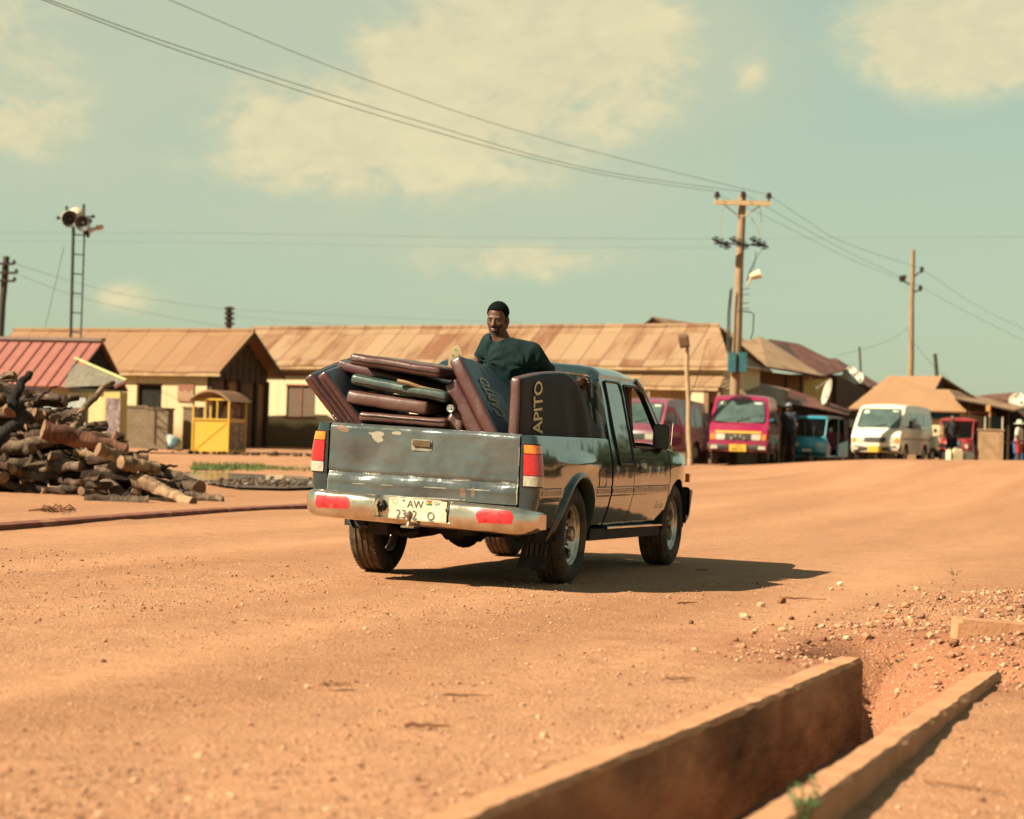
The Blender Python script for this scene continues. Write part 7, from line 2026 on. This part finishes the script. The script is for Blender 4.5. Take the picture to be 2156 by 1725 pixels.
def rel(u, v, d=67.0): return at(u, v, d) - eb
mb = MB(); A, Bp = rel(1504, 426, 66.8), rel(1622, 429, 66.8); mb.hexa([A + Vector(q) for q in ((0, -.06, -.07), (0, .06, -.07))] [:1] + [Bp + Vector((0, -.06, -.07)), Bp + Vector((0, .06, -.07)), A + Vector((0, .06, -.07)), A + Vector((0, -.06, .07)), Bp + Vector((0, -.06, .07)), Bp + Vector((0, .06, .07)), A + Vector((0, .06, .07))])
mb.tube([rel(1525, 432, 66.8), rel(1560, 458, 66.9)], .02, 4); mb.tube([rel(1600, 434, 66.8), rel(1562, 458, 66.9)], .02, 4); mb.build('crossarm', [M('pale_crossarm', (.44, .33, .18), (.36, .26, .14), 6, .8)], EP, 0)
ins = [(1510, 411), (1565, 410), (1619, 413)]
for u, v in ins:
    mb = MB(); p = rel(u, v, 66.8); mb.lathe([(.03, -.18), (.03, -.08), (.10, -.07), (.11, -.02), (.07, .0), (.09, .05), (.05, .10), (0, .12)], Matrix.Translation(p), 12); mb.build('insulator', [insul], EP, 50)
for u in (1519, 1556, 1598):
    mb = MB(); p = rel(u, 512, 66.6)
    for k in range(3):
        c = p + Vector(((k - 1) * .16, 0, -(k - 1) * .07))
        for z in range(4): mb.lathe([(.03, .0), (.09, .02), (.03, .04)], Matrix.Translation(c + Vector((0, 0, -.12 + .07 * z))) @ Matrix.Rotation(.4, 4, 'X'), 8)
    mb.tube([p + Vector((-.3, 0, .14)), p + Vector((.3, 0, -.13))], .035, 6); mb.build('fuse_switch', [insul], EP, 40)
mb = MB(); mb.tube([rel(1510, 512, 66.7), rel(1612, 518, 66.7)], .03, 5)
mb.tube([rel(1592, 530), rel(1588, 560), rel(1575, 582), rel(1573, 592)], .012, 4); mb.tube([rel(1604, 525), rel(1590, 548), rel(1578, 572), rel(1574, 592)], .012, 4)
mb.build('jumper_cable', [metal_d], EP, 40)
mb = MB(); mb.tube([rel(1600, 436), rel(1604, 470), rel(1600, 505)], .009, 4); mb.tube([rel(1582, 458), rel(1596, 482), rel(1602, 505)], .009, 4); mb.tube([rel(1522, 440), rel(1516, 480), rel(1520, 505)], .009, 4); mb.build('drop_wire', [M('copper_wire', (.35, .22, .12), None, 9, .6)], EP, 40)
mb = MB(); a = rel(1590, 580, 66.4); mb.lathe([(0, -.18), (.09, -.16), (.12, 0), (.14, .14), (.16, .16), (0, .17)], Matrix.Translation(a) @ Matrix.Rotation(1.2, 4, 'Y'), 12); mb.tube([rel(1574, 600, 66.6), rel(1582, 585, 66.5)], .03, 6); mb.build('street_light', [M('pale_lamp', (.55, .44, .28), None, 9, .5)], EP, 40)
mb = MB()
for v in (610, 622, 640, 651): mb.tube([rel(1556, v, 66.8), rel(1578, v - 2, 66.8)], .012, 4)
mb.tube([rel(1554, 655, 66.8), rel(1580, 657, 66.8), rel(1587, 662, 66.8), rel(1585, 700, 66.8), rel(1580, 714, 66.8)], .022, 5); mb.tube([rel(1538, 610, 66.8), rel(1533, 660, 66.8), rel(1532, 720, 66.8), rel(1534, 745, 66.8)], .03, 5); mb.tube([rel(1541, 605, 66.8), rel(1537, 660, 66.8), rel(1536, 745, 66.8)], .02, 5)
mb.build('cable_run', [metal_d], EP, 40)
for u0, u1, nm in ((1533, 1550, 'left'), (1556, 1573, 'right')):
    a, b_ = rel(u0, 783, 66.6), rel(u1, 742, 66.6); mb = MB(); mb.b2((a.x, a.y, a.z), (b_.x, a.y + .28, b_.z)); mb.build('meter_box', [M('teal_box', (.035, .13, .15), (.025, .10, .12), 5, .5)], EP, 0)
EP2, e2b, e2t = ppole('electric_pole', 'second wooden electric pole, standing behind the tan hipped roof', 'pole', 1917, 800, 1922, 527, 98.0, .17, .10, pole_m, group='wooden poles carrying the wires')
mb = MB()
for u, v in ((1897, 585), (1904, 583), (1941, 566), (1938, 605)): p = at(u, v, 98) - e2b; mb.lathe([(.04, -.2), (.1, -.05), (.1, .05), (0, .12)], Matrix.Translation(p), 8)
for q in (((1897, 590), (1917, 600)), ((1941, 570), (1921, 585)), ((1938, 609), (1919, 618))): mb.tube([at(*q[0], 98) - e2b, at(*q[1], 98) - e2b], .035, 4)
mb.build('bracket', [insul], EP2, 40)
LP, lb, lt_ = ppole('electric_pole', 'leaning pole with dark top at the left edge of the street', 'pole', -1, 720, 13, 540, 84.0, .19, .13, dark_pole, group='wooden poles carrying the wires')
mb = MB()
for u, v, s in ((8, 556, .4), (10, 575, .45), (9, 592, .4)): p = at(u, v, 83.8) - lb; mb.tube([p + Vector((-s, 0, 0)), p + Vector((s, 0, 0))], .05, 5); mb.lathe([(.04, 0), (.1, .08), (0, .2)], Matrix.Translation(p + Vector((s, 0, 0))), 8); mb.lathe([(.04, 0), (.1, .08), (0, .2)], Matrix.Translation(p + Vector((-s, 0, 0))), 8)
mb.build('bracket', [insul], LP, 40)
SP, sb_, st_ = ppole('electric_pole', 'short dark pole top with stacked insulators peeping over the roofs left of centre', 'pole', 481, 720, 482, 646, 98.0, .16, .14, dark_pole, group='wooden poles carrying the wires')
mb = MB()
for v in (650, 660, 671, 682): p = at(482, v, 97.8) - sb_; mb.tube([p + Vector((-.2, 0, 0)), p + Vector((.26, 0, 0))], .06, 5)
mb.build('bracket', [insul], SP, 40)
ppole('stick_pole', 'thin crooked stick pole in front of the second electric pole, its left neighbour', 'pole', 1813, 800, 1809, 730, 96, .06, .045, dark_pole, group='thin poles over the roofs')
ppole('stick_pole', 'short thick stick pole above the right end of the tan hipped roof', 'pole', 1973, 800, 1968, 745, 100, .11, .09, dark_pole, group='thin poles over the roofs')
ST, sb2, st2 = ppole('lamp_post', 'slim lamp post with boxy floodlight before the long rusty roof', 'lamp post', 1450, 880, 1445, 706, 63.0, .085, .06, M('pale_post', (.33, .24, .14), (.25, .17, .1), 6, .8))
mb = MB(); c = at(1440, 718, 62.7) - sb2; mb.box(c, (.28, .30, .34), (R_(18), R_(-10), 0)); mb.box(c + Vector((-.01, -.16, -.02)), (.22, .03, .27), (R_(18), R_(-10), 0), 1); mb.tube([c + Vector((.1, .1, 0)), st2 - sb2], .04, 6)
mb.build('floodlight', [M('rust_brown_lamp', (.12, .06, .04), (.08, .045, .03), 9, .7), M('lamp_face', (.25, .17, .12), None, 9, .3)], ST, 0)
mb = MB(); mb.tube([at(1475, 775, 62) - sb2, at(1452, 840, 62.9) - sb2], .012, 4); mb.tube([at(1490, 715, 62) - sb2, at(1470, 790, 62.5) - sb2, at(1452, 840, 62.9) - sb2], .01, 4); mb.build('stay_wire', [metal_d], ST, 40)
# loudspeaker mast
d = 66.0; mbase = at(146, 770, d); zb = .2
MS = empty('speaker_mast', 'slender steel lattice mast crowned with horn loudspeakers behind the red roofed shop', 'mast', None, Vector((mbase.x, mbase.y, zb)))
o_ = Vector((mbase.x, mbase.y, zb))
def mp(u, v, dd=0): return at(u, v, d + dd) - o_
legs = [((146, 780), (153, 478), 0), ((148.5, 780), (156.5, 478), .35), ((168, 780), (178, 485), .2)]
mb = MB()
for (a, b, dd) in legs: mb.tube([mp(*a, dd), mp(*b, dd)], .026, 6)
for k in range(14):
    v = 490 + k * 20.5; f = (v - 478) / 302.0
    mb.tube([mp(153 - 7 * f, v, 0), mp(156.5 - 8 * f, v + 3, .35)], .022, 4)
    if k % 2 == 0: mb.tube([mp(156.5 - 8 * f, v + 4, .35), mp(178 - 10 * f, v + 6, .2)], .022, 4)
mb.build('lattice', [metal_d], MS, 40)
def horn(u, v, dd, az, el, dia, mat, dark):
    c = mp(u, v, dd); Mx = Matrix.Translation(c) @ Euler((R_(90 - el), 0, R_(az))).to_matrix().to_4x4(); mb = MB(); r = dia / 2
    mb.lathe([(.05, -.55), (.09, -.5), (.09, -.35), (.05, -.32), (.06, -.22), (.45 * r, -.1), (r, 0), (r * 1.04, .01), (r * .98, .02)], Mx, 24, 0); mb.lathe([(r * .98, .02), (.6 * r, -.06), (.25 * r, -.14), (.2 * r, -.05), (0, -.04)], Mx, 24, 1)
    mb.build('horn_speaker', [mat, dark], MS, 50)
hw_, hd_ = M('white_horn', (.50, .43, .30), (.42, .35, .24), 5, .5), M('horn_mouth', (.05, .05, .05), (.03, .03, .03), 9, .6)
horn(147, 461, -.1, 12, -5, .52, hw_, hd_); horn(174, 470, -.2, -14, -14, .50, M('rusty_horn', (.09, .055, .045), (.05, .035, .03), 7, .7), hd_); horn(162, 454, .5, 190, 5, .5, hw_, hd_); horn(183, 487, .2, -60, -20, .42, hw_, hd_)
mb = MB(); mb.tube([mp(140, 434, .1), mp(140, 470, .1)], .045, 5); mb.tube([mp(176, 430, .1), mp(177, 492, .1)], .045, 5); mb.tube([mp(122, 460, .1), mp(197, 456, .1)], .028, 5); mb.tube([mp(120, 461, .1), mp(125, 457, .1)], .06, 5); mb.tube([mp(193, 457, .1), mp(199, 455, .1)], .06, 5); mb.build('bracket', [metal_d], MS, 40)
mb = MB(); mb.tube([mp(135, 520, 0), mp(95, 690, 6)], .008, 4); mb.build('stay_wire', [metal_d], MS, 40)

wire_m = M('cable_black', (.10, .12, .105), None, 9, .7)
def wire(label, pts, r=.012, group='overhead wires on the poles'):
    r *= .55 if pts[0][2] > 80 else .68
    P = [at(*p) for p in pts]; Q = []
    for i in range(len(P) - 1):
        p0, p1, p2, p3 = P[max(0, i - 1)], P[i], P[i + 1], P[min(len(P) - 1, i + 2)]
        for k in range(8):
            t = k / 8; Q.append(.5 * ((2 * p1) + (p2 - p0) * t + (2 * p0 - 5 * p1 + 4 * p2 - p3) * t * t + (3 * p1 - p0 - 3 * p2 + p3) * t ** 3))
    Q.append(P[-1]); o = Q[0]
    mb = MB(); mb.tube([q - o for q in Q], r, 5); ob = mb.build('power_line', [wire_m], None, 60); ob.location = o
    tag(ob, label, 'wire', group)
wire('upper overhead wire from the top left to the crossarm, apart from the lower pair', [(1619, 407, 66.8), (1565, 398, 62), (1130, 287, 52), (752, 161, 45), (355, -1, 38), (100, -120, 34)], .010)
wire('lower overhead wire from the top left corner to the middle insulator', [(1565, 404, 66.8), (1240, 355, 55), (860, 249, 46), (420, 112, 38), (95, -3, 33), (-200, -115, 29)], .011)
wire('lowest overhead wire from the top left corner to the left end of the crossarm', [(1510, 404, 66.8), (1240, 362, 56), (860, 262, 46), (420, 122, 38), (80, -4, 33), (-200, -120, 29)], .011)
wire('wire from the right crossarm end to the upper bracket of the second pole', [(1619, 411, 66.8), (1700, 465, 74), (1780, 512, 83), (1941, 566, 98)], .011)
wire('wire from the middle insulator down to the left bracket of the second pole', [(1565, 408, 66.8), (1700, 485, 76), (1800, 538, 87), (1897, 583, 98)], .011)
wire('wire from the left crossarm end sagging to the right bracket of the second pole', [(1510, 409, 66.8), (1640, 470, 74), (1790, 545, 86), (1938, 604, 98)], .009)
wire('upper wire leaving the second pole toward the right edge', [(1941, 566, 98), (2050, 640, 108), (2170, 700, 118)], .013)
wire('middle wire leaving the second pole toward the right edge', [(1938, 604, 98), (2050, 665, 108), (2170, 725, 118)], .013)
wire('low slack wire from the second pole to the stepped brown roofs', [(1914, 690, 98), (1860, 722, 97), (1760, 750, 96)], .016)
wire('stay wire falling right from the second pole to the hipped roof', [(1919, 715, 98), (1960, 765, 99), (2000, 800, 100)], .014)
wire('thin distant wire crossing the whole sky, upper one', [(-60, 489, 120), (500, 492, 120), (1000, 500, 120), (1540, 503, 122), (1800, 500, 122), (2220, 498, 124)], .014)
wire('thin distant wire crossing the whole sky, lower one', [(-60, 506, 120), (500, 512, 120), (1000, 520, 120), (1540, 522, 122)], .011)
wire('upper wire from the leaning left pole to the short pole over the roofs', [(18, 552, 84), (250, 618, 90), (478, 652, 98)], .012)
wire('lower wire from the leaning left pole to the roof ridge', [(18, 570, 84), (180, 630, 88), (380, 672, 94), (480, 690, 98)], .012)
wire('wire from the short pole toward the right over the long roof', [(486, 652, 98), (800, 668, 98), (1100, 680, 98)], .012)
wire('lower wire from the short pole skimming the long roof ridge', [(486, 665, 98), (700, 684, 98), (900, 690, 98)], .012)

# ---------------------------------------------------------------- woodpile
bark1 = bark_mat('grey_brown_bark', (.072, .048, .034), (.155, .108, .074)); bark2 = bark_mat('dark_bark', (.042, .025, .018), (.10, .06, .04)); bark3 = bark_mat('pale_bare_wood', (.17, .105, .06), (.32, .22, .13)); char = bark_mat('charred_wood', (.018, .016, .016), (.06, .05, .046))
cutm = M('cut_wood_end', (.205, .12, .063), (.11, .06, .034), 9, .85, stain=(.14, .08, .045), sscale=6, slo=.55, shi=.7)
def log_mesh(seed, L, r, bend=.05, rough=.12, taper=.8, mat=bark1, seg=14, knots=True, split=0.0):
    rng = random.Random(seed); n = 12; mb = MB(); ph = rng.uniform(0, 9)
    pts = [Vector((L * (k / n - .5), bend * L * math.sin(PI * k / n) + .015 * math.sin(k * 1.3 + ph), .012 * math.sin(k * 1.9 + ph))) for k in range(n + 1)]
    vs = []
    for k, p in enumerate(pts):
        rr = r * (1 + (taper - 1) * k / n)
        for j in range(seg):
            a = 2 * PI * j / seg
            q = rr * (1 + rough * (mnoise.noise(Vector((k * .55 + ph, math.cos(a) * 1.3, math.sin(a) * 1.3 + seed))) * 1.6 + .35 * mnoise.noise(Vector((k * 1.7, j * 1.1, seed)))))
            yy, zz = math.cos(a) * q, math.sin(a) * q
            if split: yy = max(yy, -rr * (1 - split) + .012 * mnoise.noise(Vector((k * .9, zz * 30, seed)))); zz = min(zz, rr * (1.15 - split * .6) + .4 * yy)
            vs.append(p + Vector((0, yy, zz)))
    fs = [(i * seg + j, i * seg + (j + 1) % seg, (i + 1) * seg + (j + 1) % seg, (i + 1) * seg + j) for i in range(n) for j in range(seg)]
    b = mb.add(vs, fs)
    for e, rev in ((0, True), (n, False)):
        c = len(mb.v); mb.v.append(tuple(pts[e] + Vector(((-.012 if rev else .012) * rng.uniform(-1, 2), 0, 0))))
        for j in range(seg):
            q = (b + e * seg + j, b + e * seg + (j + 1) % seg, c); mb.f.append(tuple(reversed(q)) if not rev else q); mb.m.append(1)
    if knots:
        for _ in range(rng.randint(0, 2)):
            k = rng.randint(2, n - 2); a = rng.uniform(0, 6.28); d_ = Vector((rng.uniform(-.4, .4), math.cos(a), math.sin(a))).normalized(); s = r * rng.uniform(.8, 1.6)
            mb.tube([pts[k], pts[k] + d_ * (r + s * .6)], [r * .42, r * .26], 7, 0, mcap=1)
    return mb, mat
def to_mesh(mb, mat, nm):
    o = mb.build(nm, [mat, cutm], None, 50); return o
VAR = []
for i, (L, r, bd, ro, tp, mt) in enumerate([(1.25, .085, .04, .10, .85, bark1), (1.0, .11, .03, .13, .8, bark2), (1.45, .075, .07, .10, .8, bark1), (.85, .13, .02, .14, .9, bark1), (1.15, .065, .05, .08, .8, bark3), (1.35, .095, .06, .15, .75, bark2), (.95, .07, .08, .10, .8, bark3), (1.1, .12, .03, .16, .85, bark1), (1.3, .06, .04, .08, .85, bark2), (.7, .10, .02, .12, .9, bark3), (1.05, .12, .02, .10, .8, bark2), (.95, .11, .03, .10, .85, bark1), (1.3, .035, .09, .10, .6, bark2), (1.15, .028, .12, .10, .6, bark1)]):
    mb, mt = log_mesh(20 + i, L, r, bd, ro, tp, mt, split=.75 if i in (10, 11) else 0); VAR.append((mb, mt, L, r))
base_objs = {}
def put_log(i, loc, rz, tilt, roll, label, sc=1.0, group='logs in the woodpile'):
    if i not in base_objs:
        mb, mt, L, r = VAR[i]; o = to_mesh(mb, mt, 'log'); base_objs[i] = o
    else:
        o = base_objs[i].copy(); COL.objects.link(o)
    o.location = loc; o.scale = (sc, sc, sc)
    o.rotation_euler = (Matrix.Rotation(rz, 3, 'Z') @ Matrix.Rotation(tilt, 3, 'Y') @ Matrix.Rotation(roll, 3, 'X')).to_euler()
    tag(o, label, 'log', group); return o
rng = random.Random(42)
ORD = ['first', 'second', 'third', 'fourth', 'fifth', 'sixth', 'seventh', 'eighth', 'ninth', 'tenth', 'eleventh', 'twelfth', 'thirteenth', 'fourteenth', 'fifteenth', 'sixteenth', 'seventeenth', 'eighteenth']
def outline(u): return 24 + float(np.interp(u + 28, [-260, -60, 0, 60, 110, 160, 200, 250, 300, 340, 380, 420], [812, 812, 815, 820, 840, 880, 905, 930, 952, 985, 1030, 1062]))
DB = 27.6
LAYER = ['bottom', 'low', 'middle', 'upper', 'top']
KIND = {0: 'grey brown log', 1: 'thick dark log', 2: 'long slim brown log', 3: 'short stout log', 4: 'slim pale log', 5: 'long dark log', 6: 'pale bent log', 7: 'stout knotty log', 8: 'thin dark log', 9: 'short pale billet', 10: 'dark split billet', 11: 'brown split billet', 12: 'thin dark branch', 13: 'thin brown branch'}
cnt = 0
zrow = 0
for row in range(12):
    z = .05 + row * .135
    v_row = 1052 - row * 20.5
    u = -150; nth = 0
    while u < 415:
        u += rng.uniform(20, 40)
        top = outline(u)
        if v_row < top + 6: continue
        depth = DB + .02 * row * 4 + (row * .075) + rng.uniform(-.22, .25)
        P = at(u, v_row, depth)
        i = rng.choice([0, 0, 1, 2, 3, 4, 5, 5, 6, 7, 8, 8, 9, 10, 10, 11, 11, 12, 12, 13])
        gz = ground_z(P.x, P.y, False)
        rz = rng.choice((-1, 1)) * abs(rng.gauss(.3, .5)); tl = rng.gauss(0, .17) + (.10 if u > 250 else 0)
        L = VAR[i][2]
        sc = rng.uniform(.62, .95) if u < 330 else rng.uniform(.55, .72)
        cx = P.x - (.25 if u > 280 else 0)
        vis = u > -20
        lab = '%s, %s course up the woodpile, %s from its left' % (KIND[i], ORD[row], ORD[nth]) if vis else '%s cut by the left edge, %s course up the woodpile, %s' % (KIND[i], ORD[row], 'outer one' if u < -85 else 'inner one')
        if vis: nth += 1
        put_log(i, (cx, P.y, gz + z + rng.uniform(-.02, .02)), rz, tl, rng.uniform(0, 6), lab, sc)
        cnt += 1
    # a second rank behind keeps the heap solid
    u = -150; nr = 0
    while u < 330:
        u += rng.uniform(70, 110)
        if v_row < outline(u) + 14: continue
        P = at(u, v_row, DB + .9 + row * .05); gz = ground_z(P.x, P.y, False)
        i = rng.choice([1, 5, 7, 0]); put_log(i, (P.x, P.y, gz + z), rng.gauss(0, .3), rng.gauss(0, .08), rng.uniform(0, 6), 'log of the hidden rear rank of the woodpile, %s course, %s along' % (ORD[row], ORD[nr]), 1.0); nr += 1
def single(label, u0, v0, u1, v1, d0, d1, r, mat, seed, bend=.03, taper=.8, rough=.13, knots=True, nm='log'):
    A, Bq = at(u0, v0, d0), at(u1, v1, d1); L = (Bq - A).length; mb, mt = log_mesh(seed, L, r, bend, rough, taper, mat, 16, knots)
    o = to_mesh(mb, mat, nm); o.location = (A + Bq) / 2; dv = (Bq - A).normalized()
    o.rotation_euler = dv.to_track_quat('X', 'Z').to_euler(); tag(o, label, 'log', 'logs in the woodpile')
single('lone round log lying on the dirt in front of the woodpile', 178, 1056, 312, 1061, 25.9, 26.0, .095, bark1, 301, .01, .95, .06, False)
single('charred black branch sticking steeply out of the top of the woodpile', 22, 870, 61, 786, 27.4, 27.9, .085, char, 302, .06, .55)
single('charred black stem lying below the steep branch on the woodpile', -30, 955, 62, 872, 27.2, 27.6, .10, char, 303, .08, .7)
single('long pale branch leaning out over the right shoulder of the woodpile', 152, 910, 236, 804, 27.3, 28.8, .055, bark3, 304, .05, .6, .08)
single('big reddish brown log sloping along the top right of the woodpile', 90, 905, 262, 948, 26.9, 27.3, .125, bark_mat('red_brown_bark', (.10, .042, .028), (.16, .08, .05)), 305, .02, .7)
single('broad split plank like log slanting to the ground at the right foot of the woodpile', 290, 1010, 405, 1060, 27.0, 26.2, .10, bark3, 306, .01, .6, .2, False)
single('pale crooked log on the right slope of the woodpile', 205, 945, 320, 990, 26.9, 27.3, .085, bark3, 307, .12, .8, .18)
single('pale thick log end facing out below the crooked log', 255, 975, 330, 985, 26.8, 27.2, .085, bark3, 308, .02, .9)
single('short log on the ground at the far right tip of the woodpile', 372, 1040, 470, 1052, 27.6, 27.4, .055, bark1, 309, .04, .8)
single('stub of log lying just right of the split plank log', 385, 1018, 418, 1030, 28.6, 28.2, .11, bark1, 310, .0, .9)
single('brown log pointing right beneath the reddish log on the woodpile', 245, 962, 345, 985, 27.2, 27.7, .07, bark1, 311, .05, .7)
single('short chunk on the ground just above the lone round log', 265, 1046, 300, 1052, 26.6, 26.5, .06, bark2, 312, .05, .7)

SPK = [(5, 838, -40, 800, .03, 'first'), (70, 850, 118, 812, .026, 'second'), (95, 872, 150, 858, .03, 'third'), (118, 890, 172, 868, .024, 'fourth'), (160, 912, 222, 900, .028, 'fifth'), (210, 940, 268, 928, .026, 'sixth'), (250, 962, 330, 946, .026, 'seventh'), (300, 992, 372, 980, .028, 'eighth'), (330, 1020, 400, 1008, .024, 'ninth')]
for i, (a, b, c, d_, r, o_) in enumerate(SPK):
    single('thin dry branch poking out of the woodpile skyline, %s counting down the right slope' % o_, a, b, c, d_, 27.3, 27.6, r, bark2 if i % 2 else bark1, 330 + i, .07, .5)
# ---------------------------------------------------------------- verge between kerb and houses
rng = random.Random(9)
def tuft_strip():
    mb = MB()
    for _ in range(2600):
        u = rng.uniform(405, 660); f = (u - 405) / 255; v = rng.gauss(988 - 4 * f, 3.2) if u < 560 else rng.gauss(988, 2)
        if u > 560 and rng.random() < .6: continue
        p = hit_grid(u, v); h = rng.uniform(.04, .12) * (1.25 - .8 * f); a = rng.uniform(0, 6.28); w = .012
        dx, dy = math.cos(a) * w, math.sin(a) * w; lx, ly = rng.gauss(0, .05), rng.gauss(0, .05)
        mb.add([(p.x - dx, p.y - dy, p.z - .01), (p.x + dx, p.y + dy, p.z - .01), (p.x + lx, p.y + ly, p.z + h)], [(0, 1, 2)])
    o = mb.build('grass', [M('sunlit_grass', (.10, .14, .03), (.06, .09, .022), 1.5, .8)], None, 0); tag(o, 'strip of green grass by the puddle behind the kerb', 'grass', kind='stuff')
def hit_grid(u, v):
    r = ray(u, v); d = CAMH / max(.004, -r.z) if r.z < 0 else 60
    for _ in range(12):
        p = Vector((0, 0, CAMH)) + r * d; z = ground_z(p.x, p.y, False); d = min(62, max(5, (z - CAMH) / r.z)) if r.z < 0 else d
    p = Vector((0, 0, CAMH)) + r * d; p.z = ground_z(p.x, p.y, False); return p
tuft_strip()
def flat_patch(name, pts, mat, dz):
    P = [hit_grid(*q) for q in pts]; c = sum(P, Vector()) / len(P); mb = MB(); n = len(P); rings = []
    for f in (0.0, .35, .7, 1.0): rings.append([(lambda q: (q.x, q.y, ground_z(q.x, q.y) + dz))(c + (p - c) * f) for p in P])
    for i in range(3):
        for k in range(n): mb.add([rings[i][k], rings[i + 1][k], rings[i + 1][(k + 1) % n], rings[i][(k + 1) % n]], [(0, 1, 2, 3)])
    o = mb.build(name, [mat], None, 180, merge=.001); tag(o, kind='structure'); return o
flat_patch('puddle_water', [(340, 1004), (400, 996), (470, 999), (560, 1003), (640, 1006), (660, 1012), (600, 1016), (500, 1012), (430, 1016), (360, 1012)], M('muddy_water', (.16, .14, .105), (.12, .10, .075), 1.2, .12, spec=.6), .03)
flat_patch('dark_mud', [(420, 1020), (480, 1014), (560, 1016), (650, 1012), (700, 1018), (690, 1030), (600, 1034), (500, 1032)], M('wet_mud', (.085, .055, .035), (.05, .032, .022), 2.5, .8, bump=.5), .04)
mb = MB(); random.seed(12)
for _ in range(260):
    u = rng.gauss(560, 55); v = rng.gauss(1022, 4); p = hit_grid(u, v); stone(mb, (p.x, p.y, p.z + .05), abs(rng.gauss(.03, .018)) + .01, .6, rng.choice((0, 0, 0, 1, 1, 2)))
for _ in range(90):
    u = rng.gauss(560, 80); v = rng.gauss(946, 2.5); p = hit_grid(u, v); stone(mb, (p.x, p.y, p.z + .05), abs(rng.gauss(.05, .03)) + .02, .7, rng.choice((0, 0, 1)))
tag(mb.build('debris', [M('black_rubbish', (.03, .022, .018), (.05, .03, .02), 9, .9), M('brown_rubbish', (.10, .055, .03), None, 9, .9), M('pale_rubbish', (.20, .18, .15), None, 9, .7)], None, 0), 'dark rubbish and clods strewn on the mud behind the kerb', 'debris', kind='stuff')
mb = MB()
for k in range(26):
    a = rng.uniform(0, 6.28); c = hit_grid(115 + rng.gauss(0, 14), 1077 + rng.gauss(0, 2)); l = rng.uniform(.08, .3); mb.tube([c + Vector((0, 0, .01)), c + Vector((math.cos(a) * l * .5, math.sin(a) * l * .5, rng.uniform(.02, .08))), c + Vector((math.cos(a) * l, math.sin(a) * l, .015))], .008, 4)
tag(mb.build('debris', [dry], None, 0), 'heap of dry bark scraps and twigs in front of the woodpile', 'debris', kind='stuff')
